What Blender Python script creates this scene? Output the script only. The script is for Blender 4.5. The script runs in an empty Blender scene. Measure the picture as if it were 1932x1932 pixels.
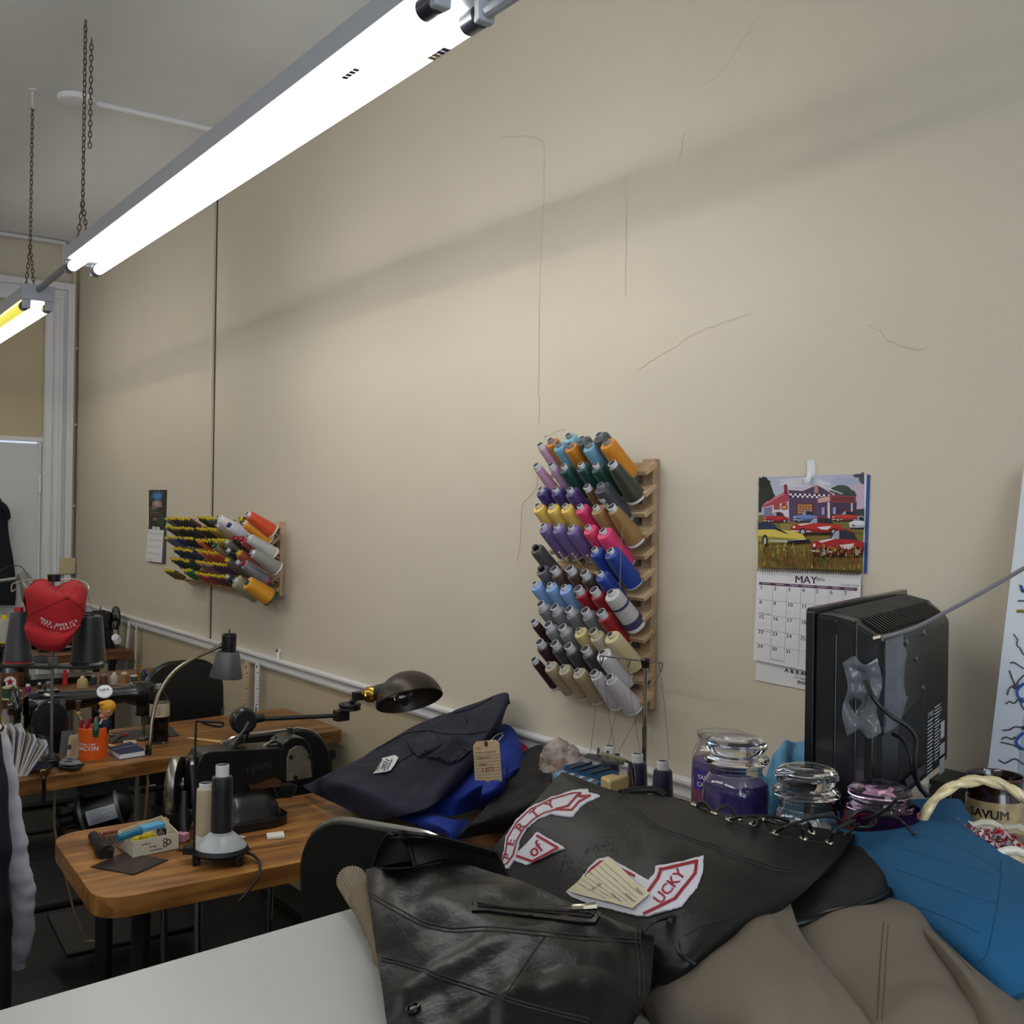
import bpy, bmesh, math, random
from mathutils import Vector, Matrix, noise, geometry
from mathutils.bvhtree import BVHTree
SC = bpy.context.scene
COL = SC.collection
R = math.radians
PI = math.pi
V = Vector

# ------------------------------------------------------------------ camera
EYE = V((0, 0, 1.6))
FPX = 2004.0
YAW = R(35.8)
FWD0 = V((-math.cos(YAW), math.sin(YAW), 0))
RGT0 = V((math.sin(YAW), math.cos(YAW), 0))
UP0 = V((0, 0, 1))
PITCH = math.atan(6 / FPX)
ROLL = 0.015
FWD = FWD0 * math.cos(PITCH) + UP0 * math.sin(PITCH)
UPp = UP0 * math.cos(PITCH) - FWD0 * math.sin(PITCH)
RGT = RGT0 * math.cos(ROLL) + UPp * math.sin(ROLL)
UPV = UPp * math.cos(ROLL) - RGT0 * math.sin(ROLL)
cam_data = bpy.data.cameras.new('camera')
cam_data.sensor_fit = 'HORIZONTAL'
cam_data.sensor_width = 36.0
cam_data.lens = 36.0 * FPX / 1932.0
cam_data.clip_start = 0.02
cam = bpy.data.objects.new('camera', cam_data)
cam.matrix_world = Matrix(((RGT.x, UPV.x, -FWD.x, EYE.x), (RGT.y, UPV.y, -FWD.y, EYE.y), (RGT.z, UPV.z, -FWD.z, EYE.z), (0, 0, 0, 1)))
COL.objects.link(cam)
SC.camera = cam


def ray(u, v):
    return FWD * FPX + RGT * (u - 966) - UPV * (v - 966)


def Pz(u, v, z):
    d = ray(u, v)
    return EYE + d * ((z - EYE.z) / d.z)


def Py(u, v, y):
    d = ray(u, v)
    return EYE + d * (y / d.y)


def Px(u, v, x):
    d = ray(u, v)
    return EYE + d * (x / d.x)


def Pd(u, v, dep):
    return EYE + ray(u, v) * (dep / FPX)


# ------------------------------------------------------------------ materials
MATS = {}


def s2l(c):
    return c / 12.92 if c <= 0.04045 else ((c + 0.055) / 1.055) ** 2.4


def hx(h):
    h = h.lstrip('#')
    return tuple(s2l(int(h[i:i + 2], 16) / 255) for i in (0, 2, 4)) + (1,)


def mat(key, col, rough=.5, metal=0, bump=0, bsc=120, var=0, vsc=6, spec=.5, coat=0, trans=0, ior=1.45, sheen=0,
        emit=0, stretch=None, bdist=.002, alpha=1):
    if key in MATS:
        return MATS[key]
    m = bpy.data.materials.new(key)
    m.use_nodes = True
    nt = m.node_tree
    b = nt.nodes['Principled BSDF']
    b.inputs['Base Color'].default_value = hx(col)
    b.inputs['Roughness'].default_value = rough
    b.inputs['Metallic'].default_value = metal
    b.inputs['Specular IOR Level'].default_value = spec
    b.inputs['Coat Weight'].default_value = coat
    b.inputs['Coat Roughness'].default_value = .1
    b.inputs['Transmission Weight'].default_value = trans
    b.inputs['IOR'].default_value = ior
    b.inputs['Alpha'].default_value = alpha
    if sheen:
        b.inputs['Sheen Weight'].default_value = sheen
    if emit:
        b.inputs['Emission Color'].default_value = hx(col)
        b.inputs['Emission Strength'].default_value = emit
    tc = mp = None
    if bump or var:
        tc = nt.nodes.new('ShaderNodeTexCoord')
        mp = nt.nodes.new('ShaderNodeMapping')
        nt.links.new(tc.outputs['Object'], mp.inputs['Vector'])
        if stretch:
            mp.inputs['Scale'].default_value = stretch
    if bump:
        n = nt.nodes.new('ShaderNodeTexNoise')
        n.inputs['Scale'].default_value = bsc
        n.inputs['Detail'].default_value = 4
        bp = nt.nodes.new('ShaderNodeBump')
        bp.inputs['Strength'].default_value = bump
        bp.inputs['Distance'].default_value = bdist
        nt.links.new(mp.outputs['Vector'], n.inputs['Vector'])
        nt.links.new(n.outputs['Fac'], bp.inputs['Height'])
        nt.links.new(bp.outputs['Normal'], b.inputs['Normal'])
    if var:
        n2 = nt.nodes.new('ShaderNodeTexNoise')
        n2.inputs['Scale'].default_value = vsc
        n2.inputs['Detail'].default_value = 5
        nt.links.new(mp.outputs['Vector'], n2.inputs['Vector'])
        cr_ = nt.nodes.new('ShaderNodeValToRGB')
        c = hx(col)
        cr_.color_ramp.elements[0].position = .3
        cr_.color_ramp.elements[1].position = .7
        cr_.color_ramp.elements[0].color = tuple(x * (1 - var) for x in c[:3]) + (1,)
        cr_.color_ramp.elements[1].color = tuple(min(1, x * (1 + var)) for x in c[:3]) + (1,)
        nt.links.new(n2.outputs['Fac'], cr_.inputs['Fac'])
        nt.links.new(cr_.outputs['Color'], b.inputs['Base Color'])
    MATS[key] = m
    return m


def wood(key, c1, c2, c3, axis=1, rough=.42, scale=1.0):
    """worn varnished wood: long grain along the given axis"""
    m = bpy.data.materials.new(key)
    m.use_nodes = True
    nt = m.node_tree
    b = nt.nodes['Principled BSDF']
    b.inputs['Roughness'].default_value = rough
    tc = nt.nodes.new('ShaderNodeTexCoord')
    mp = nt.nodes.new('ShaderNodeMapping')
    s = [22 * scale] * 3
    s[axis] = 1.6 * scale
    mp.inputs['Scale'].default_value = s
    nt.links.new(tc.outputs['Object'], mp.inputs['Vector'])
    n = nt.nodes.new('ShaderNodeTexNoise')
    n.inputs['Scale'].default_value = 1.6
    n.inputs['Detail'].default_value = 8
    n.inputs['Distortion'].default_value = .6
    nt.links.new(mp.outputs['Vector'], n.inputs['Vector'])
    cr_ = nt.nodes.new('ShaderNodeValToRGB')
    e = cr_.color_ramp.elements
    e[0].position = .3
    e[0].color = hx(c1)
    e[1].position = .72
    e[1].color = hx(c3)
    k = e.new(.5)
    k.color = hx(c2)
    nt.links.new(n.outputs['Fac'], cr_.inputs['Fac'])
    # wear blotches
    n2 = nt.nodes.new('ShaderNodeTexNoise')
    n2.inputs['Scale'].default_value = 7
    n2.inputs['Detail'].default_value = 6
    nt.links.new(tc.outputs['Object'], n2.inputs['Vector'])
    r2 = nt.nodes.new('ShaderNodeValToRGB')
    r2.color_ramp.elements[0].position = .35
    r2.color_ramp.elements[0].color = (.55, .5, .45, 1)
    r2.color_ramp.elements[1].position = .62
    r2.color_ramp.elements[1].color = (1, 1, 1, 1)
    nt.links.new(n2.outputs['Fac'], r2.inputs['Fac'])
    mx = nt.nodes.new('ShaderNodeMixRGB')
    mx.blend_type = 'MULTIPLY'
    mx.inputs['Fac'].default_value = .8
    nt.links.new(cr_.outputs['Color'], mx.inputs['Color1'])
    nt.links.new(r2.outputs['Color'], mx.inputs['Color2'])
    nt.links.new(mx.outputs['Color'], b.inputs['Base Color'])
    bp = nt.nodes.new('ShaderNodeBump')
    bp.inputs['Strength'].default_value = .25
    bp.inputs['Distance'].default_value = .001
    nt.links.new(n.outputs['Fac'], bp.inputs['Height'])
    nt.links.new(bp.outputs['Normal'], b.inputs['Normal'])
    MATS[key] = m
    return m


def thread_mat(col):
    key = 'thread_' + col
    if key in MATS:
        return MATS[key]
    m = mat(key, col, rough=.42, spec=.5, sheen=.15)
    nt = m.node_tree
    b = nt.nodes['Principled BSDF']
    tc = nt.nodes.new('ShaderNodeTexCoord')
    w = nt.nodes.new('ShaderNodeTexWave')
    w.bands_direction = 'Z'
    w.inputs['Scale'].default_value = 190
    w.inputs['Distortion'].default_value = 3.5
    w.inputs['Detail'].default_value = 2
    nt.links.new(tc.outputs['Object'], w.inputs['Vector'])
    bp = nt.nodes.new('ShaderNodeBump')
    bp.inputs['Strength'].default_value = .22
    bp.inputs['Distance'].default_value = .0008
    nt.links.new(w.outputs['Fac'], bp.inputs['Height'])
    nt.links.new(bp.outputs['Normal'], b.inputs['Normal'])
    return m


# ------------------------------------------------------------------ objects
WM = {}          # world matrix of each top-level Empty


def tag(o, label=None, cat=None, group=None, kind=None):
    if label:
        o['label'] = label
    if cat:
        o['category'] = cat
    if group:
        o['group'] = group
    if kind:
        o['kind'] = kind
    return o


def thing(name, label, cat, loc=(0, 0, 0), rz=0, group=None, M4=None):
    o = bpy.data.objects.new(name, None)
    o.empty_display_size = .05
    COL.objects.link(o)
    m = M4 if M4 is not None else Matrix.Translation(V(loc)) @ Matrix.Rotation(rz, 4, 'Z')
    o.matrix_world = m
    WM[o.name] = m
    return tag(o, label, cat, group)


def root_of(o):
    while o.parent is not None:
        o = o.parent
    return o


def axisM(a, b=None, roll=0):
    """matrix taking local z to direction a (b None) placed at origin"""
    z = V(a).normalized()
    q = z.to_track_quat('Z', 'Y')
    return q.to_matrix().to_4x4() @ Matrix.Rotation(roll, 4, 'Z')


class MB:
    def __init__(self):
        self.v = []
        self.f = []
        self.m = []
        self.mi = 0

    def add(self, vs, fs, T=None, mi=None):
        o = len(self.v)
        if T is not None:
            vs = [T @ V(p) for p in vs]
        self.v += [V(p) for p in vs]
        self.f += [tuple(i + o for i in f) for f in fs]
        self.m += [self.mi if mi is None else mi] * len(fs)
        return self

    def box(self, c, s, rot=None, T=None):
        x, y, z = s[0] / 2, s[1] / 2, s[2] / 2
        vs = [V((i * x, j * y, k * z)) for i in (-1, 1) for j in (-1, 1) for k in (-1, 1)]
        if rot is not None:
            vs = [rot @ p for p in vs]
        vs = [p + V(c) for p in vs]
        fs = [(0, 1, 3, 2), (4, 6, 7, 5), (0, 4, 5, 1), (2, 3, 7, 6), (0, 2, 6, 4), (1, 5, 7, 3)]
        return self.add(vs, fs, T)

    def lathe(self, prof, seg=24, T=None, sx=1, sy=1, close=False):
        """prof: list of (r, z); poles closed when r==0"""
        vs, fs, rings = [], [], []
        for r, z in prof:
            if r < 1e-7:
                rings.append([len(vs)])
                vs.append((0, 0, z))
            else:
                rings.append(list(range(len(vs), len(vs) + seg)))
                vs += [(r * math.cos(2 * PI * i / seg) * sx, r * math.sin(2 * PI * i / seg) * sy, z) for i in range(seg)]
        pairs = list(zip(rings, rings[1:]))
        if close:
            pairs.append((rings[-1], rings[0]))
        for a, b in pairs:
            for i in range(seg):
                j = (i + 1) % seg
                if len(a) == 1 and len(b) == 1:
                    continue
                if len(a) == 1:
                    fs.append((a[0], b[j], b[i]))
                elif len(b) == 1:
                    fs.append((a[i], a[j], b[0]))
                else:
                    fs.append((a[i], a[j], b[j], b[i]))
        return self.add(vs, fs, T)

    def cyl(self, a, b, r, seg=16, r2=None):
        a, b = V(a), V(b)
        d = b - a
        L = d.length
        r2 = r if r2 is None else r2
        return self.lathe([(0, 0), (r, 0), (r2, L), (0, L)], seg, Matrix.Translation(a) @ axisM(d))

    def tube(self, pts, r, seg=8, smooth=0, cap=True, closed=False):
        pts = [V(p) for p in pts]
        if smooth:
            pts = spline(pts, smooth)
        n = len(pts)
        rr = r if isinstance(r, (list, tuple)) else [r] * n
        if len(rr) != n:
            rr = [rr[min(len(rr) - 1, int(i * len(rr) / n))] for i in range(n)]
        vs, fs = [], []
        t0 = (pts[1] - pts[0]).normalized()
        up = V((0, 0, 1)) if abs(t0.z) < .9 else V((1, 0, 0))
        nx = t0.cross(up).normalized()
        for i, p in enumerate(pts):
            if closed:
                t = pts[(i + 1) % n] - pts[i - 1]
            else:
                t = pts[min(i + 1, n - 1)] - pts[max(i - 1, 0)]
            t = t.normalized() if t.length > 1e-9 else t0
            nx = (nx - t * nx.dot(t))
            nx = nx.normalized() if nx.length > 1e-6 else t.orthogonal().normalized()
            ny = t.cross(nx)
            vs += [p + (nx * math.cos(2 * PI * k / seg) + ny * math.sin(2 * PI * k / seg)) * rr[i] for k in range(seg)]
        for i in range(n if closed else n - 1):
            a, b = i * seg, ((i + 1) % n) * seg
            for k in range(seg):
                l = (k + 1) % seg
                fs.append((a + k, a + l, b + l, b + k))
        if cap and not closed:
            fs.append(tuple(range(seg))[::-1])
            fs.append(tuple((n - 1) * seg + k for k in range(seg)))
        return self.add(vs, fs)

    def sphere(self, c, r, seg=20, rings=12, s=(1, 1, 1), rot=None):
        prof = [(r * math.sin(PI * i / rings), -r * math.cos(PI * i / rings)) for i in range(rings + 1)]
        prof[0] = (0, -r)
        prof[-1] = (0, r)
        T = Matrix.Translation(V(c))
        if rot is not None:
            T = T @ rot.to_4x4()
        T = T @ Matrix.Diagonal((s[0], s[1], s[2], 1))
        return self.lathe(prof, seg, T)

    def prism(self, poly, off, T=None):
        """poly: list of 3-D points (planar); extruded by vector off"""
        poly = [V(p) for p in poly]
        off = V(off)
        n = len(poly)
        tri = geometry.tessellate_polygon([poly])
        vs = poly + [p + off for p in poly]
        nrm = V((0, 0, 0))
        for i in range(n):
            nrm += poly[i].cross(poly[(i + 1) % n])
        flip = nrm.dot(off) > 0
        fs = []
        for t in tri:
            a = t if (poly[t[1]] - poly[t[0]]).cross(poly[t[2]] - poly[t[0]]).dot(off) < 0 else t[::-1]
            fs.append(tuple(a))
            fs.append(tuple(i + n for i in a[::-1]))
        for i in range(n):
            j = (i + 1) % n
            q = (i, j, j + n, i + n)
            fs.append(q if flip else q[::-1])
        return self.add(vs, fs, T)

    def loft(self, rings, cap=True):
        """rings: lists of equal length of 3-D points"""
        vs, fs = [], []
        s = len(rings[0])
        for r_ in rings:
            vs += [V(p) for p in r_]
        for i in range(len(rings) - 1):
            a, b = i * s, (i + 1) * s
            for k in range(s):
                l = (k + 1) % s
                fs.append((a + k, a + l, b + l, b + k))
        if cap:
            fs.append(tuple(range(s))[::-1])
            fs.append(tuple((len(rings) - 1) * s + k for k in range(s)))
        return self.add(vs, fs)

    def text(self, s, size, o, ex, ey, bold=0.0, align='CENTER', off=0.0, sx=1.0, mi=None, shear=0, fn=None):
        vs, fs = text2d(s, size, bold, align, shear)
        if fn:
            pts = [fn(p[0] * sx, p[1]) for p in vs]
        else:
            o, ex, ey = V(o), V(ex).normalized(), V(ey).normalized()
            n = ex.cross(ey).normalized()
            pts = [o + ex * (p[0] * sx) + ey * p[1] + n * off for p in vs]
        return self.add(pts, fs, mi=mi)

    def build(self, name, mats, parent=None, world=False, smooth=True, bevel=0, bseg=2, angle=35, solid=0, sub=0, label=None):
        me = bpy.data.meshes.new(name)
        vs = self.v
        if world and parent is not None:
            inv = WM[root_of(parent).name].inverted()
            vs = [inv @ p for p in vs]
        me.from_pydata([tuple(p) for p in vs], [], self.f)
        ms = mats if isinstance(mats, (list, tuple)) else [mats]
        for m_ in ms:
            me.materials.append(m_)
        if len(ms) > 1:
            me.polygons.foreach_set('material_index', self.m)
        bm = bmesh.new()
        bm.from_mesh(me)
        bmesh.ops.remove_doubles(bm, verts=bm.verts, dist=1e-6)
        bmesh.ops.recalc_face_normals(bm, faces=bm.faces)
        bm.to_mesh(me)
        bm.free()
        if smooth:
            me.polygons.foreach_set('use_smooth', [True] * len(me.polygons))
            try:
                me.set_sharp_from_angle(angle=R(angle))
            except Exception:
                pass
        o = bpy.data.objects.new(name, me)
        COL.objects.link(o)
        if parent is not None:
            o.parent = parent
        if solid:
            md = o.modifiers.new('solid', 'SOLIDIFY')
            md.thickness = solid
            md.offset = -1
        if sub:
            md = o.modifiers.new('sub', 'SUBSURF')
            md.levels = sub
            md.render_levels = sub
        if bevel:
            md = o.modifiers.new('bevel', 'BEVEL')
            md.width = bevel
            md.segments = bseg
            md.limit_method = 'ANGLE'
            md.angle_limit = R(40)
        if label:
            o['label'] = label
        return o


TXT = {}


def text2d(s, size, bold=0.0, align='CENTER', shear=0):
    key = (s, bold, align, shear)
    if key not in TXT:
        cu = bpy.data.curves.new('txt', 'FONT')
        cu.body = s
        cu.size = 1.0
        cu.align_x = align
        cu.align_y = 'CENTER'
        cu.shear = shear
        cu.resolution_u = 2
        cu.fill_mode = 'FRONT'
        o = bpy.data.objects.new('txt', cu)
        COL.objects.link(o)
        dg = bpy.context.evaluated_depsgraph_get()
        me = bpy.data.meshes.new_from_object(o.evaluated_get(dg))
        TXT[key] = ([tuple(v_.co) for v_ in me.vertices], [tuple(p.vertices) for p in me.polygons])
        bpy.data.objects.remove(o)
        bpy.data.curves.remove(cu)
        bpy.data.meshes.remove(me)
    vs, fs = TXT[key]
    out = [(p[0] * size, p[1] * size) for p in vs]
    if bold:
        n = len(out)
        w = .045 * size
        out = [(x - w / 2, y) for x, y in out] + [(x + w / 2, y) for x, y in out]
        fs = list(fs) + [tuple(i + n for i in f) for f in fs]
    return out, fs


def cr4(a, b, c, d, t):
    return (b * 2 + (c - a) * t + (a * 2 - b * 5 + c * 4 - d) * t * t + (b * 3 - a - c * 3 + d) * t * t * t) * .5


def spline(pts, k):
    """Catmull-Rom through the points, k steps per span"""
    pts = [V(p) for p in pts]
    out = []
    n = len(pts)
    for i in range(n - 1):
        a = pts[i - 1] if i > 0 else pts[0] * 2 - pts[1]
        d = pts[i + 2] if i + 2 < n else pts[-1] * 2 - pts[-2]
        for j in range(k):
            out.append(cr4(a, pts[i], pts[i + 1], d, j / k))
    out.append(pts[-1])
    return out


def rrect(w, h, r, seg=5):
    """rounded rectangle outline, centred, in 2-D"""
    out = []
    for cx, cy, a0 in ((w / 2 - r, h / 2 - r, 0), (-w / 2 + r, h / 2 - r, 90), (-w / 2 + r, -h / 2 + r, 180), (w / 2 - r, -h / 2 + r, 270)):
        for i in range(seg + 1):
            a = R(a0 + 90 * i / seg)
            out.append((cx + r * math.cos(a), cy + r * math.sin(a)))
    return out


# cloth -----------------------------------------------------------------
class Cloth:
    """a draped sheet through a grid of control points, with wrinkles"""

    def __init__(self, ctrl, nu=48, nv=48, amp=.004, sc=14, seed=0, folds=(), fine=0, face=None):
        rows = [spline(r_, max(1, nu // (len(r_) - 1))) for r_ in ctrl]
        cols = list(zip(*rows))
        g = [spline(list(c), max(1, nv // (len(c) - 1))) for c in cols]      # g[i][j]: i along u, j along v
        self.nu, self.nv = len(g), len(g[0])
        self.face = face
        nrm = self.normals(g)
        out = []
        for i in range(self.nu):
            r_ = []
            for j in range(self.nv):
                p = g[i][j]
                q = p * sc + V((seed * 7.3, seed * 3.1, seed))
                h = amp * (noise.noise(q * .6) + .45 * noise.noise(q * 1.3 + V((3, 1, seed))))
                for (dv, fr, fa, ph) in folds:
                    w = noise.noise(p * 3.2 + V((ph, seed, 0)))
                    k_ = .5 + .5 * noise.noise(p * 7 + V((seed, ph, 2)))
                    s_ = math.sin((p.dot(V(dv)) * fr + w * 1.5) * 2 * PI + ph)
                    h += fa * 1.6 * k_ * max(0, 1 - (1 - s_) * .8) ** 1.5
                ed = min(i / (self.nu - 1), 1 - i / (self.nu - 1), j / (self.nv - 1), 1 - j / (self.nv - 1)) / .10
                h *= .15 + .85 * min(1, ed) ** .8
                if fine:
                    h += fine * noise.noise(p * 70 + V((seed, 0, 0)))
                r_.append(p + nrm[i][j] * h)
            out.append(r_)
        self.g = out
        self.n = self.normals(out)

    def normals(self, g):
        nu, nv = len(g), len(g[0])
        out = []
        for i in range(nu):
            r_ = []
            for j in range(nv):
                a = g[min(i + 1, nu - 1)][j] - g[max(i - 1, 0)][j]
                b = g[i][min(j + 1, nv - 1)] - g[i][max(j - 1, 0)]
                n = a.cross(b)
                n = n.normalized() if n.length > 1e-12 else V((0, 0, 1))
                r_.append(n)
            out.append(r_)
        mid = [(i, j) for i in range(2, nu - 2, 3) for j in range(2, nv - 2, 3)]
        if self.face is None:
            self.face = 1 if sum(out[i][j].dot((EYE - g[i][j]).normalized() + V((0, 0, .3))) for i, j in mid) >= 0 else -1
        return [[n * self.face for n in r_] for r_ in out]

    def mesh(self):
        vs = [p for r_ in self.g for p in r_]
        fs = [(i * self.nv + j, (i + 1) * self.nv + j, (i + 1) * self.nv + j + 1, i * self.nv + j + 1)
              for i in range(self.nu - 1) for j in range(self.nv - 1)]
        return vs, fs

    def bvh(self):
        vs, fs = self.mesh()
        return BVHTree.FromPolygons(vs, fs)

    def mb(self, thick=.003):
        """closed shell: top, underside, rim"""
        m = MB()
        vs, fs = self.mesh()
        n = len(vs)
        nn = [q for r_ in self.n for q in r_]
        m.add(vs + [p - q * thick for p, q in zip(vs, nn)], fs + [tuple(i + n for i in f[::-1]) for f in fs])
        b = [(i, 0) for i in range(self.nu)] + [(self.nu - 1, j) for j in range(1, self.nv)] + \
            [(i, self.nv - 1) for i in range(self.nu - 2, -1, -1)] + [(0, j) for j in range(self.nv - 2, 0, -1)]
        ids = [i * self.nv + j for i, j in b]
        m.add([], [])
        for k in range(len(ids)):
            a, c = ids[k], ids[(k + 1) % len(ids)]
            m.f.append((a, c, c + n, a + n))
            m.m.append(0)
        return m


def split_tris(tris, mx):
    out = []
    st = list(tris)
    while st:
        a, b, c = st.pop()
        L = [((b[0] - a[0]) ** 2 + (b[1] - a[1]) ** 2, 0), ((c[0] - b[0]) ** 2 + (c[1] - b[1]) ** 2, 1), ((a[0] - c[0]) ** 2 + (a[1] - c[1]) ** 2, 2)]
        m_, k = max(L)
        if m_ <= mx * mx:
            out.append((a, b, c))
            continue
        if k == 1:
            a, b, c = b, c, a
        elif k == 2:
            a, b, c = c, a, b
        h = ((a[0] + b[0]) / 2, (a[1] + b[1]) / 2)
        st += [(a, h, c), (h, b, c)]
    return out


def hit(bvh, u, v, off):
    d = ray(u, v).normalized()
    loc, n, i, dist = bvh.ray_cast(EYE, d)
    if loc is None:
        loc, n, i, dist = bvh.find_nearest(EYE + d * 1.5)
        # nearest point to the ray in the neighbourhood
        for k in range(6):
            q = EYE + d * (loc - EYE).dot(d)
            loc, n, i, dist = bvh.find_nearest(q)
    if n.dot(d) > 0:
        n = -n
    return loc + n * off, n


def drape_tris(mb, tris, bvh, off, thick=0, mx=9, mi=None):
    for t in split_tris(tris, mx):
        ps = [hit(bvh, p[0], p[1], off)[0] for p in t]
        mb.add(ps, [(0, 1, 2)], mi=mi)


def drape_poly(mb, poly, bvh, off, mx=9, mi=None):
    """polygon given in photo pixels, laid onto a cloth surface"""
    tri = geometry.tessellate_polygon([[V((p[0], p[1], 0)) for p in poly]])
    drape_tris(mb, [tuple(poly[i] for i in t) for t in tri], bvh, off, mx=mx, mi=mi)


def drape_text(mb, s, size, bvh, off, o, ex, ey, bold=.0, mi=None, sx=1, mx=6):
    vs, fs = text2d(s, size, bold)
    P = [(o[0] + ex[0] * p[0] * sx + ey[0] * p[1], o[1] + ex[1] * p[0] * sx + ey[1] * p[1]) for p in vs]
    tris = []
    for f in fs:
        for k in range(1, len(f) - 1):
            tris.append((P[f[0]], P[f[k]], P[f[k + 1]]))
    drape_tris(mb, tris, bvh, off, mx=mx, mi=mi)


def drape_line(mb, pts, bvh, off, r, k=6, seg=6):
    p3 = spline([V((p[0], p[1], 0)) for p in pts], k)
    mb.tube([hit(bvh, p.x, p.y, off)[0] for p in p3], r, seg)


def dpatch(mb, poly, bvh, off, edge=.0015, mx=9, mi=None):
    """patch with a little thickness: top plus a skirt at the outline"""
    drape_poly(mb, poly, bvh, off, mx, mi)
    n = len(poly)
    pts = []
    for i in range(n):
        a, b = poly[i], poly[(i + 1) % n]
        L = math.hypot(b[0] - a[0], b[1] - a[1])
        k = max(1, int(L / mx))
        pts += [(a[0] + (b[0] - a[0]) * j / k, a[1] + (b[1] - a[1]) * j / k) for j in range(k)]
    top = [hit(bvh, p[0], p[1], off)[0] for p in pts]
    bot = [hit(bvh, p[0], p[1], off - edge)[0] for p in pts]
    m = len(pts)
    mb.add(top + bot, [(i, (i + 1) % m, (i + 1) % m + m, i + m) for i in range(m)], mi=mi)


ORD = ['', 'first', 'second', 'third', 'fourth', 'fifth', 'sixth', 'seventh', 'eighth', 'ninth', 'tenth', 'eleventh', 'twelfth', 'thirteenth', 'fourteenth']
# ------------------------------------------------------------------ the room
WY = 1.92          # the long wall
EX = -8.05         # the far end wall
CZ = 3.51          # ceiling
FX = 3.4           # street end
BY = -3.6          # wall behind the camera
RAIL = .895        # underside of chair rail


def paint(key, col, b=.15):
    m = mat(key, col, rough=.55, bump=b, bsc=35, var=.035, vsc=1.3, bdist=.004, spec=.3)
    return m


W_TAN = paint('tan_wall_paint', 'c8bfaf')
W_LOW = paint('lower_wall_paint', 'b2a68d')
W_CEIL = mat('ceiling_paint', 'eff1f3', rough=.7, bump=.12, bsc=25, var=.03, vsc=2, spec=.2, bdist=.004)
WHITE = mat('white_gloss_paint', 'd9d9dc', rough=.4, bump=.06, bsc=60)
DOORW = mat('white_door_paint', 'cfd0d2', rough=.45, bump=.04, bsc=40)
FLOORM = mat('dark_floor', '1f1c1b', rough=.6, var=.3, vsc=5, bump=.2, bsc=30)
DARKLINE = mat('dark_gap', '4a3a2c', rough=.8)


def struct(name, mb, m, **k):
    o = mb.build(name, m, **k)
    o['kind'] = 'structure'
    return o


struct('floor', MB().box(((EX + FX) / 2, (WY + BY) / 2, -.05), (FX - EX + .4, WY - BY + .4, .1)), FLOORM)
struct('ceiling', MB().box(((EX + FX) / 2, (WY + BY) / 2, CZ + .05), (FX - EX + .4, WY - BY + .4, .1)), W_CEIL)
wall_r = struct('wall_right', MB().box(((EX + FX) / 2, WY + .1, (RAIL + .03 + CZ) / 2), (FX - EX + .4, .2, CZ - RAIL - .03)), W_TAN)
struct('wall_right_lower', MB().box(((EX + FX) / 2, WY + .1, (RAIL + .03) / 2), (FX - EX + .4, .2, RAIL + .03)), W_LOW)
struct('wall_left', MB().box(((EX + FX) / 2, BY - .1, CZ / 2), (FX - EX + .4, .2, CZ)), W_TAN)
# end wall with the door opening
DY1 = 1.70         # right edge of door opening
DY0 = .62
TOPZ = 3.05
e = MB()
e.box((EX - .1, (DY1 + WY) / 2, CZ / 2), (.2, WY - DY1, CZ))
e.box((EX - .1, (BY + DY0) / 2, CZ / 2), (.2, DY0 - BY, CZ))
e.box((EX - .1, (DY0 + DY1) / 2, (TOPZ + CZ) / 2), (.2, DY1 - DY0, CZ - TOPZ))
struct('wall_end', e, W_TAN)
# street end: shop window opening
e = MB()
e.box((FX + .1, (BY + WY) / 2, .35), (.2, WY - BY, .7))
e.box((FX + .1, (BY + WY) / 2, (2.9 + CZ) / 2), (.2, WY - BY, CZ - 2.9))
e.box((FX + .1, WY - .1, 1.8), (.2, .2, 2.2))
e.box((FX + .1, BY + .15, 1.8), (.2, .3, 2.2))
struct('wall_front', e, W_TAN)
e = MB()
for yy in (-3.2, -1.5, .2, 1.7):
    e.box((FX + .05, yy, 1.8), (.08, .06, 2.2))
for zz in (.73, 2.87):
    e.box((FX + .05, (BY + WY) / 2, zz), (.08, 5.0, .06))
struct('window_1', e, WHITE)

# chair rail: moulded strip along the long wall
pr = [(0, 0), (-.014, .002), (-.018, .012), (-.018, .034), (-.026, .040), (-.030, .047), (-.030, .054), (0, .056)]
e = MB()
e.prism([V((EX + .0, WY + a, RAIL + b)) for a, b in pr], (FX - EX, 0, 0))
struct('trim_1', e, WHITE, smooth=False)
# door casing: fluted flat with raised back band
e = MB()
x0 = EX


def casing(y0, y1, z0, z1, d):
    e.box((x0 + d / 2, (y0 + y1) / 2, (z0 + z1) / 2), (d, abs(y1 - y0), z1 - z0))


casing(DY1, 1.84, 0, 3.198, .025)
casing(DY1 + .005, DY1 + .05, 0, 3.06, .04)
casing(1.795, 1.815, 0, 3.12, .05)
casing(1.84, 1.885, 0, 3.20, .07)
struct('trim_2', e, WHITE)
e = MB()
casing(DY0 - .2, 1.84, TOPZ, 3.20, .0245)
casing(DY0 - .2, DY1 + .005, TOPZ + .005, TOPZ + .05, .0395)
casing(DY0 - .2, 1.795, 3.09, 3.11, .0495)
casing(DY0 - .2, 1.84, 3.155, 3.20, .0695)
struct('trim_7', e, WHITE)
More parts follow.
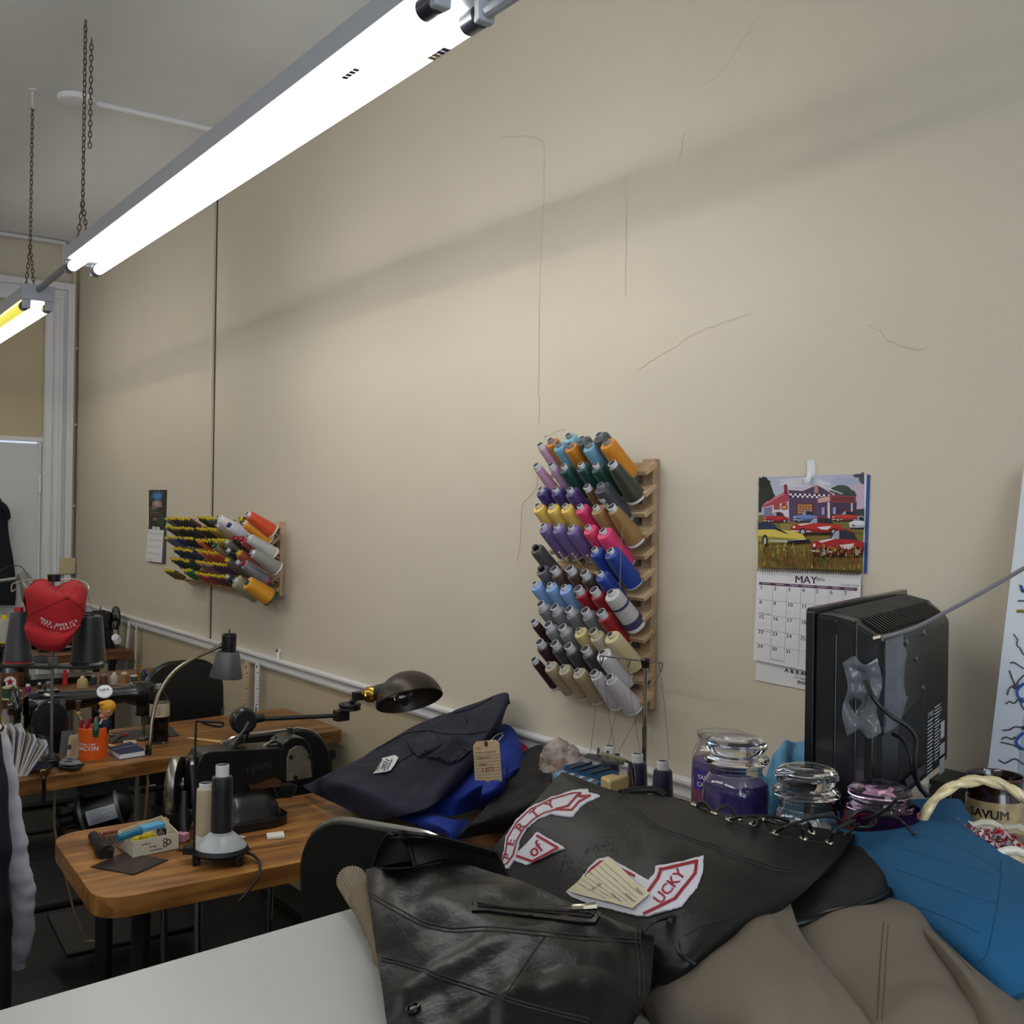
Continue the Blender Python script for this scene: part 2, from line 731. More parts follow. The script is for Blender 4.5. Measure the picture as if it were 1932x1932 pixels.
# transom panel over the door
struct('trim_3', MB().box((EX - .06, (DY0 + DY1) / 2, (2.10 + TOPZ) / 2), (.03, DY1 - DY0, TOPZ - 2.10)), paint('transom_paint', 'bfb294'))
struct('trim_4', MB().box((EX - .03, (DY0 + DY1) / 2, 2.085), (.06, DY1 - DY0, .03)), WHITE)
d = struct('door_1', MB().box((EX - .05, (DY0 + DY1 - .01) / 2, 1.03), (.04, DY1 - DY0 - .014, 2.05)), DOORW, bevel=.003)
for zz in (1.78, .3):
    h = MB()
    h.cyl((EX - .015, DY1 - .012, zz - .06), (EX - .015, DY1 - .012, zz + .06), .011, 10)
    h.cyl((EX - .015, DY1 - .012, zz - .07), (EX - .015, DY1 - .012, zz - .06), .015, 10)
    h.build('hinge', WHITE, d)
# batten over the wall seam with its dark gap, and the corner pipe with its junction box
sx_ = -5.27
e = MB()
e.box((sx_, WY - .008, (RAIL + .05 + CZ) / 2), (.022, .016, CZ - RAIL - .05))
struct('trim_5', e, W_TAN, bevel=.004)
struct('trim_6', MB().box((sx_ + .016, WY - .0015, (RAIL + .05 + CZ) / 2), (.008, .003, CZ - RAIL - .05)), DARKLINE)
TANP = mat('tan_pipe_paint', 'c2b38f', rough=.45, bump=.08, bsc=50)
t = thing('wall_conduit', 'tan painted vertical pipe running down the far room corner to a box', 'pipe', (EX + .035, WY - .05, 1.2))
e = MB()
e.cyl((EX + .035, WY - .03, 1.24), (EX + .035, WY - .03, 3.40), .016)
e.build('pipe', TANP, t, world=True)
e = MB()
e.tube([(EX + .035, WY - .03, 3.38), (EX + .035, WY - .04, 3.45), (EX + .035, WY - .10, CZ - .022), (EX + .035, WY - .3, CZ - .02), (EX + .035, BY + .1, CZ - .02)], .016, 10, 4)
e.build('upper_pipe', WHITE, t, world=True)
for zz in (1.62, 2.2, 2.75):
    MB().box((EX + .03, WY - .03, zz), (.045, .05, .022)).build('clamp', TANP, t, world=True, bevel=.004)
MB().box((EX + .05, WY - .055, 1.19), (.07, .105, .12)).build('junction_box', TANP, t, world=True, bevel=.012, bseg=3)
e = MB()
e.cyl((EX + .05, WY - .055, 1.03), (EX + .05, WY - .055, 1.13), .012)
e.build('lower_pipe', mat('black_iron', '24211f', rough=.5), t, world=True)

# ceiling box with surface conduit
bx = Pz(145, 182, CZ)
t = thing('ceiling_conduit', 'white painted round ceiling box with a conduit leading to the wall', 'conduit', (bx.x, bx.y, CZ))
e = MB()
e.lathe([(0, 0), (.075, 0), (.085, -.006), (.085, -.03), (.07, -.036), (0, -.036)], 32, Matrix.Translation(V((bx.x, bx.y, CZ))))
e.build('box', W_CEIL, t, world=True)
e = MB()
e.tube([(bx.x, bx.y + .07, CZ - .012), (bx.x + .01, WY - .02, CZ - .012)], .013, 10)
e.build('pipe', W_CEIL, t, world=True)

# hairline cracks in the plaster
CRK = mat('plaster_crack', 'a99e88', rough=.8)


def crack(pts, w=.0011, seed=0):
    rnd = random.Random(seed)
    p = [Py(u, v, WY - .0006) for u, v in pts]
    p = spline(p, 8)
    p = [q + V((rnd.uniform(-.004, .004), 0, rnd.uniform(-.003, .003))) for q in p]
    m = MB()
    for a, b in zip(p, p[1:]):
        s = (b - a).cross(V((0, 1, 0))).normalized() * w
        m.add([a - s, b - s, b + s, a + s], [(0, 1, 2, 3)])
    return m


for i, pts in enumerate([[(945, 258), (985, 258), (1015, 263), (1027, 280), (1024, 400), (1017, 560), (1016, 680), (1018, 800)],
                         [(1180, 330), (1182, 420), (1181, 560)], [(1420, 590), (1360, 610), (1310, 630), (1265, 660), (1200, 700)],
                         [(1440, 20), (1405, 70), (1365, 130), (1330, 160)], [(1640, 610), (1690, 650), (1740, 660)], [(1290, 250), (1283, 300)]]):
    k = crack(pts, .0006 if i else .0010, i)
    k.build('crack', CRK, wall_r)
# old plug and nail holes in the wall
t = thing('wall_hook', 'small white bent nail plate stuck in the wall above the chair rail', 'hook', Py(530, 1240, WY))
e = MB()
a, b = Py(530, 1228, WY), Py(531, 1252, WY)
e.tube([a + V((0, .0, 0)), a + V((0, -.012, .0)), b + V((0, -.012, 0)), b], .006, 8, 3)
e.build('plate', WHITE, t, world=True)
e = MB()
e.sphere(a + V((0, -.018, .002)), .006)
e.build('nail_head', mat('rust_metal', '5a4636', rough=.6, metal=.6), t, world=True)
# ------------------------------------------------------------------ fluorescent lamps
TUBE = mat('lit_tube', 'fffdf2', emit=0)
TUBE.node_tree.nodes['Principled BSDF'].inputs['Emission Color'].default_value = (1, .98, .92, 1)
TUBE.node_tree.nodes['Principled BSDF'].inputs['Emission Strength'].default_value = 17
TUBEY = mat('dim_yellow_tube', 'e6dc5a', rough=.2, emit=.9)
HOUS = mat('lamp_housing', 'a4a9b2', rough=.35, bump=.03, bsc=40)
SOCK = mat('lamp_socket', '2c2f3d', rough=.3, coat=.4)
CHN = mat('chain_metal', '6b5a48', rough=.45, metal=.8)
GREYC = mat('grey_conduit', '8b8e93', rough=.4, metal=.5)


def chain_mb(pts, link=.021, r=.0022):
    m = MB()
    path = []
    for a, b in zip(pts, pts[1:]):
        a, b = V(a), V(b)
        n = max(1, int((b - a).length / link))
        d = (b - a) / n
        for i in range(n):
            path.append((a + d * (i + .5), d.normalized()))
    for k, (c, d) in enumerate(path):
        T = Matrix.Translation(c) @ axisM(d, roll=(k % 2) * PI / 2 + .35)
        ring = []
        for i in range(10):
            an = 2 * PI * i / 10
            ring.append(T @ V((.0062 * math.cos(an), 0, .0138 * math.sin(an))))
        m.tube(ring, r, 5, closed=True)
    return m


def lamp(xl, xr, y, zt, label, mats, group=None, chains=(), detail=True):
    """twin 8-ft strip: zt is the tube axis height"""
    t = thing('fluorescent_lamp', label, 'ceiling lamp', ((xl + xr) / 2, y, zt), 0, group)
    cx, L = (xl + xr) / 2, xr - xl
    e = MB()
    zb = zt + .026
    prof = [(-.062, zb), (.062, zb), (.066, zb + .004), (.058, zb + .062), (-.058, zb + .062), (-.066, zb + .004)]
    e.prism([V((xl, y + a, b)) for a, b in prof], (L, 0, 0))
    e.build('housing', HOUS, t, world=True, smooth=False)
    for k, dy in enumerate((-.047, .047)):
        e = MB()
        e.lathe([(0, 0), (.012, 0), (.019, .012), (.019, L - .1), (.012, L - .088), (0, L - .088)], 16,
                Matrix.Translation(V((xl + .044, y + dy, zt))) @ axisM((1, 0, 0)))
        e.build('tube', mats[k], t, world=True)
    for s, xx in ((1, xl), (-1, xr)):
        for dy in (-.047, .047):
            MB().cyl((xx + s * .02, y + dy, zt), (xx + s * .066, y + dy, zt), .0215, 20).build('tube_cap', SOCK, t, world=True, bevel=.003)
            MB().box((xx + s * .010, y + dy, zt + .008), (.022, .034, .052)).build('lamp_holder', HOUS, t, world=True, bevel=.004)
        MB().box((xx - s * .004, y, zb + .03), (.008, .136, .070)).build('end_plate', HOUS, t, world=True, bevel=.004)
    for (xc, pts, extra) in chains:
        m = chain_mb(pts)
        for q in extra:
            k = chain_mb(q)
            m.add(k.v, k.f)
        m.build('chain', CHN, t, world=True)
    return t


LZ = 1.6 + .915
LYC = 1.035
HZ = LZ + .026 + .06
xa = -3.93


def hang(xc, yc, apex):
    top = (xc, yc, CZ - .03)
    return [(xc, yc, apex), top], [[(xc, yc, apex), (xc - .09, yc, HZ)], [(xc, yc, apex), (xc + .09, yc, HZ)]]


ch1 = Py(156, 380, LYC)
p, ex = hang(ch1.x, LYC, ch1.z)
ex.append([(ch1.x + .012, LYC + .02, CZ - .1), (ch1.x + .012, LYC + .02, CZ - .52)])
p2, ex2 = hang(-1.75, LYC, ch1.z)
L1 = lamp(-4.29, -1.60, LYC, LZ, 'long lit twin tube lamp hanging in front of the tan wall', (TUBE, TUBE), 'twin tube ceiling lamps',
          [(0, p, ex), (0, p2, ex2)])
ch2 = Py(57, 462, LYC)
LYC2 = LYC
p, ex = hang(ch2.x, LYC2, ch2.z)
p2, ex2 = hang(-7.4, LYC2, ch2.z)
p[1] = (p[1][0], p[1][1], CZ - .075)
L2 = lamp(-7.55, -5.04, LYC2, LZ - .02, 'far twin tube lamp at left with one yellow tube, beyond the long lamp', (TUBEY, TUBE), 'twin tube ceiling lamps',
          [(0, p, ex), (0, p2, ex2)])
# the ceiling hook of the second chain
hk = MB()
hk.lathe([(0, 0), (.02, 0), (.018, -.006), (.006, -.01), (.005, -.07), (.008, -.085), (0, -.09)], 14, Matrix.Translation(V((p[1][0], LYC2, CZ))))
hk.build('ceiling_hook', WHITE, L2, world=True)
# conduit between the lamps, and the one leaving the near end
e = MB()
e.tube([(-5.035, LYC2, LZ + .05), (-4.7, LYC, LZ + .058), (-4.29, LYC, LZ + .06)], .014, 10)
e.build('conduit', GREYC, L2, world=True)
e = MB()
e.tube([(-1.61, LYC + .047, LZ), (-1.06, LYC + .05, LZ)], .013, 10)
e.build('conduit', HOUS, L1, world=True)
# maker's print on the near tubes
e = MB()
for i in range(4):
    e.box((-1.98 + i * .016, LYC - .047, LZ - .0194), (.012, .012, .0016))
e.build('maker_print', mat('print_ink', '3a3350', rough=.6), L1, world=True)
e = MB()
for i in range(7):
    e.mi = 0 if i < 4 else 1
    e.box((-1.79 + .0 + (i % 4) * .016, LYC + .047 - .0005, LZ - .0194 + .0), (.013, .016, .0016))
e.build('maker_print', [mat('print_ink', '3a3350', rough=.6), mat('print_gold', 'b99a3e', rough=.6)], L1, world=True)
# the other row of lamps behind the camera, and an unseen lamp toward the street
for i, (xl, xr) in enumerate(((-7.0, -4.55), (-4.2, -1.75), (-1.4, 1.05))):
    lamp(xl, xr, -1.35, LZ + .31, ['far', 'middle', 'near'][i] + ' twin tube lamp of the second row behind the camera', (TUBE, TUBE), 'second row of lamps',
         [(0, [(x_, -1.35, HZ + .3), (x_, -1.35, CZ - .01)], []) for x_ in (xl + .3, xr - .3)])
lamp(.6, 3.0, LYC, LZ, 'unseen twin tube lamp ahead of the first row, toward the street window', (TUBE, TUBE), 'twin tube ceiling lamps')  # unseen lamp, set far along so the right wall stays dimmer

# daylight through the street window
ad = bpy.data.lights.new('daylight', 'AREA')
ad.shape = 'RECTANGLE'
ad.size = 4.6
ad.size_y = 2.1
ad.energy = 135
ad.color = (.78, .89, 1)
ao = bpy.data.objects.new('daylight', ad)
ao.location = (FX - .02, -.8, 1.8)
ao.rotation_euler = (0, R(90), 0)
COL.objects.link(ao)
w = bpy.data.worlds.new('World')
SC.world = w
w.use_nodes = True
w.node_tree.nodes['Background'].inputs['Color'].default_value = (.75, .85, 1, 1)
w.node_tree.nodes['Background'].inputs['Strength'].default_value = .9
SC.view_settings.view_transform = 'Standard'
SC.view_settings.look = 'None'
SC.view_settings.gamma = 1
SC.view_settings.use_curve_mapping = False
SC.view_settings.exposure = 0
# ------------------------------------------------------------------ thread racks on the wall
PINE = wood('pine_rack', 'a98a6a', 'c2a482', 'd3b898', axis=2, rough=.55)
PINEX = wood('pine_slat', 'a98a6a', 'c2a482', 'd3b898', axis=0, rough=.55)
PLW = mat('white_plastic', 'd8d8dc', rough=.35)
PLG = mat('grey_plastic', '8f8f98', rough=.35)
PLK = mat('black_plastic', '0c0c0d', rough=.35)
PLIV = mat('ivory_plastic', 'ddd3b0', rough=.4)
PLY = mat('yellow_plastic', 'e3c418', rough=.4)
PLR = mat('red_plastic', 'b3202c', rough=.4)
PLBL = mat('blue_plastic', '1c2f86', rough=.4)
PLGN = mat('green_plastic', '1f5a34', rough=.4)
CORE = {'w': PLW, 'g': PLG, 'k': PLK, 'i': PLIV, 'y': PLY, 'r': PLR, 'b': PLBL, 'n': PLGN}
MESH = {}


def spool_meshes(kind, rb, rt, L, rc, hc, foot):
    """thread package on a tube: (thread mesh, core mesh); base at z=0"""
    if kind in MESH:
        return MESH[kind]
    sh = min(.006, (rt - rc) * .8)
    m = MB()
    m.lathe([(rc * .9, foot), (rb - .002, foot), (rb, foot + .003)] + [(rb + (rt - rb) * i / 6, foot + .004 + (L - foot - sh - .004) * i / 6) for i in range(7)] +
            [(rt - sh * .3, L - sh * .3), (rt - sh, L), (rc * .9, L - .001)], 24)
    a = m.build('thread', PLW).data
    bpy.data.objects.remove(bpy.data.objects[-1] if False else [o for o in bpy.data.objects if o.data == a][0])
    m = MB()
    rr = rb if foot < .004 else rb + .0005
    m.lathe([(0, 0), (rr, 0), (rr, foot), (rc, foot + .001), (rc, L + hc - .001), (rc - .0008, L + hc), (rc - .0018, L + hc)], 20)
    m.lathe([(rc - .0018, L + hc), (rc - .0024, L + hc - .003), (rc - .0030, L + hc - .06), (0, L + hc - .061)], 20)
    m.m = [1 if i >= len(m.f) - 60 else 0 for i in range(len(m.f))]
    b = m.build('core', [PLW, mat('tube_inside_shade', '6e6c6e', rough=.7)]).data  # darker grey paints the shade inside the hollow tube
    bpy.data.objects.remove([o for o in bpy.data.objects if o.data == b][0])
    MESH[kind] = (a, b)
    return MESH[kind]


def put_spool(meshes, M4, label, col, core, group, name='thread_cone', cat='thread spool', parts=True):
    t = thing(name, label, cat, M4=M4, group=group)
    for me, nm, m_ in ((meshes[0], 'thread', thread_mat(col)), (meshes[1], 'core', CORE[core])):
        o = bpy.data.objects.new(nm, me)
        COL.objects.link(o)
        o.parent = t
        o.material_slots[0].link = 'OBJECT'
        o.material_slots[0].material = m_
    return t


def tiltM(p, t):
    return Matrix.Translation(p) @ Matrix.Rotation(PI / 2 - t, 4, 'X')


# --- near rack (right) ------------------------------------------------
TIL = R(45)
GY = WY - .05
rk = thing('thread_rack', 'pine wall rack of slats full of large thread cones, right of centre', 'thread rack', Py(1100, 1330, WY - .02))
xr_ = Py(1215, 1100, WY - .03).x
xl_ = Py(1058, 1100, WY - .03).x
zs = [Py(1213, v, WY - .05).z for v in (884, 925, 963, 1003, 1043, 1083, 1121, 1161, 1200, 1240, 1279, 1319)]
ztop, zbot = Py(1215, 866, WY - .02).z, Py(1207, 1335, WY - .02).z
for xx in (xr_, (xl_ + xr_) / 2 - .03, xl_ + .04):
    MB().box((xx, WY - .012, (ztop + zbot) / 2), (.042, .022, ztop - zbot)).build('upright', PINE, rk, world=True, bevel=.002)
for z in zs:
    e = MB()
    e.box(((xl_ + xr_) / 2 + .008, WY - .040, z), (xr_ - xl_ + .05, .046, .014), rot=Matrix.Rotation(R(45) - PI / 4 * .25, 3, 'X'))
    e.build('slat', PINEX, rk, world=True, bevel=.002)
STEEL = mat('steel', '9a9a9c', rough=.3, metal=1)
for (u, v) in ((1199, 948), (1208, 1140), (1227, 1286)):
    MB().sphere(Py(u, v, WY - .025), .004, 10, 8).build('screw', STEEL, rk, world=True)


def C1(x, y):
    return 960 + x * .16563, 790 + y * .16563


def C2(x, y):
    return 960 + x * .16563, 1050 + y * .16563


KD = {
    'std': (.0225, .0205, .105, .0088, .010, .002),
    'fat': (.0270, .0230, .112, .0098, .009, .002),
    'cone': (.0270, .0165, .112, .0118, .012, .006),
    'slim': (.0165, .0125, .105, .0105, .013, .008),
    'wrap': (.0275, .0235, .118, .0105, .010, .010),
    'cap': (.0225, .0205, .102, .0125, .018, .002),
}
ROWS = [
    ('topmost', C1, [(465, 235, 'amber', 'c0792a', 'std', 'g'), (670, 180, 'pale blue', '7fb0c4', 'std', 'g'), (825, 215, 'grey green', '3d4440', 'std', 'g'), (1020, 175, 'grey green', '3d4440', 'fat', 'g')]),
    ('second', C1, [(350, 290, 'soft pink', 'c79ab5', 'slim', 'w'), (550, 280, 'pale blue', '6f9fba', 'std', 'g'), (680, 290, 'amber', 'bf7516', 'std', 'g'), (890, 285, 'pale blue', '6f9fba', 'std', 'g'), (1100, 250, 'amber', 'c87f16', 'fat', 'g')]),
    ('third', C1, [(305, 525, 'soft pink', 'c493b5', 'slim', 'w'), (475, 520, 'lilac pink', 'b997b8', 'slim', 'w'), (620, 535, 'dark teal', '0e3d36', 'std', 'w'), (815, 515, 'dark teal', '0e3d36', 'std', 'w'), (985, 520, 'dark teal', '0e3d36', 'std', 'w'), (1170, 500, 'olive', '35392a', 'cone', 'w')]),
    ('fourth', C1, [(355, 795, 'deep purple', '2f1f66', 'std', 'w'), (525, 795, 'deep purple', '2f1f66', 'std', 'w'), (690, 800, 'film wrapped purple', '44306b', 'std', 'w'), (885, 770, 'bronze', '6d4f30', 'slim', 'w'), (1035, 750, 'labelled slate', '3c3c42', 'wrap', 'g')]),
    ('fifth', C1, [(320, 980, 'yellow', 'd8b457', 'std', 'i'), (480, 985, 'yellow', 'd8b457', 'std', 'i'), (635, 985, 'yellow', 'd8b457', 'std', 'i'), (805, 990, 'hot pink', 'cc2c60', 'std', 'w'), (985, 1000, 'tan', '9c7648', 'std', 'w'), (1165, 1000, 'tan', '94703f', 'cone', 'w')]),
    ('sixth', C1, [(385, 1210, 'violet', '6b598f', 'std', 'w'), (540, 1215, 'violet', '6b598f', 'std', 'w'), (705, 1230, 'violet', '6b598f', 'std', 'w'), (895, 1225, 'hot pink', 'd63a6a', 'std', 'w'), (1065, 1270, 'hot pink', 'd6356a', 'fat', 'w')]),
    ('seventh', C1, [(290, 1450, 'charcoal', '4b4648', 'std', 'k'), (970, 1480, 'royal blue', '12368f', 'std', 'w'), (1150, 1495, 'royal blue', '12368f', 'fat', 'w')]),
    ('eighth', C1, [(355, 1690, 'charcoal', '55525a', 'std', 'k'), (510, 1705, 'dark brown', '46342c', 'cap', 'w'), (690, 1700, 'dark brown', '46342c', 'cap', 'w'), (855, 1750, 'dark brown', '3d2e29', 'cap', 'w'), (1035, 1755, 'royal blue', '12368f', 'std', 'w')]),
    ('ninth', C2, [(290, 300, 'sky blue', '7b9fd0', 'std', 'w'), (460, 315, 'sky blue', '7b9fd0', 'std', 'w'), (620, 340, 'sky blue', '7b9fd0', 'std', 'w'), (785, 360, 'crimson', '8f0f1e', 'cap', 'w'), (965, 375, 'crimson', '8f0f1e', 'cap', 'w'), (1155, 400, 'big silver grey', 'b9b6b5', 'wrap', 'w')]),
    ('tenth', C2, [(355, 535, 'mid grey', '74767c', 'cap', 'w'), (515, 570, 'mid grey', '74767c', 'cap', 'w'), (680, 595, 'mid grey', '6c6e74', 'cap', 'w'), (865, 610, 'mid grey', '6c6e74', 'cap', 'w'), (1045, 625, 'crimson', '8f0f1e', 'cap', 'w')]),
    ('eleventh', C2, [(275, 735, 'maroon', '2f1019', 'slim', 'w'), (440, 770, 'mid grey', '77797c', 'cap', 'w'), (605, 800, 'mid grey', '77797c', 'cap', 'w'), (790, 830, 'pale straw', 'c2b27c', 'std', 'i'), (955, 845, 'cream', 'b9af9a', 'cap', 'i'), (1150, 885, 'wide straw', 'c4b78e', 'fat', 'i')]),
    ('twelfth', C2, [(345, 970, 'maroon', '2f1019', 'cap', 'w'), (515, 985, 'slate', '3a3b44', 'cap', 'w'), (675, 1015, 'slate', '3a3b44', 'cap', 'w'), (865, 1045, 'slate', '3a3b44', 'cap', 'w'), (1060, 1085, 'white', 'c9c6cb', 'fat', 'w')]),
    ('bottom', C2, [(280, 1170, 'maroon', '33101a', 'slim', 'w'), (450, 1220, 'beige', 'a8977a', 'std', 'w'), (610, 1255, 'beige', 'a8977a', 'std', 'w'), (775, 1295, 'beige', 'a8977a', 'std', 'w'), (965, 1320, 'white', 'c4c0c8', 'cone', 'w'), (1140, 1370, 'white', 'c4c0c8', 'cone', 'w')]),
]
TOPC = {'std': 'spool', 'fat': 'wide spool', 'cone': 'cone', 'slim': 'slim cone', 'wrap': 'wrapped cone', 'cap': 'spool with tall white tube end'}
DIRN = V((0, -math.cos(TIL), math.sin(TIL)))
LABELM = mat('paper_label', 'd8d8da', rough=.6)
LABELR = mat('red_label', 'a23a2c', rough=.6)
INK = mat('black_ink', '111114', rough=.7)
FILM = mat('clear_film', 'ffffff', rough=.08, trans=1, ior=1.05, spec=.8)
for ri, (rn, cf, items) in enumerate(ROWS):
    for ci, (x, y, cn, hexc, kind, core) in enumerate(items):
        u, v = cf(x, y)
        rb, rt, L, rc, hc, foot = KD[kind]
        tot = L + hc
        yb = WY - .058 if ri else WY - .045
        head = Py(u, v, yb - math.cos(TIL) * tot)
        base = head - DIRN * tot
        side = 'counting from the left'
        t = put_spool(spool_meshes('n' + kind, rb, rt, L, rc, hc, foot), tiltM(base, TIL),
                      f'{cn} thread {TOPC[kind].split(" with")[0]}, {ORD[ci + 1]} from left in {rn} row of right rack', hexc, core, 'thread cones on the right wall rack')
        MB().cyl(base - DIRN * .012, base + DIRN * (L - .05), .0032, 8).build('peg', PINE, rk, world=True)
        if cn == 'labelled slate':
            e = MB()
            for k, (z0, z1, mi) in enumerate(((.068, .100, 0), (.048, .068, 1), (.030, .048, 0))):
                rr = rb + (rt - rb) * .5 + .0022
                vs = []
                for i in range(9):
                    an = R(-150 + 90 * i / 8)
                    for z in (z0, z1):
                        r_ = rb + (rt - rb) * (z - foot) / (L - foot) + .0012
                        vs.append((r_ * math.cos(an), r_ * math.sin(an), z))
                e.add(vs, [(2 * i, 2 * i + 2, 2 * i + 3, 2 * i + 1) for i in range(8)], mi=mi)
            e.build('paper_label', [LABELM, LABELR], t)
            e = MB()
            e.text('BLACK', .014, (0, 0, 0), (1, 0, 0), (0, 0, 1), bold=.02,
                   fn=lambda a, b: V(((.0263) * math.cos(R(-100) + a / .026), .0263 * math.sin(R(-100) + a / .026), .085 + b)))
            e.build('lettering', INK, t)
        if cn.startswith('big silver'):
            e = MB()
            e.lathe([(rb + .0006, foot + .001), (rb + .0012, foot + .022), (rb + .0004, foot + .023)], 28)
            e.lathe([(.0258, .078), (.0256, .086)], 28)
            e.build('paper_label', [mat('violet_band', '3c3a62', rough=.5)], t)
pegs2 = [(570, 1520), (720, 1535), (890, 1555)]
for x, y in pegs2:
    u, v = C1(x, y)
    head = Py(u, v, WY - .058 - .707 * .085)
    MB().cyl(head, head - DIRN * .1, .0032, 8).build('peg', PINE, rk, world=True)
# loose thread ends trailing over the rack
LTH = mat('loose_thread', '8d8577', rough=.6)


def C1p(x, y, yy):
    u, v = C1(x, y)
    return Py(u, v, yy)


for pts, yy in (([(1310, 1190), (1280, 1400), (1275, 1600), (1270, 1800), (1268, 1960)], 1.78), ([(480, 1180), (470, 1260), (430, 1340), (415, 1400)], 1.78),
                ([(770, 1540), (765, 1600), (720, 1640)], 1.80), ([(885, 1550), (880, 1620), (878, 1690)], 1.80), ([(430, 180), (400, 215), (450, 200), (560, 140), (640, 130)], 1.86),
                ([(330, 640), (310, 800), (200, 920), (150, 1010), (130, 1400), (95, 1620)], 1.912)):
    MB().tube([C1p(a, b, yy) for a, b in pts], .0007, 5, 5).build('loose_thread', LTH, rk, world=True)

# --- far rack (left) --------------------------------------------------
TIL2 = R(33)
D2 = V((0, -math.cos(TIL2), math.sin(TIL2)))


def C3(x, y):
    return 250 + x * .16046, 900 + y * .16046


rk2 = thing('thread_rack', 'pine wall rack crowded with small yellow capped spools, far left wall', 'thread rack', Py(430, 1110, WY - .02))
x1 = Py(523, 1050, WY - .03).x
x0_ = Py(352, 1050, WY - .03).x
zz1 = [C3(1660, y) for y in (600, 745, 905, 1035, 1190, 1345)]
zs2 = [Py(u, v, WY - .05).z for u, v in zz1]
zt2, zb2 = Py(*C3(1690, 520), WY - .02).z, Py(*C3(1690, 1395), WY - .02).z
for xx in (x1 - .01, (x0_ + x1) / 2, x0_ + .03):
    MB().box((xx, WY - .012, (zt2 + zb2) / 2), (.05, .022, zt2 - zb2)).build('upright', PINE, rk2, world=True, bevel=.002)
for z in zs2:
    e = MB()
    e.box(((x0_ + x1) / 2, WY - .042, z), (x1 - x0_ + .03, .05, .016), rot=Matrix.Rotation(R(33), 3, 'X'))
    e.build('slat', PINEX, rk2, world=True, bevel=.002)
KS = (.0125, .0115, .070, .0056, .014, .003)
SM = spool_meshes('small', *KS)
KB = {'bigcone': (.040, .032, .125, .012, .012, .006), 'bcone': (.033, .022, .13, .012, .012, .006), 'lean': (.030, .018, .13, .010, .013, .006)}
SMALL = [
    ('top', 475, [(380, 640, 9)], [('greige', '746c60')] * 2 + [('dark taupe', '3a3431')] * 7),
    ('top', 470, [(760, 965, 7)], [('bottle green', '28321f')] * 3 + [('steel grey', '5a5f63')] * 4),
    ('second', 590, [(385, 685, 10)], [('grey brown', '4a4038')] * 4 + [('dark umber', '2e2420')] * 6),
    ('second', 605, [(755, 985, 8)], [('black brown', '231c1b')] * 4 + [('mustard', '8a7a25')] * 4),
    ('third', 705, [(380, 455, 3), (495, 545, 2), (600, 680, 4)], [('mid grey', '66656b')] * 3 + [('navy', '1a2a6b')] * 2 + [('black', '131318')] * 4),
    ('third', 735, [(745, 770, 2), (820, 890, 3), (935, 1090, 6)], [('bright orange', 'd9662a')] * 2 + [('espresso', '3a2822')] * 3 + [('straw', 'a9953f')] * 6),
    ('fourth', 842, [(470, 670, 8)], [('teal navy', '18324a')] * 8),
    ('fourth', 870, [(750, 965, 9)], [('salmon', 'c9764f')] * 2 + [('rust orange', 'b4502a')] * 7),
    ('fifth', 962, [(440, 630, 7)], [('forest green', '1a3320')] * 7),
    ('fifth', 1005, [(745, 1080, 11)], [('mauve', '8a6476')] * 5 + [('plum', '4a2a45')] * 6),
    ('bottom', 1085, [(370, 455, 4), (590, 660, 4)], [('dark ochre', '5d4a26')] * 4 + [('emerald', '1f6a3a')] * 4),
    ('bottom', 1145, [(735, 1075, 12)], [('red', 'a03034')] * 5 + [('wine', '571a28')] * 7),
]
cnt = {}
for rn, yy, segs, cols in SMALL:
    k = 0
    rnd = random.Random(yy)
    for (xa_, xb_, n) in segs:
        for i in range(n):
            xx = xa_ + (xb_ - xa_) * (i / (n - 1) if n > 1 else 0)
            slope = {'top': 0, 'second': .03, 'third': .05, 'fourth': .12, 'fifth': .12, 'bottom': .12}[rn]
            if yy in (735, 870, 1005, 1145):
                pass
            u, v = C3(xx, yy + (xx - (xa_ + xb_) / 2) * slope + rnd.uniform(-9, 9))
            tot = KS[2] + KS[4]
            head = Py(u, v, WY - .12 - math.cos(TIL2) * tot)
            base = head - D2 * tot
            cnt[rn] = cnt.get(rn, 0) + 1
            cn, hc_ = cols[min(k, len(cols) - 1)]
            k += 1
            put_spool(SM, tiltM(base, TIL2), f'small {cn} spool with yellow cap, {["", "1st", "2nd", "3rd"][cnt[rn]] if cnt[rn] < 4 else ("21st" if cnt[rn] == 21 else "22nd" if cnt[rn] == 22 else str(cnt[rn]) + "th")} from left in {rn} row of left rack',
                      hc_, 'y', 'small spools on the left wall rack', name='thread_spool')
            if k % 3 == 0:
                MB().cyl(base - D2 * .075, base + D2 * .01, .003, 6).build('peg', PINE, rk2, world=True)
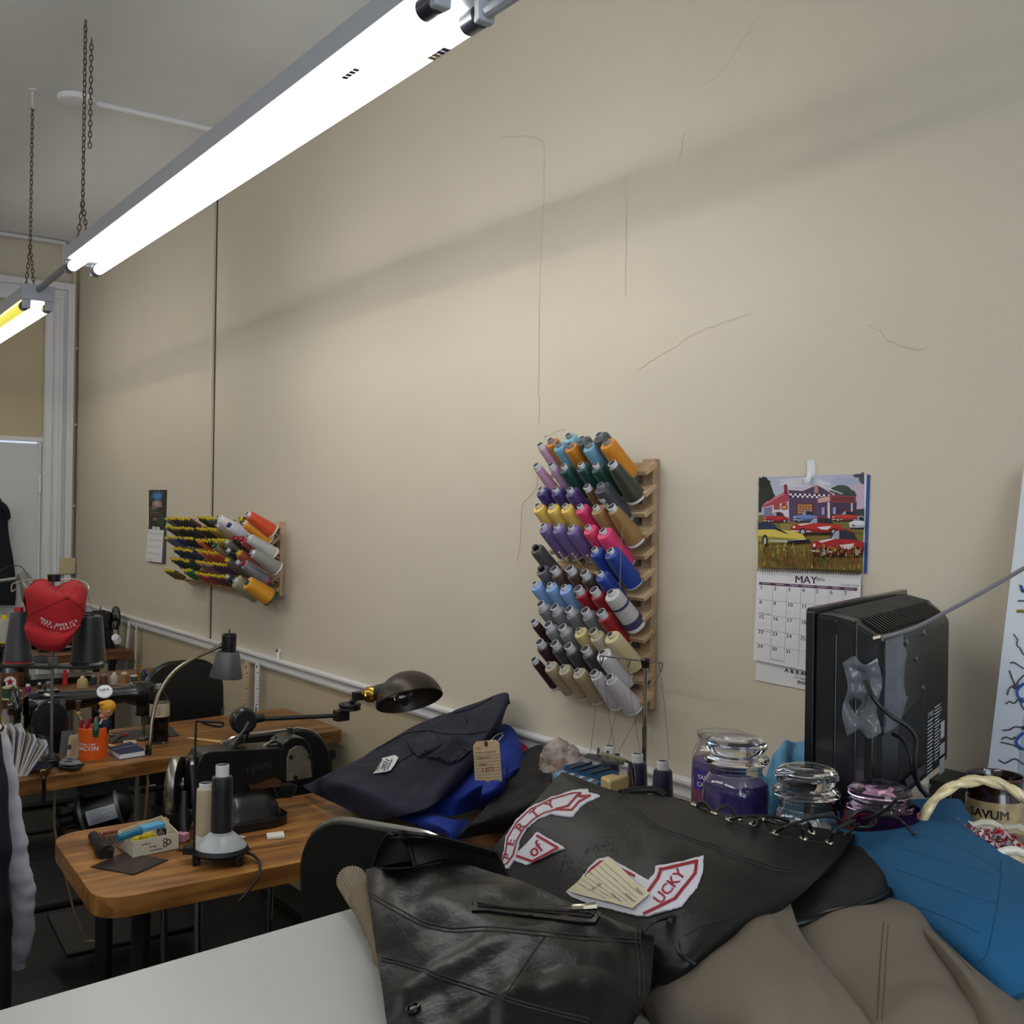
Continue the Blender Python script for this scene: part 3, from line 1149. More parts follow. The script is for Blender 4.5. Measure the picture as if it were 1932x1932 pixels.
LARGE = [  # head x, y, colour name, hex, kind, core
    (1000, 470, 'white', 'd6d6d8', 'bcone', 'w'), (1255, 480, 'black and yellow topped', '17171a', 'lean', 'y'), (1345, 430, 'red orange', 'c9481d', 'bcone', 'w'),
    (985, 555, 'stone', '8a7f6a', 'lean', 'w'), (1120, 555, 'white blue tipped', 'c8c9d2', 'bcone', 'b'), (1305, 525, 'orange', 'dd8a1c', 'bcone', 'i'),
    (1165, 700, 'black red tipped', '1a191c', 'lean', 'r'), (1220, 710, 'dark red tipped', '2a1a1e', 'lean', 'r'), (1275, 715, 'raspberry', '9c3a44', 'bcone', 'r'), (1350, 700, 'silver grey', 'a9aaa6', 'bcone', 'w'),
    (1090, 750, 'drab', '6a6252', 'lean', 'i'), (950, 800, 'taupe green tipped', '756247', 'bcone', 'n'), (1110, 850, 'black white tipped', '1b1b1f', 'lean', 'w'), (1230, 880, 'brick', '93402a', 'bcone', 'y'), (1395, 875, 'ash grey', '85847e', 'bcone', 'w'),
    (1095, 965, 'dark drab', '544c3e', 'lean', 'y'), (1220, 990, 'dark grey', '4a4a4c', 'lean', 'w'), (1285, 1005, 'steel grey red tipped', '717379', 'bcone', 'r'),
    (1095, 1160, 'midnight', '1c2433', 'lean', 'i'), (1195, 1205, 'big khaki', '8d8468', 'bigcone', 'w'), (1325, 1225, 'big golden', 'c98a18', 'bigcone', 'n'),
]
for (x, y, cn, hexc, kind, core) in LARGE:
    rb, rt, L, rc, hc, foot = KB[kind]
    u, v = C3(x, y)
    tot = L + hc
    head = Py(u, v, WY - .075 - math.cos(TIL2) * tot)
    base = head - D2 * tot
    put_spool(spool_meshes('f' + kind, *KB[kind]), tiltM(base, TIL2), f'{cn} thread cone among the large ones at right of left rack' if not cn.startswith('big') else f'{cn} thread cone at the lower right corner of left rack', hexc, core, 'large cones on the left wall rack')
    MB().cyl(base - D2 * .03, base + D2 * .02, .003, 6).build('peg', PINE, rk2, world=True)
e_ = Py(*C3(1460, 1050), WY - .14)
MB().cyl(e_, e_ - D2 * .12, .0035, 8).build('peg', PINE, rk2, world=True)
# ------------------------------------------------------------------ things on the wall
PAPER = mat('white_paper', 'd9d8dc', rough=.7)
INKP = mat('purple_ink', '5b2f52', rough=.7)
INKG = mat('grey_ink', '55555c', rough=.7)


def C4(x, y):
    return 1400 + x * .24326, 850 + y * .24326


def flatcol(h):
    return mat('print_' + h, h, rough=.5, spec=.35)


def wall_poly(mb, cf, poly, off, mi):
    pts = [Py(*cf(x, y), WY - off) for x, y in poly]
    tri = geometry.tessellate_polygon([pts])
    mb.add(pts, [tuple(t) for t in tri], mi=mi)


def picture(parent, name, cf, polys, base, off, thick=.002):
    """printed picture: base sheet plus flat areas of ink"""
    cols = []
    for h, p in polys:
        if h not in cols:
            cols.append(h)
    m = MB()
    k = 0
    for h, p in polys:
        wall_poly(m, cf, p, off + .00025 * (1 + k / 12), cols.index(h))
        k += 1
    return m.build(name, [flatcol(h) for h in cols], parent, world=True, smooth=False)


cal = thing('wall_calendar', 'wall calendar with a car painting above a May page, hung on a white hook', 'calendar', Py(1525, 1100, WY))
s = MB()
TLp, TRp, BRp, BLp = (130, 205), (965, 180), (938, 955), (118, 905)
s.prism([Py(*C4(*p), WY - .004) for p in (TLp, TRp, BRp, BLp)], (0, .003, 0))
s.build('picture_sheet', PAPER, cal, world=True, smooth=False)
s = MB()
s.prism([Py(*C4(*p), WY - .0025) for p in ((960, 180), (990, 190), (965, 950), (930, 955))], (0, .002, 0))
s.build('back_sheets', flatcol('35508a'), cal, world=True, smooth=False)


def ell(cx, cy, a, b, n=14):
    return [(cx + a * math.cos(2 * PI * i / n), cy + b * math.sin(2 * PI * i / n)) for i in range(n)]


rnd = random.Random(5)


def blob(cx, cy, a, b, n=26, j=.22):
    return [(cx + a * math.cos(2 * PI * i / n) * (1 + rnd.uniform(-j, j)), cy + b * math.sin(2 * PI * i / n) * (1 + rnd.uniform(-j, j))) for i in range(n)]


PIC = [('7a6a35', [TLp, TRp, BRp, BLp]), ('aeb2c6', [TLp, TRp, (950, 500), (123, 500)]), ('bfa9bd', [(560, 330), (960, 240), (952, 500), (560, 500)]),
       ('c9c6d4', blob(480, 250, 190, 38)), ('a3a8c4', blob(800, 240, 120, 30)),
       ('31352e', [(132, 205)] + blob(165, 250, 46, 42)[18:] + blob(195, 340, 58, 50)[:8] + [(126, 470)]), ('262a26', blob(170, 255, 44, 46)), ('2c302a', blob(190, 345, 60, 48)), ('31352e', [(126, 380), (160, 400), (150, 480), (124, 480)]),
       ('4d4c58', blob(935, 215, 30, 45)), ('474653', blob(900, 195, 40, 14)), ('3d4844', blob(765, 310, 75, 48)), ('38423f', blob(835, 345, 55, 50)), ('3a4044', [(845, 470), (900, 455), (952, 450), (950, 525), (845, 525)]),
       ('a2404f', [(160, 418), (325, 322), (362, 335), (360, 400), (165, 445)]), ('c2707c', [(165, 415), (325, 326), (330, 340), (172, 425)]), ('d2ccd6', [(172, 440), (362, 395), (366, 560), (168, 560)]), ('7b7590', [(170, 445), (235, 430), (235, 560), (168, 560)]),
       ('84262f', [(325, 265), (350, 262), (354, 340), (327, 335)]),
       ('53415f', [(362, 302), (470, 308), (578, 264), (700, 338), (700, 545), (366, 550)]), ('d5c9cf', [(362, 296), (470, 302), (578, 258), (778, 332), (778, 340), (578, 270), (470, 312), (362, 305)]), ('45364f', [(700, 400), (890, 400), (885, 540), (700, 545)])]
for i in range(17):
    for j in range(2):
        x = 368 + i * 18.5
        y = 333 + j * 15 + i * .5
        PIC.append((('e2dce4', '221c28')[(i + j) % 2], [(x, y), (x + 18.5, y), (x + 18.5, y + 15), (x, y + 15)]))
PIC += [('6a2f28', [(425, 408), (550, 408), (550, 495), (425, 500)])]
for i in range(5):
    for j in range(4):
        PIC.append(('c08a55', [(432 + i * 23, 418 + j * 19), (450 + i * 23, 418 + j * 19), (450 + i * 23, 432 + j * 19), (432 + i * 23, 432 + j * 19)]))
PIC += [('b3867e', [(558, 268), (592, 282), (592, 330), (560, 330)]), ('8c4a52', [(582, 368), (686, 345), (884, 355), (882, 408), (686, 402), (584, 412)]), ('c9a59c', [(590, 374), (680, 354), (680, 392), (590, 405)]), ('6f3038', [(692, 352), (878, 360), (876, 402), (692, 396)]),
        ('cfc6cf', [(662, 402), (680, 402), (682, 545), (664, 545)]), ('cfc6cf', [(845, 408), (858, 408), (858, 480), (846, 480)]),
        ('9796bd', [(618, 440), (640, 440), (640, 498), (618, 498)]), ('9796bd', [(705, 440), (728, 440), (728, 492), (705, 492)]), ('a33c34', ell(328, 440, 27, 19)), ('d6a04c', ell(328, 440, 16, 9)), ('a5443b', [(245, 420), (292, 413), (292, 455), (245, 458)]), ('a5443b', [(308, 408), (350, 401), (350, 420), (308, 428)]),
        ('6f6b38', [(123, 540), (300, 550), (640, 545), (945, 530), (940, 640), (122, 640)]), ('8b7f45', [(300, 560), (560, 600), (540, 640), (300, 620)])]


def car(cx, cy, w, h, c, dark, flip=1, stripe=None):
    def P_(pts):
        return [(cx + flip * x * w, cy + y * h) for x, y in pts]
    out = [('1d1a18', P_([(-.46, .3), (.46, .3), (.42, .46), (-.42, .46)])),
           (c, P_([(-.5, .12), (-.49, -.02), (-.3, -.12), (-.12, -.16), (.12, -.16), (.34, -.10), (.48, -.02), (.5, .14), (.46, .34), (-.46, .36)])),
           (dark, P_([(-.5, .12), (0, .18), (.5, .14), (.46, .34), (-.46, .36)])),
           ('2a2c38', P_([(-.16, -.14), (-.06, -.44), (.14, -.47), (.26, -.38), (.34, -.11), (.1, -.15)])), ('9aa0b4', P_([(-.13, -.15), (-.05, -.40), (.02, -.42), (.02, -.15)])),
           (c, P_([(-.06, -.43), (.14, -.50), (.28, -.38), (.26, -.36), (.13, -.45), (-.05, -.40)])),
           ('cfcdd2', P_([(-.49, .22), (-.1, .26), (-.1, .31), (-.48, .28)]))]
    for wx in (-.26, .34):
        out += [('121114', ell(cx + flip * wx * w, cy + .30 * h, w * .068, h * .19)), ('a9a7ad', ell(cx + flip * wx * w, cy + .30 * h, w * .04, h * .11))]
    out += [('d8d6da', ell(cx - flip * .43 * w, cy + .06 * h, w * .025, h * .06))]
    if stripe:
        out.append((stripe, P_([(-.36, -.08), (-.14, -.15), (-.05, -.15), (-.3, -.02)])))
        out.append((stripe, P_([(.02, .06), (.30, .0), (.22, .2), (.1, .18)])))
    return out


PIC += car(262, 520, 200, 92, 'b02a2e', '7d1c22') + car(490, 512, 190, 96, '6f80b8', '4a5892') + car(800, 510, 215, 90, 'b8402f', '8a2a24')
PIC += car(905, 560, 150, 110, 'd6d4da', 'a9a7b4')
PIC += car(575, 585, 400, 150, 'b42c2a', '861f22', 1, 'dcd6da')
PIC += car(745, 720, 430, 230, 'a32228', '701820', 1, 'dcd2d6')
PIC = [(h, [(min(max(x, 121 if y > 500 else 128), 948), y) for x, y in p]) for h, p in PIC]
PIC += [('cdbb55', [(122, 615), (200, 608), (400, 625), (470, 650), (500, 690), (490, 705), (230, 712), (122, 700)]), ('8f8436', [(122, 660), (490, 690), (480, 715), (200, 720), (122, 705)]), ('2b3350', [(126, 560), (180, 555), (245, 570), (285, 612), (126, 612)]), ('20191c', [(255, 612), (290, 610), (360, 645), (340, 645)]), ('b9b7bd', [(210, 692), (350, 698), (480, 685), (480, 695), (350, 712), (212, 703)]), ('17151a', [(350, 700), (520, 690), (535, 715), (360, 730)]), ('121114', ell(178, 700, 22, 48)), ('b5b2b4', ell(178, 700, 10, 28))]
gc = ['8a7a34', 'a58b3a', '6d6a2f', '7c5a2a', '59401f', '93532c', '4d4a28', 'b99a44']
for i in range(430):
    y = 735 + 210 * rnd.random() ** .8
    x = 124 + 800 * rnd.random()
    yl = 905 + (x - 118) * .05
    if y > yl - 12:
        continue
    t_ = (y - 735) / 190
    c = gc[min(7, int(rnd.random() * 4 + t_ * 4))] if rnd.random() < .8 else gc[7 if t_ < .5 else 5]
    w_ = rnd.uniform(3, 9)
    hgt = rnd.uniform(14, 42)
    lx = rnd.uniform(-10, 10)
    if x + lx > 925 or x + lx < 124:
        lx = 0
    PIC.append((c, [(x - w_, y), (x + w_, y + 4), (x + lx, y - hgt)]))
picture(cal, 'picture', C4, PIC, None, .0042)
sg = MB()


def c4f(o, ex, ey, off=.0052):
    def f(a, b):
        return Py(*C4(o[0] + ex[0] * a + ey[0] * b, o[1] + ex[1] * a + ey[1] * b), WY - off)
    return f


sg.text('COUNTRY VETTES', 24, 0, (1, 0, 0), (0, 1, 0), bold=.01, fn=c4f((786, 379), (1, .03), (0, -1)))
sg.build('lettering', flatcol('d8d2d8'), cal, world=True, smooth=False)
# May page
Pg = [(116, 932), (920, 962), (897, 1795), (86, 1622)]


def pg(a, b, off=.006):
    x = (Pg[0][0] * (1 - a) + Pg[1][0] * a) * (1 - b) + (Pg[3][0] * (1 - a) + Pg[2][0] * a) * b
    y = (Pg[0][1] * (1 - a) + Pg[1][1] * a) * (1 - b) + (Pg[3][1] * (1 - a) + Pg[2][1] * a) * b
    return Py(*C4(x, y), WY - off)


s = MB()
s.prism([Py(*C4(*p), WY - .0028) for p in ((112, 1600), (905, 1780), (903, 1935), (103, 1780))], (0, .0018, 0))
s.build('advert_sheet', PAPER, cal, world=True, smooth=False)
s = MB()
s.prism([pg(0, 0, .0055), pg(1, 0, .0055), pg(1, 1, .0085), pg(0, 1, .0085)], (0, .0018, 0))
s.build('month_page', PAPER, cal, world=True, smooth=False)


def pgo(a, b):
    return pg(a, b, .0058 + .003 * b)


s = MB()
s.add([pgo(.025, .125), pgo(.97, .125), pgo(.97, .155), pgo(.025, .155)], [(0, 1, 2, 3)], mi=1)
wl = .0011
for i in range(1, 7):
    a = .025 + .945 * i / 7
    s.add([pgo(a - wl, .16), pgo(a + wl, .16), pgo(a + wl, .965), pgo(a - wl, .965)], [(0, 1, 2, 3)], mi=2)
for r_ in range(1, 5):
    b = .155 + .163 * r_
    s.add([pgo(.02, b), pgo(.97, b), pgo(.97, b + .0022), pgo(.02, b + .0022)], [(0, 1, 2, 3)], mi=2)


def ptext(txt, a, b, size, mi, bold=0, ar=1.0, al='CENTER'):
    s.text(txt, size, 0, (1, 0, 0), (0, 1, 0), bold=bold, mi=mi, align=al, fn=lambda p, q: pgo(a + p * ar, b - q))


ptext('MAY', .475, .078, .105, 1, .012)
ptext('2022', .615, .066, .042, 2, -.005)
ptext('Country Vettes', .90, .105, .028, 0)
for i, dn in enumerate(('SUNDAY', 'MONDAY', 'TUESDAY', 'WEDNESDAY', 'THURSDAY', 'FRIDAY', 'SATURDAY')):
    ptext(dn, .025 + .945 * (i + .5) / 7, .140, .020, 3)
for dday in range(1, 32):
    i, r_ = (dday - 1) % 7, (dday - 1) // 7
    ptext(str(dday), .035 + .945 * i / 7, .155 + .163 * r_ + .032, .058, 2, -.004, .9, 'LEFT')
for (txt, i, r_) in (("Mother's Day", 0, 1.93), ('Memorial Day', 1, 4.9), ('Armed Forces', 0, 3.12)):
    ptext(txt, .025 + .945 * (i + .5) / 7, .155 + .163 * r_, .020, 0)
s.build('print', [INK, INKP, INKG, PAPER], cal, world=True, smooth=False)
s = MB()
s.text('A & B AU', 46, 0, (1, 0, 0), (0, 1, 0), bold=.01, align='LEFT', fn=c4f((330, 1702), (1, .21), (0, -1), .0036))
s.text('215 Main St.', 24, 0, (1, 0, 0), (0, 1, 0), align='LEFT', fn=c4f((403, 1757), (1, .21), (0, -1), .0036))
s.text('(937) 8', 36, 0, (1, 0, 0), (0, 1, 0), bold=.008, align='LEFT', fn=c4f((427, 1795), (1, .21), (0, -1), .0036))
s.build('advert_print', INK, cal, world=True, smooth=False)
s = MB()
for i in range(44):
    a = .01 + .98 * i / 43
    p0 = pg(a, -.022, .010)
    s.tube([pg(a, .008, .0085), pg(a - .004, -.012, .014), pg(a + .006, -.034, .012), pg(a + .006, -.036, .004)], .0009, 5, 2)
s.build('spiral_binding', mat('dark_wire', '39393d', rough=.35, metal=.7), cal, world=True)
h_ = Py(1532, 886, WY)
t = thing('wall_hook', 'white adhesive plastic hook holding the car calendar', 'hook', h_)
s = MB()
s.prism([V((h_.x + a, WY, h_.z + .002 + b)) for a, b in rrect(.020, .040, .007)], (0, -.005, 0))
s.build('backplate', PLW, t, world=True, bevel=.0015)
s = MB()
s.tube([(h_.x, WY - .005, h_.z - .008), (h_.x, WY - .012, h_.z - .022), (h_.x, WY - .022, h_.z - .030), (h_.x, WY - .028, h_.z - .020)], [.006, .006, .005, .004], 10, 3)
s.build('hook_arm', PLW, t, world=True)

# small far calendar
cal2 = thing('wall_calendar', 'small narrow calendar with a dark lake picture, left of the far spool rack', 'calendar', Py(295, 1000, WY))
s = MB()
s.prism([Py(*C3(*p), WY - .004) for p in ((192, 152), (398, 150), (385, 640), (192, 580))], (0, .003, 0))
s.build('picture_sheet', flatcol('25251f'), cal2, world=True, smooth=False)
P2 = [('25251f', [(194, 155), (396, 153), (384, 605), (194, 578)]), ('2c4f78', blob(295, 225, 75, 62)), ('3f7fb8', blob(295, 225, 48, 36)), ('8a6f66', blob(290, 320, 60, 48)), ('b08d84', blob(292, 315, 32, 26)), ('3a2b22', [(200, 250), (228, 270), (240, 400), (198, 410)]), ('2e241e', [(345, 200), (392, 170), (385, 420), (350, 400)]),
      ('5f6070', blob(250, 370, 40, 18)), ('8a7350', [(205, 405), (330, 420), (330, 428), (205, 414)]), ('4a3c28', [(205, 420), (340, 430), (330, 470), (215, 460)]), ('7d6a4a', [(240, 480), (300, 480), (290, 515), (235, 510)]), ('2a3f2c', blob(330, 520, 48, 60))]
for i in range(5):
    P2.append(('1c1712', [(225 + i * 22, 430), (233 + i * 22, 430), (233 + i * 22, 460), (225 + i * 22, 460)]))
picture(cal2, 'picture', C3, P2, None, .0042)
s = MB()
s.prism([Py(*C3(*p), WY - .012) for p in ((185, 612), (362, 625), (338, 1008), (152, 985))], (0, .004, 0))
s.build('month_page', PAPER, cal2, world=True, smooth=False)
s = MB()
s.prism([Py(*C3(*p), WY - .007) for p in ((186, 582), (388, 610), (378, 1022), (190, 1000))], (0, .006, 0))
s.build('back_sheets', flatcol('4b4b45'), cal2, world=True, smooth=False)
s = MB()
wall_poly(s, C3, [(190, 582), (364, 604), (362, 625), (185, 612)], .0125, 0)
wall_poly(s, C3, [(235, 580), (320, 590), (318, 620), (232, 612)], .0128, 1)
for r_ in range(5):
    for i in range(7):
        x, y = 200 + i * 22 - r_ * 6, 650 + r_ * 78 + i * 3
        if r_ == 4 and i > 2:
            break
        wall_poly(s, C3, [(x, y), (x + 6, y), (x + 6, y + 14), (x, y + 14)], .0128, 2)
s.build('print', [flatcol('3a3d38'), PAPER, INKG], cal2, world=True, smooth=False)
s = MB()
s.text('MAY', 22, 0, (1, 0, 0), (0, 1, 0), bold=.01, fn=lambda a, b: Py(*C3(276 + a, 600 - b + a * .1), WY - .0132))
s.build('lettering', INK, cal2, world=True, smooth=False)
s = MB()
s.tube([Py(*C3(285, 155), WY - .004), Py(*C3(300, 118), WY - .004), Py(*C3(312, 155), WY - .004)], .0012, 5)
s.build('hanging_loop', STEEL, cal2, world=True)


# rulers hung at the rail
def ruler(label, u0, v0, u1, v1, wpx, col, marks, group):
    a = Py(u0, v0, WY - .036)
    b = Py(u1, v1, WY - .036)
    d_ = (b - a).normalized()
    L = .46
    t = thing('ruler', label, 'ruler', a, group=group)
    sd = d_.cross(V((0, 1, 0))).normalized()
    w2 = wpx / 2
    e = MB()
    e.prism([a - sd * w2, a + sd * w2, a + d_ * L + sd * w2, a + d_ * L - sd * w2], (0, .003, 0))
    e.build('blade', col, t, world=True, smooth=False)
    e = MB()
    for i in range(22):
        o = a + d_ * (.05 + i * .018) + V((0, -.0006, 0))
        l = w2 * (.8 if i % 4 == 0 else .4)
        e.add([o + sd * w2 * .95, o + sd * (w2 * .95 - l), o + sd * (w2 * .95 - l) + d_ * .004, o + sd * w2 * .95 + d_ * .004], [(0, 1, 2, 3)])
    o = a + d_ * .02 + V((0, -.0006, 0))
    e.add([o + sd * .006, o - sd * .006, o - sd * .006 + d_ * .012, o + sd * .006 + d_ * .012], [(0, 1, 2, 3)])
    o = a + d_ * .20 + V((0, -.0006, 0))
    e.add([o, o + sd * .008 + d_ * .02, o + d_ * .04, o - sd * .008 + d_ * .02], [(0, 1, 2, 3)])
    e.build('markings', INK, t, world=True, smooth=False)


CARD = mat('manila_card', 'c3ab86', rough=.7, var=.06, vsc=20)
g_ = 'rulers hung on the chair rail'
ruler('white ruler at left of the pair beyond the orange cup, hung on rail', 243, 1176, 236, 1262, .045, PAPER, 1, g_)
ruler('white ruler at right of the pair beyond the orange cup, hung on rail', 256, 1178, 255, 1262, .034, mat('ivory_card', 'c9c2b0', rough=.6), 1, g_)
ruler('manila coloured ruler behind the grey lamp shade, hung on rail', 465, 1248, 461, 1340, .05, CARD, 1, g_)
ruler('white ruler beside the grey lamp shade, hung on rail', 485, 1247, 483, 1342, .042, PAPER, 1, g_)
# ------------------------------------------------------------------ counter at the right and what stands on it
CTZ = 1.08
LAM = mat('white_laminate', 'adb0ae', rough=.35, var=.02, vsc=3)
a, b = Pz(0, 1905, CTZ), Pz(640, 1720, CTZ)
sl = (b.x - a.x) / (b.y - a.y)


def edge_x(y):
    return a.x + sl * (y - a.y)


ct = thing('counter', 'long white laminate counter in the foreground under the heap of clothes', 'counter', (-.85, .8, 0))
outl = [V((edge_x(-.6), -.6, CTZ - .03)), V((-.38, -.6, CTZ - .03)), V((-.38, WY - .004, CTZ - .03)), V((edge_x(WY - .01), WY - .004, CTZ - .03))]
MB().prism(outl, (0, 0, .03)).build('worktop', LAM, ct, world=True, bevel=.004)
ins = [p + V((.05 if i in (0, 3) else -.05, .04 if i < 2 else -.03, 0)) for i, p in enumerate(outl)]
MB().prism([V((p.x, p.y, .08)) for p in ins], (0, 0, CTZ - .11)).build('cabinet_body', mat('counter_panel', '6d675e', rough=.5), ct, world=True)
MB().prism([V((p.x * .97 - .02, p.y, 0)) for p in ins], (0, 0, .08)).build('plinth', mat('plinth_dark', '1c1a19', rough=.7), ct, world=True)

# television seen from behind ------------------------------------------------
Aq, Bq = Pd(1536, 1148, 1.60), Pd(1712, 1112, 2.08)
ex_ = V((Bq.x - Aq.x, Bq.y - Aq.y, 0))
TW = ex_.length
ex_.normalize()
ey_ = V((-ex_.y, ex_.x, 0))
tz = Aq.z - CTZ
TM = Matrix(((ex_.x, ey_.x, 0, Aq.x), (ex_.y, ey_.y, 0, Aq.y), (0, 0, 1, CTZ), (0, 0, 0, 1)))
TVB = mat('tv_black', '080a10', rough=.28, coat=.25)
TVM = mat('tv_matt_black', '0b0e15', rough=.32, bump=.05, bsc=300)  # blue cast of both blacks stands in for window daylight
TVD = mat('dusty_black', '2b2b2b', rough=.75, var=.5, vsc=14)
tv = thing('television', 'black flat television seen from behind, cords at its back, beside the candle jars', 'television', M4=TM)
z0 = .045
MB().prism([V((p[0] + TW / 2, 0, p[1] + (z0 + tz) / 2)) for p in rrect(TW, tz - z0, .008)], (0, .012, 0)).build('bezel', TVB, tv, bevel=.003)
MB().box((TW / 2, .0125, (z0 + tz) / 2 + .008), (TW - .06, .002, tz - z0 - .07)).build('screen', mat('dark_screen', '050506', rough=.1), tv)
bx0, bx1 = .012, .50
m = MB()


def tring(y, x0, x1, za, zb):
    return [(x0, y, za), (x1, y, za), (x1, y, zb), (x0, y, zb)]


m.loft([tring(.001, .008, TW - .01, z0 + .01, tz - .008), tring(-.022, .010, TW - .03, z0 + .012, tz - .010), tring(-.05, .014, .535, z0 + .02, tz - .016),
        tring(-.088, .026, bx1, z0 + .03, tz - .040), tring(-.094, .034, bx1 - .008, z0 + .04, tz - .047)])
m.build('back_shell', TVM, tv, bevel=.004, angle=25)
for i in range(26):
    x = .06 + i * .0165
    MB().box((x, -.0705, tz - .0265), (.0048, .036, .0045), rot=Matrix.Rotation(R(32), 3, 'X')).build('vent_slot', PLK, tv)
m = MB()
m.box((.29, -.03, tz - .0125), (.46, .045, .003), rot=Matrix.Rotation(R(12), 3, 'X'))
m.build('dusty_top', TVD, tv)
for x, z in ((.17, .328), (.29, .332), (.17, .238), (.29, .24), (.235, .295), (.09, .12)):
    m = MB()
    m.cyl((x, -.0935, z), (x, -.0965, z), .0055, 12)
    m.build('screw', STEEL if x > .1 else PLK, tv)
m = MB()
m.prism([V((.135, -.0945, .095)), V((.285, -.0945, .105)), V((.285, -.0945, .222)), V((.135, -.0945, .210))], (0, .0015, 0))
m.build('niche', mat('niche_shade', '050506', rough=.6), tv)  # flat black plate, the shade of the recess put into its colour
m = MB()
m.box((.21, -.090, .105), (.14, .03, .012), rot=Matrix.Rotation(R(-20), 3, 'X'))
m.build('niche_sill', TVM, tv)
# side seams, moulded ridges and port panel on the near side face
for (y, w_) in ((-.030, .004), (-.058, .005)):
    MB().box((.0125 if y > -.05 else .018, y, (z0 + tz) / 2), (.006, w_, tz - z0 - .03)).build('ridge', TVB, tv, bevel=.0015)
MB().box((.022, -.075, .20), (.004, .02, .15), rot=Matrix.Rotation(R(-15), 3, 'Z')).build('port_panel', PLK, tv, bevel=.002)
MB().box((.012, -.020, tz - .028), (.008, .024, .018)).build('grip_recess', PLK, tv)
# rating label
lb = MB()
LBW = mat('label_print', 'aeb0b4', rough=.6)
yl = -.0952
LBO = -.03
for i in range(17):
    rnd2 = random.Random(i)
    lb.add([(.325, yl, .208 - i * .0062), (.325 + rnd2.uniform(.035, .05), yl, .208 - i * .0062), (.325 + .04, yl, .2055 - i * .0062), (.325, yl, .2055 - i * .0062)], [(0, 1, 2, 3)])
    lb.add([(.378, yl, .225 - i * .0058), (.378 + rnd2.uniform(.03, .07), yl, .225 - i * .0058), (.378 + .03, yl, .2225 - i * .0058), (.378, yl, .2225 - i * .0058)], [(0, 1, 2, 3)])
for (x, z, w_, h_) in ((.445, .175, .030, .030), (.445, .140, .038, .020), (.445, .110, .040, .028)):
    lb.box((x, yl, z), (w_, .0004, h_))
lb.text('DYNEX', .013, (.347, yl, .217), (1, 0, 0), (0, 0, 1), bold=.01, off=.0002)
lb.text('HDMI', .010, (.342, yl, .092), (1, 0, 0), (0, 0, 1), bold=.01, off=.0002)
lb.v = [p + V((0, 0, LBO)) for p in lb.v]
lb.build('rating_label', LBW, tv, smooth=False)
# clear tape holding the aerial lead
tp = []
for i in range(4):
    row = []
    for j in range(4):
        x, z = .03 + i * .034, .205 + j * .046
        row.append(V((x, -.098 - (.012 if 0 < i < 3 and 0 < j < 3 else 0), z)))
    tp.append(row)
tpc = Cloth(tp, 24, 24, amp=.010, sc=38, seed=4, folds=((V((1, 0, .8)), 22, .004, 1),))
tm = tpc.mb(.0006)
tm.build('tape', mat('clear_tape', '7d828a', rough=.08, spec=1, alpha=.3), tv)
tpc = Cloth([[V((.006 + .008 * (j % 2), -.050 - j * .016 + .008 * (i % 2), .200 + i * .036 + .01 * (j % 2))) for j in range(4)] for i in range(4)], 30, 30, amp=.014, sc=48, seed=9)
tpc.mb(.0006).build('tape', MATS['clear_tape'], tv)
m = MB()
m.box((TW * .45, -.01, .012), (.26, .17, .022))
m.build('stand_foot', TVB, tv, bevel=.008)
m = MB()
m.box((TW * .42, -.02, .045), (.10, .05, .05))
m.build('stand_neck', TVB, tv, bevel=.006)
# cords from the back (world coordinates)
ant = Pd(1650, 1206, 1.53)
t = thing('aerial_rod', 'thin grey aerial lead running from the television up to the right', 'cable', ant)
m = MB()
m.tube([ant, Pd(1720, 1187, 1.50), Pd(1780, 1157, 1.47), Pd(1840, 1125, 1.44), Pd(1932, 1072, 1.40), Pd(2060, 995, 1.33)], .0028, 8, 5)
m.build('lead', mat('grey_cable', '77757a', rough=.5), t, world=True)
m = MB()
m.cyl(ant, Pd(1664, 1203, 1.523), .0052, 10)
m.build('plug', mat('nickel', 'a8a294', rough=.3, metal=1), t, world=True)
BLKC = mat('black_cord', '0f0f11', rough=.45)
for k, pts in enumerate(([(1632, 1285, 1.52), (1650, 1320, 1.50), (1680, 1350, 1.50), (1712, 1370, 1.50), (1728, 1395, 1.50), (1726, 1440, 1.50), (1733, 1480, 1.52), (1748, 1502, 1.54)],
                         [(1685, 1385, 1.60), (1702, 1395, 1.56), (1718, 1425, 1.53), (1724, 1460, 1.53), (1738, 1490, 1.54), (1760, 1505, 1.56)])):
    t = thing('power_cord', ['black cord looping from the tape down the back of the television', 'black cord coming out of the niche of the television'][k], 'cord', Pd(*pts[-1]))
    MB().tube([Pd(*p) for p in pts], .0032, 8, 6).build('cord', BLKC, t, world=True)

# candle jars -----------------------------------------------------------------
GLASS = mat('clear_glass', 'f4f6f6', rough=.02, trans=1, ior=1.45)
GLASSP = mat('pink_glass', 'efcfe4', rough=.03, trans=1, ior=1.45)
GLASSM = mat('magenta_glass', 'c21a72', rough=.03, trans=1, ior=1.45)


def wax(k, c):
    return mat(k, c, rough=.45)


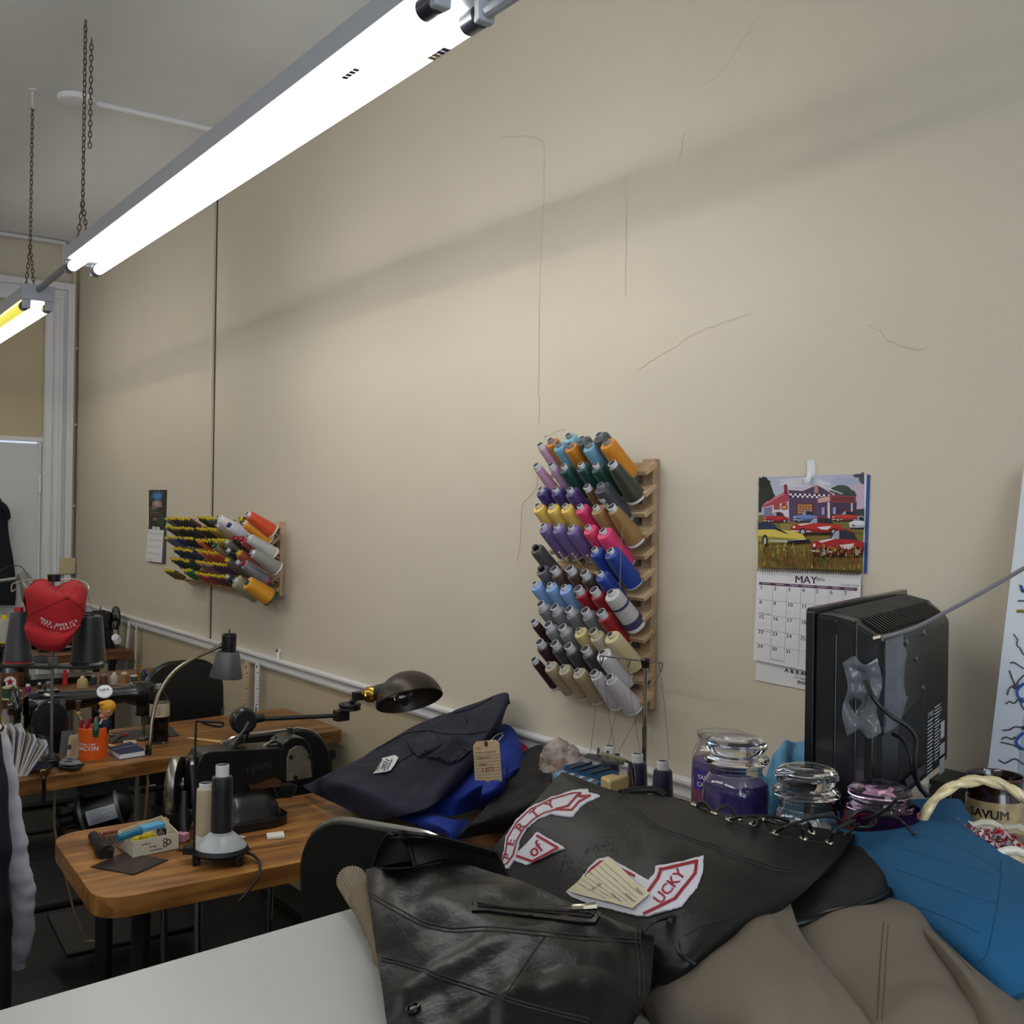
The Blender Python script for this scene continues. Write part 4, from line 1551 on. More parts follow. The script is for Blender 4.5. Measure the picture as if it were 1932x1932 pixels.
def jar(label, c, r, h, waxm, wh, lid=True, body=GLASS, lidm=GLASS, neck=.78, hl=.040, flare=False, lab=None, liftlid=0):
    t = thing('candle_jar', label, 'candle jar', c, group='candle jars beside the television')
    rn = r * neck
    m = MB()
    th = .0028
    if flare:
        out = [(r * .8, 0), (r * .95, .01), (r, h * .5), (r * 1.02, h)]
    else:
        out = [(r * .86, 0), (r * .97, .006), (r, .018), (r, h * .62), (r * .97, h * .72), (rn + .004, h * .84), (rn, h * .88), (rn, h * .95), (rn + .003, h * .97), (rn + .003, h)]
    prof = [(0, 0)] + out + [(x - th, max(z, .006)) for x, z in out[::-1]] + [(0, .006)]
    m.lathe(prof, 40)
    m.build('glass_body', body, t)
    if waxm:
        m = MB()
        wp = [(0, .0068)]
        for x, z in out:
            if z < wh:
                wp.append((x - th - .0005, max(z, .0068)))
        wp += [(wp[-1][0], wh), (0, wh - .002)]
        m.lathe(wp, 36)
        m.build('wax', waxm, t)
    if lid:
        m = MB()
        rl = rn * 1.12
        m.lathe([(0, h + .001), (rn * 1.0, h + .001), (rl * 1.10, h + .003), (rl * 1.12, h + .007), (rl * 1.08, h + .010), (rl * .84, h + .012), (rl * .82, h + .015), (rl * .98, h + hl * .5), (rl * 1.06, h + hl * .66), (rl * 1.02, h + hl * .82), (rl * .86, h + hl * .96), (rl * .55, h + hl + .002), (0, h + hl + .002)],
                40, Matrix.Translation(V((0, 0, liftlid))))
        m.build('lid', lidm, t)
    if lab:
        lr = r + .0006
        a0, a1 = lab[0], lab[1]
        m = MB()
        for zi, (za, zb, mi) in enumerate(lab[2]):
            vs = []
            for i in range(13):
                an = R(a0 + (a1 - a0) * i / 12)
                vs += [(lr * math.cos(an), lr * math.sin(an), za), (lr * math.cos(an), lr * math.sin(an), zb)]
            m.add(vs, [(2 * i, 2 * i + 2, 2 * i + 3, 2 * i + 1) for i in range(12)], mi=mi)
        m.build('label', lab[3], t)
        if len(lab) > 4:
            m = MB()
            am = R((a0 + a1) / 2)
            for txt, z, sz in lab[4]:
                m.text(txt, sz, 0, 0, 0, bold=.01, fn=lambda p, q: V(((lr + .0005) * math.cos(am + p / lr), (lr + .0005) * math.sin(am + p / lr), z + q)))
            m.build('lettering', PAPER, t)
    return t


def base_at(u, dep):
    p = Pd(u, 1000, dep)
    return V((p.x, p.y, CTZ))


def face(c):
    return math.degrees(math.atan2(-c.y, -c.x))


PURP = wax('purple_wax', '4a3a86')
c = base_at(1366, 1.86)
f_ = face(c)
jar('tall open candle jar of lilac wax with purple label, at the wall side', c, .050, .145, wax('lilac_wax', '7a62b0'), .098, lid=False,
    lab=(f_ - 62, f_ + 10, [(.052, .085, 0), (.008, .052, 1)], [mat('label_violet', '3d3087', rough=.4), mat('label_flowers', '6b3358', rough=.5, var=.6, vsc=70)], [('YANKEE', .074, .011), ('CANDLE', .061, .011)]))
c = base_at(1395, 1.70)
jar('large lidded candle jar of purple wax, in front of the open jar', c, .0535, .130, PURP, .100, hl=.042,
    lab=(face(c) + 48, face(c) + 62, [(.02, .045, 0)], [PAPER]))
c = base_at(1529, 1.52)
jar('clear lidded jar, empty looking, between purple jar and television', c, .0485, .125, wax('pale_wax', '9fa3a6'), .078, hl=.042)
c = base_at(1666, 1.50)
jar('magenta bowl candle with a loose pink glass lid in front of television', c, .053, .118, wax('magenta_wax', 'a0125f'), .095, body=GLASSM, lidm=GLASSP, flare=True, neck=.70, hl=.036, liftlid=-.006)

# pale blue cloth behind the jars
BLUEC = mat('light_blue_cloth', '5a94ba', rough=.8, bump=.15, bsc=400)
t = thing('cloth', 'crumpled light blue cloth behind the jars at the edge of the television', 'cloth', base_at(1490, 1.85))
cl = Cloth([[Pd(1440, 1480, 1.86), Pd(1462, 1418, 1.88), Pd(1502, 1400, 1.90), Pd(1532, 1404, 1.92), Pd(1560, 1440, 1.94)],
            [Pd(1446, 1500, 1.80), Pd(1470, 1440, 1.80), Pd(1500, 1432, 1.81), Pd(1535, 1420, 1.83), Pd(1560, 1450, 1.86)],
            [Pd(1450, 1530, 1.76), Pd(1475, 1480, 1.76), Pd(1505, 1490, 1.77), Pd(1535, 1470, 1.78), Pd(1562, 1480, 1.80)],
            [Pd(1452, 1566, 1.77), Pd(1478, 1560, 1.76), Pd(1505, 1562, 1.75), Pd(1535, 1560, 1.76), Pd(1560, 1556, 1.78)]], 40, 40, amp=.016, sc=18, seed=3, folds=((V((.7, .5, .5)), 13, .016, 1), (V((-.3, .6, .8)), 9, .010, 2)))
cl.mb(.004).build('cloth', BLUEC, t, world=True)

# wicker basket of sweets ------------------------------------------------------
bc = base_at(1864, 1.47)
WICK = mat('cream_wicker', 'c9b98f', rough=.35, var=.2, vsc=60, bump=.5, bsc=90, coat=.3)
LINER = mat('pinkish_liner', '9a7a74', rough=.8)
bd_ = math.atan2(RGT0.y, RGT0.x)
t = thing('basket', 'cream wicker basket with arched handle holding wrapped sweets', 'basket', bc, rz=bd_)
m = MB()
rim = []
m.lathe([(0, 0), (.055, 0), (.070, .03), (.082, .080), (.085, .082), (.082, .086), (.077, .082), (.066, .032), (.05, .008), (0, .008)], 36, sx=1.0, sy=.78)
m.build('bowl', WICK, t)
m = MB()
m.tube([(.083 * math.cos(2 * PI * i / 40), .065 * math.sin(2 * PI * i / 40), .085 + .0035 * math.sin(i * 1.9)) for i in range(40)], .0055, 8, closed=True)
m.build('rim', mat('white_rim', 'd2cdbd', rough=.4), t)
m = MB()
m.lathe([(.055, .025), (.070, .045), (.078, .080)], 30, sx=.97, sy=.76)
m.build('liner', LINER, t, solid=.001)
for ph in (0, PI):
    m = MB()
    pts = []
    for i in range(33):
        an = PI * i / 32
        rr = .0035
        tw = i * .75 + ph
        pts.append((-.082 * math.cos(an), rr * math.cos(tw) + .012, .085 + (.075 + rr * math.sin(tw)) * math.sin(an)))
    m.tube(pts, .0055, 8)
    m.build('handle_strand', WICK, t)
CRED = mat('candy_red', 'a3101f', rough=.25, coat=.6)
CWHT = mat('candy_film', 'd6c9cc', rough=.2, alpha=.75)
rnd = random.Random(11)


def candy_meshes():
    m = MB()
    for i in range(12):
        a0, a1 = 2 * PI * i / 12, 2 * PI * (i + 1) / 12
        r = .0105
        m.add([(0, 0, .004), (r * math.cos(a0), r * math.sin(a0), .0028), (r * math.cos(a1), r * math.sin(a1), .0028), (r * math.cos(a0), r * math.sin(a0), -.0028), (r * math.cos(a1), r * math.sin(a1), -.0028), (0, 0, -.004)],
              [(0, 1, 2), (1, 3, 4, 2), (5, 4, 3)], mi=i % 2)
    a = m.build('sweet', [CRED, PLW])
    m = MB()
    for s in (-1, 1):
        for i in range(8):
            a0, a1 = R(-40 + 10 * i), R(-40 + 10 * (i + 1))
            p = [(s * .010, 0, 0), (s * (.010 + .017 * math.cos(a0)), .017 * math.sin(a0), .003 * (-1) ** i), (s * (.010 + .017 * math.cos(a1)), .017 * math.sin(a1), -.003 * (-1) ** i)]
            q = [(x, y, z - .0008) for x, y, z in p]
            m.add(p + q, [(0, 1, 2), (3, 5, 4), (1, 4, 5, 2), (0, 3, 4, 1), (0, 2, 5, 3)], mi=i % 2)
    b = m.build('wrapper', [CRED, CWHT])
    return a, b


ca, cb = candy_meshes()
first = None
for i in range(22):
    an = rnd.uniform(0, 2 * PI)
    rr = rnd.uniform(0, .058) if i > 3 else rnd.uniform(.03, .06)
    lvl = .066 + (i % 3) * .010
    loc = Matrix.Translation(bc) @ Matrix.Rotation(bd_, 4, 'Z') @ Matrix.Translation(V((rr * math.cos(an), rr * math.sin(an) * .75, lvl)))
    M4 = loc @ Matrix.Rotation(rnd.uniform(0, 6), 4, 'Z') @ Matrix.Rotation(rnd.uniform(-.8, .8), 4, 'X') @ Matrix.Rotation(rnd.uniform(-.5, .5), 4, 'Y')
    t = thing('wrapped_candy', 'red and white wrapped peppermint sweet heaped in the wicker basket', 'candy', M4=M4, group='peppermint sweets in the basket')
    for src in (ca, cb):
        o = src if i == 0 else src.copy()
        if i:
            COL.objects.link(o)
        o.parent = t
# mug ---------------------------------------------------------------------------
mc = base_at(1884, 1.76)
t = thing('mug', 'dark brown glazed stoneware mug with brush lettering behind the basket', 'mug', mc)
MUG = mat('brown_glaze', '1e0d08', rough=.12, coat=.8)
MUGC = mat('cream_band', 'a08a66', rough=.25, coat=.5, var=.35, vsc=40)
m = MB()
m.lathe([(0, 0), (.040, 0), (.045, .008), (.0455, .03), (.0455, .066), (.0425, .075), (.0435, .092), (.0455, .100), (.0425, .102), (.0395, .094), (.0395, .01), (0, .008)], 40)
m.build('body', MUG, t)
m = MB()
m.lathe([(.0459, .018), (.0460, .03), (.0460, .062), (.0457, .066)], 40)
m.build('glaze_band', MUGC, t)
m = MB()
m.lathe([(.0435, .0985), (.0458, .101), (.0440, .1032), (.0420, .1022)], 40)
m.build('lip', mat('rust_glaze', '55271a', rough=.2, coat=.6), t)
m = MB()
hd = math.radians(face(mc) - 80)
hv = V((math.cos(hd), math.sin(hd), 0))
m.tube([hv * .043 + V((0, 0, .078)), hv * .062 + V((0, 0, .080)), hv * .072 + V((0, 0, .058)), hv * .064 + V((0, 0, .03)), hv * .043 + V((0, 0, .022))], .007, 10, 5)
m.build('handle', MUG, t)
m = MB()
am = R(face(mc) - 12)
m.text('SAVUM', .020, 0, 0, 0, bold=.01, fn=lambda p, q: V((.0463 * math.cos(am + p / .046), .0463 * math.sin(am + p / .046), .046 + q)))
m.build('lettering', PLK, t)
# flat things on the counter by the wall
t = thing('keyboard', 'dark flat keyboard panel with pale rows, behind the mug by the wall', 'keyboard', base_at(1830, 1.98))
p0 = [Pz(1752, 1470, 1.115), Pz(1800, 1436, 1.115), Pz(1880, 1446, 1.115), Pz(1850, 1490, 1.115)]
MB().prism([V((p.x, p.y, CTZ + .001)) for p in p0], (0, 0, .034)).build('case', mat('dark_grey_plastic', '35332f', rough=.5), t, world=True, bevel=.003)
KEYC = mat('pale_keys', 'b5a888', rough=.5)
for i in range(3):
    f0, f1 = .72 + i * .09, .77 + i * .09
    for j in range(5):
        g0, g1 = j / 5 * .62 + .02, (j + .8) / 5 * .62 + .02
        q = []
        for (f, g) in ((f0, g0), (f0, g1), (f1, g1), (f1, g0)):
            q.append((p0[0] * (1 - g) + p0[3] * g) * (1 - f) + (p0[1] * (1 - g) + p0[2] * g) * f)
        MB().prism([V((p.x, p.y, CTZ + .035)) for p in q], (0, 0, .004)).build('key', KEYC, t, world=True)
for k, (px, z, lab_) in enumerate(((((1730, 1470), (1800, 1462), (1840, 1478), (1760, 1500)), .004, 'white sheet of paper under the television cords'), (((1745, 1492), (1790, 1478), (1850, 1500), (1790, 1520)), .002, 'white sheet of paper in front of the brown mug'))):
    t = thing('paper_sheet', lab_, 'paper', Pz(*px[0], CTZ))
    MB().prism([Pz(*p, CTZ + .001 + z) for p in px], (0, 0, .0012)).build('sheet', PAPER, t, world=True)

# leaning white board with line drawing -----------------------------------------
E0 = V((-1.03, 1.772, CTZ + .002))
E1 = Py(1930, 882, 1.895)
E1.x = -1.03
up_ = (E1 - E0)
BH = up_.length
up_.normalize()
rt_ = V((1, 0, 0))
nb = up_.cross(rt_).normalized()
if nb.y > 0:
    nb = -nb
t = thing('drawing_board', 'white foam board with blue line drawing leaning on the wall at right', 'board', E0)
m = MB()
BW = .62
m.prism([E0, E0 + rt_ * BW, E0 + rt_ * BW + up_ * BH, E0 + up_ * BH], -nb * .012)
m.build('board', mat('board_white', 'ccd3dc', rough=.5), t, world=True, bevel=.0015)


def onb(u, v, off=.001):
    d = ray(u, v)
    k = (E0 - EYE).dot(nb) / d.dot(nb)
    return EYE + d * k + nb * off


def K(x, y):
    return 1800 + x * .3317, 860 + y * .3317


m = MB()
l0, l1 = onb(*K(388, 690), .0006), onb(*K(262, 1760), .0006)
dl = (l0 - E0).dot(rt_)
m.add([E0 + rt_ * .055 + up_ * .0 + nb * .0006, E0 + rt_ * (BW - .05) + nb * .0006, E0 + rt_ * (BW - .05) + up_ * (BH - .06) + nb * .0006, E0 + rt_ * .055 + up_ * (BH - .06) + nb * .0006], [(0, 1, 2, 3)])
m.build('panel', mat('board_panel', 'aab4bd', rough=.5), t, world=True, smooth=False)
DRK = mat('drawing_ink', '3c4148', rough=.6)
DBL = mat('drawing_blue', '24489a', rough=.5)
DYE = mat('drawing_ochre', '8a8038', rough=.6)


def stroke(pts, w, mm, nm='line'):
    p3 = [onb(*K(x, y), .0012) for x, y in pts]
    MB().tube(p3, w, 5, 5).build(nm, mm, t, world=True)


for pts in ([(340, 1015), (362, 1045), (358, 1075), (378, 1095), (398, 1130), (430, 1140)], [(322, 1180), (345, 1176), (370, 1192), (398, 1210)], [(352, 1312), (335, 1270), (318, 1222)], [(355, 1300), (380, 1268), (400, 1248)],
            [(345, 1315), (320, 1318), (304, 1362)], [(352, 1320), (375, 1390), (400, 1445)], [(297, 1412), (318, 1398), (345, 1408), (370, 1385), (398, 1380)], [(280, 1562), (320, 1558), (350, 1542), (400, 1548)],
            [(272, 1612), (300, 1600), (330, 1612), (352, 1600)], [(268, 1630), (320, 1640), (362, 1655)], [(258, 1730), (290, 1748), (320, 1735), (350, 1724), (375, 1738), (400, 1756)], [(376, 735), (390, 745), (385, 770), (405, 775)], [(366, 825), (410, 825)]):
    stroke(pts, .0012, DRK)
for pts in ([(400, 1295), (372, 1320), (360, 1345), (372, 1378), (400, 1400)], [(400, 1575), (370, 1600), (356, 1630), (378, 1662), (400, 1668)], [(380, 740), (392, 760), (410, 762)]):
    stroke(pts, .0026, DBL, 'blue_line')
stroke([(360, 884), (385, 882), (420, 888)], .003, DYE, 'ochre_line')
for x, y in ((345, 1314), (362, 1306), (378, 1662), (396, 1548)):
    m = MB()
    pts = [onb(*K(x + 9 * math.cos(i), y + 8 * math.sin(i)), .0014) for i in [2 * PI * j / 12 for j in range(12)]]
    m.tube(pts, .001, 5, closed=True)
    m.build('ring', DRK, t, world=True)
# ------------------------------------------------------------------ sewing tables
TOPW = wood('honey_oak', '6a431b', '94632e', 'b3803f', axis=1)
TOPW2 = wood('worn_oak', '583a18', '85592a', 'ab7e42', axis=1)
TOPW3 = wood('brown_plank', '573519', '7a4d27', '936338', axis=1)
IRON = mat('black_iron_frame', '100f10', rough=.5, bump=.2, bsc=60)
ENAM = mat('black_enamel', '0d0d0f', rough=.22, coat=.5, var=.3, vsc=9)
ENAM2 = mat('worn_black_enamel', '0f0f11', rough=.34, coat=.2, var=.4, vsc=7, bump=.08, bsc=40)
CHROME = mat('chrome', 'b9b9b6', rough=.12, metal=1)
BRASS = mat('brass', 'b8923f', rough=.25, metal=1)
DULL = mat('dull_steel', '7f7b73', rough=.35, metal=1, bump=.1, bsc=50)
RUBB = mat('black_rubber', '0b0b0c', rough=.6)
TZ = .76


def table(label, pts, m_, group, th=.045, radius=0, legs=True):
    """pts: 4 corners (x, y) front-left, front-right, back-right, back-left seen from the aisle"""
    cx = sum(p[0] for p in pts) / 4
    cy = sum(p[1] for p in pts) / 4
    t = thing('sewing_table', label, 'table', (cx, cy, 0), group=group)
    poly = []
    for i, p in enumerate(pts):
        p = V((p[0], p[1], 0))
        r = radius if i in (0, 3) else .012
        a = (V((*pts[i - 1], 0)) - p).normalized()
        b = (V((*pts[(i + 1) % 4], 0)) - p).normalized()
        c0, c1 = p + a * r, p + b * r
        for k in range(7):
            u = k / 6
            poly.append(c0 * (1 - u) ** 2 + p * 2 * u * (1 - u) + c1 * u * u)
    MB().prism([V((q.x, q.y, TZ - th)) for q in poly], (0, 0, th)).build('tabletop', m_, t, world=True, bevel=.006, bseg=3)
    if legs:
        y0 = min(p[1] for p in pts) + .14
        y1 = max(p[1] for p in pts) - .1
        x0 = min(p[0] for p in pts) + .08
        x1 = max(p[0] for p in pts) - .12
        for yy in (y0, y1):
            m = MB()
            m.tube([(x0, yy, .02), (x0 + .04, yy, .4), (x0 + .03, yy, TZ - th)], .022, 8, 4)
            m.tube([(x1, yy, .02), (x1 - .04, yy, .4), (x1 - .03, yy, TZ - th)], .022, 8, 4)
            m.box(((x0 + x1) / 2, yy, .03), (x1 - x0 + .08, .05, .03))
            m.box(((x0 + x1) / 2, yy, TZ - th - .02), (x1 - x0, .04, .036))
            m.box(((x0 + x1) / 2, yy, .36), (x1 - x0 - .06, .03, .03))
            m.build('leg_frame', IRON, t, world=True)
        m = MB()
        m.cyl((x0 + .1, y0, .16), (x0 + .1, y1, .16), .014, 10)
        m.build('stretcher', IRON, t, world=True)
        m = MB()
        m.box(((x0 + x1) / 2, (y0 + y1) / 2 - .1, .12), (.30, .44, .02), rot=Matrix.Rotation(R(8), 3, 'Y'))
        m.build('treadle', IRON, t, world=True, bevel=.004)
    return t


G_T = 'sewing tables in a row along the wall'
table('honey oak sewing table with rounded corner, nearest to the counter', [(-2.352, .62), (-2.37, WY - .04), (-2.935, WY - .04), (-2.90, .645)], TOPW, G_T, radius=.085)
table('worn oak sewing table in the middle, with orange cup and cola bottle', [(-3.49, .50), (-3.715, WY - .035), (-4.26, WY - .035), (-4.10, .50)], TOPW2, G_T, radius=.03)
table('brown sewing table with a row of thread spools, behind the middle table', [(-5.06, .45), (-5.12, WY - .035), (-5.70, WY - .035), (-5.66, .45)], TOPW3, G_T, radius=.02)
table('farthest brown sewing table, below the white door', [(-6.38, .4), (-6.44, WY - .035), (-7.0, WY - .035), (-6.96, .4)], TOPW3, G_T, radius=.02)
# small brown table the overlock stands on
table('low brown table under the overlock machine by the wall', [(-1.42, 1.46), (-1.42, WY - .04), (-2.30, WY - .04), (-2.30, 1.46)], wood('dark_brown_top', '492b14', '674223', '7c5230', axis=0), G_T)


# ------------------------------------------------------------------ machine with horizontal arm (helper used at the tables)
def machine(name, label, T, em, badge=False, scale=1.0):
    """black cast machine: local +y along the arm from the hand wheel to the needle, +x toward the sewer, z up, base at 0"""
    t = thing(name, label, 'sewing machine', M4=T, group='black sewing machines')
    m = MB()
    m.prism([V((p[0], p[1] + .20, 0)) for p in rrect(.17, .46, .02)], (0, 0, .022))
    m.build('bed', em, t, bevel=.005)

    def sec(c, ax, w, h, n=16, pw=.7):
        """superellipse ring at c, normal ax"""
        out = []
        for i in range(n):
            a_ = 2 * PI * i / n
            ca_, sa_ = math.cos(a_), math.sin(a_)
            px = w * math.copysign(abs(ca_) ** pw, ca_)
            pz = h * math.copysign(abs(sa_) ** pw, sa_)
            if ax == 'z':
                out.append((c[0] + px, c[1] + pz, c[2]))
            else:
                out.append((c[0] + px, c[1], c[2] + pz))
        return out
    m = MB()
    m.loft([sec((0, .055, .018), 'z', .070, .092), sec((0, .055, .05), 'z', .060, .078), sec((0, .055, .12), 'z', .056, .074), sec((0, .058, .17), 'z', .052, .074), sec((0, .060, .205), 'z', .046, .066), sec((0, .060, .230), 'z', .034, .048)])
    m.build('pillar', em, t, angle=60)
    m = MB()
    m.loft([sec((0, -.02, .185), 'y', .030, .030), sec((0, -.005, .188), 'y', .044, .044), sec((0, .05, .192), 'y', .046, .047), sec((0, .11, .195), 'y', .040, .038), sec((0, .22, .200), 'y', .036, .030), sec((0, .32, .203), 'y', .036, .030), sec((0, .36, .198), 'y', .040, .040)])
    m.build('arm', em, t, angle=60)
    m = MB()
    m.loft([sec((0, .355, .185), 'y', .040, .062), sec((0, .385, .182), 'y', .041, .066), sec((0, .415, .182), 'y', .038, .064), sec((0, .425, .182), 'y', .030, .055)])
    m.build('head', em, t, angle=60)
    m = MB()
    m.cyl((0, .39, .125), (0, .39, .03), .005, 10)
    m.box((0, .39, .035), (.014, .03, .006))
    m.build('needle_bar', CHROME, t)
    m = MB()
    m.cyl((0, .37, .246), (0, .37, .30), .006, 10)
    m.cyl((0, .37, .30), (0, .37, .31), .010, 10)
    m.build('presser_screw', BRASS, t)
    m = MB()
    Ty = axisM((0, -1, 0))
    m.lathe([(0, -.01), (.018, -.01), (.02, .004), (.062, .006), (.072, .0), (.077, .006), (.077, .016), (.072, .022), (.06, .018), (.03, .022), (.022, .035), (0, .037)], 36, Matrix.Translation(V((0, -.035, .185))) @ Ty)
    m.build('hand_wheel', em, t, angle=50)
    m = MB()
    m.tube([(.0, -.05 + .0, .185 + .060 * math.sin(a_)) if False else (.060 * math.cos(a_), -.047, .185 + .060 * math.sin(a_)) for a_ in [2 * PI * i / 30 for i in range(30)]], .006, 8, closed=True)
    m.build('belt_groove', CHROME, t)
    m = MB()
    m.tube([(.064, -.045, .18), (.066, -.045, .05), (.06, -.045, -.06)], .0045, 8)
    m.tube([(-.064, -.045, .18), (-.066, -.045, .05), (-.06, -.045, -.06)], .0045, 8)
    m.build('drive_belt', mat('leather_belt', '3a2a20', rough=.7), t)
    m = MB()
    m.cyl((.046, .10, .20), (.052, .10, .20), .011, 16)
    m.build('arm_knob', DULL, t)
    if badge:
        m = MB()
        m.lathe([(0, 0), (.026, 0), (.0275, .003), (.024, .006), (0, .0075)], 28, Matrix.Translation(V((.030, .245, .222))) @ axisM((.75, -.15, .62)))
        m.build('badge', PLW, t)
        m = MB()
        bn = V((.75, -.15, .62)).normalized()
        bx = (V((0, 1, 0)) - bn * bn.y).normalized()
        by = bn.cross(bx)
        TB = Matrix(((bx.x, by.x, bn.x, .030), (bx.y, by.y, bn.y, .245), (bx.z, by.z, bn.z, .222), (0, 0, 0, 1)))
        m.text('NRA', .016, 0, 0, 0, bold=.01, fn=lambda p, q: TB @ V((p, q + .004, .0074)))
        for i in range(3):
            m.add([TB @ V((-.012 + i * .006, -.008, .0072)), TB @ V((-.006 + i * .006, -.004, .0072)), TB @ V((-.006 + i * .006, -.006, .0072))], [(0, 1, 2)])
        m.build('badge_print', mat('badge_blue', '26306b', rough=.5), t)
    m = MB()
    m.lathe([(0, 0), (.056, 0), (.060, .003), (.056, .006), (0, .007)], 32, Matrix.Translation(V((.050, .06, .145))) @ axisM((1, 0, .08)))
    m.build('side_cover', em, t)
    m = MB()
    m.box((0, .06, .235), (.05, .07, .008))
    m.cyl((.0, .05, .236), (.0, .05, .262), .004, 8)
    m.build('spool_plate', em, t, bevel=.002)
    return t


def Mpl(x, y, z, rz=0, s=1):
    return Matrix.Translation(V((x, y, z))) @ Matrix.Rotation(rz, 4, 'Z') @ Matrix.Diagonal((s, s, s, 1))


machine('sewing_machine', 'black sewing machine with round white badge on the middle table', Mpl(-3.93, .80, TZ - .024, R(-4), .98), ENAM, badge=True)
machine('sewing_machine', 'black sewing machine behind the row of spools on the brown table', Mpl(-5.46, .98, TZ + .01, R(-2), .95), ENAM)
machine('sewing_machine', 'black sewing machine on the farthest table, only its black wheel end seen', Mpl(-6.68, 1.80, TZ, R(180), .95), ENAM)

# ------------------------------------------------------------------ blind stitch machine on the near table
XM = -2.78
bt = thing('blind_stitch_machine', 'worn black blind stitch machine with grey face plate and metal hand wheel, near table', 'sewing machine', Px(480, 1570, XM).xy.to_3d() + V((0, 0, TZ)))


def B(x, y):           # close-up crop of the machine
    return 300 + x * .20704, 1300 + y * .20704


def bx_(pts, dx, th, name, m_, bev=.006, seg=3):
    p = [Px(*B(*q), XM + dx) for q in pts]
    return MB().prism(p, (-th, 0, 0)).build(name, m_, bt, world=True, bevel=bev, bseg=seg)


bx_([(330, 900), (345, 700), (400, 590), (460, 570), (730, 555), (900, 548), (1100, 535), (1165, 560), (1160, 835), (1050, 800), (900, 860), (790, 880), (760, 960), (770, 1060), (800, 1180), (640, 1200), (560, 1240), (400, 1200), (340, 1080)], .045, .09, 'arm', ENAM2, .022, 4)
bx_([(1120, 500), (1180, 455), (1260, 440), (1330, 450), (1380, 520), (1400, 620), (1405, 805), (1180, 850), (1130, 830)], .042, .085, 'head', ENAM2, .02, 4)
bx_([(1165, 640), (1190, 560), (1250, 520), (1310, 520), (1355, 570), (1385, 640), (1398, 805), (1165, 845)], .047, .006, 'face_plate', mat('grey_face_plate', '6e675c', rough=.5, metal=.5, var=.25, vsc=30, bump=.1, bsc=60), .002, 2)
for q in ((1375, 615), (1240, 805), (1200, 620)):
    p = Px(*B(*q), XM + .047)
    MB().cyl(p, p + V((.006, 0, 0)), .006, 12).build('screw', IRON, bt, world=True)
bx_([(398, 600), (470, 585), (720, 560), (770, 572), (700, 600), (440, 625)], .03, .05, 'top_plate', mat('plate_black', '2a2a2c', rough=.35), .003, 2)
# base: rounded foot
p0 = Px(*B(640, 1300), XM + .16)
m = MB()
bc_ = Px(*B(810, 1190), XM + .0)
prof = [V((p[0] + XM + .02, p[1] + Px(*B(720, 1200), XM).y, TZ + .002)) for p in rrect(.22, .215, .06, 7)]
m.prism(prof, (0, 0, .022))
m.build('base', ENAM2, bt, world=True, bevel=.008, bseg=3)
m = MB()
m.loft([[V((XM + .02 + (q[0]) * s_, Px(*B(730, 1200), XM).y + q[1] * s_, TZ + z)) for q in rrect(.19, .18, .05, 6)] for s_, z in ((1, .02), (.9, .05), (.7, .075), (.5, .085))])
m.build('base_casting', ENAM2, bt, world=True, angle=50)
# lower cylinder arm with wooden coloured sleeve plate
bx_([(810, 870), (1060, 785), (1125, 830), (1120, 880), (840, 930)], .03, .06, 'work_plate', mat('copper_plate', '6b4a35', rough=.4, metal=.5), .004, 2)
bx_([(740, 880), (800, 860), (830, 920), (820, 1060), (760, 1080)], .03, .05, 'lower_arm', ENAM2, .01, 3)
q = Px(*B(1180, 950), XM)
m = MB()
for i in range(5):
    qq = Px(*B(1150, 905 + i * 18), XM)
    m.lathe([(0, 0), (.030 - .002 * i, 0), (.034 - .002 * i, .004), (.030 - .002 * i, .008), (0, .008)], 24, Matrix.Translation(V((XM, qq.y, qq.z))))
m.build('cast_rings', IRON, bt, world=True)
# hand wheels
hw = Px(*B(150, 865), XM)
m = MB()
m.lathe([(0, .006), (.05, .004), (.062, -.004), (.070, .0), (.075, .010), (.072, .022), (.060, .026), (.02, .03), (.02, .05), (0, .05)], 44, Matrix.Translation(hw + V((0, -.01, 0))) @ axisM((.62, 1, 0)))
m.build('hand_wheel', DULL, bt, world=True, angle=50)
h2 = Px(*B(262, 830), XM)
m = MB()
m.lathe([(0, 0), (.055, 0), (.066, .004), (.058, .010), (.066, .016), (.066, .024), (.05, .03), (.02, .034), (.02, .08), (0, .08)], 40, Matrix.Translation(h2 + V((0, -.012, 0))) @ axisM((.3, 1, 0)))
m.build('belt_pulley', ENAM, bt, world=True, angle=50)
# gears and levers by the wheel
for (x, y, r) in ((150, 1110, .028), (200, 1190, .03), (170, 1240, .024), (260, 1160, .02), (110, 1100, .016)):
    p = Px(*B(x, y), XM + .03)
    m = MB()
    m.cyl(p, p + V((-.06, .03, 0)), r, 18)
    m.build('gear', ENAM2 if r > .02 else DULL, bt, world=True, bevel=.003)
m = MB()
m.tube([Px(*B(230, 930), XM + .06), Px(*B(225, 1180), XM + .08), Px(*B(240, 1420), XM + .12)], .011, 8)
m.build('lever', IRON, bt, world=True)
m = MB()
m.tube([Px(*B(300, 700), XM + .05), Px(*B(320, 900), XM + .08), Px(*B(345, 1250), XM + .12), Px(*B(370, 1500), XM + .2)], .009, 8)
m.build('lever', IRON, bt, world=True)
m = MB()
for pts in ([(950, 525), (1000, 490), (1050, 470), (1120, 520)], [(1060, 470), (1065, 430), (1075, 440)], [(980, 500), (1020, 510), (1100, 495)]):
    m.tube([Px(*B(*p), XM + .01) for p in pts], .0035, 6, 3)
m.build('tension_lever', DULL, bt, world=True)
m = MB()
a_, b_ = Px(*B(1190, 430), XM), Px(*B(1190, 370), XM)
m.box((a_ + b_) / 2, (.012, .014, .030))
m.tube([b_, b_ + V((0, .03, .004))], .003, 6)
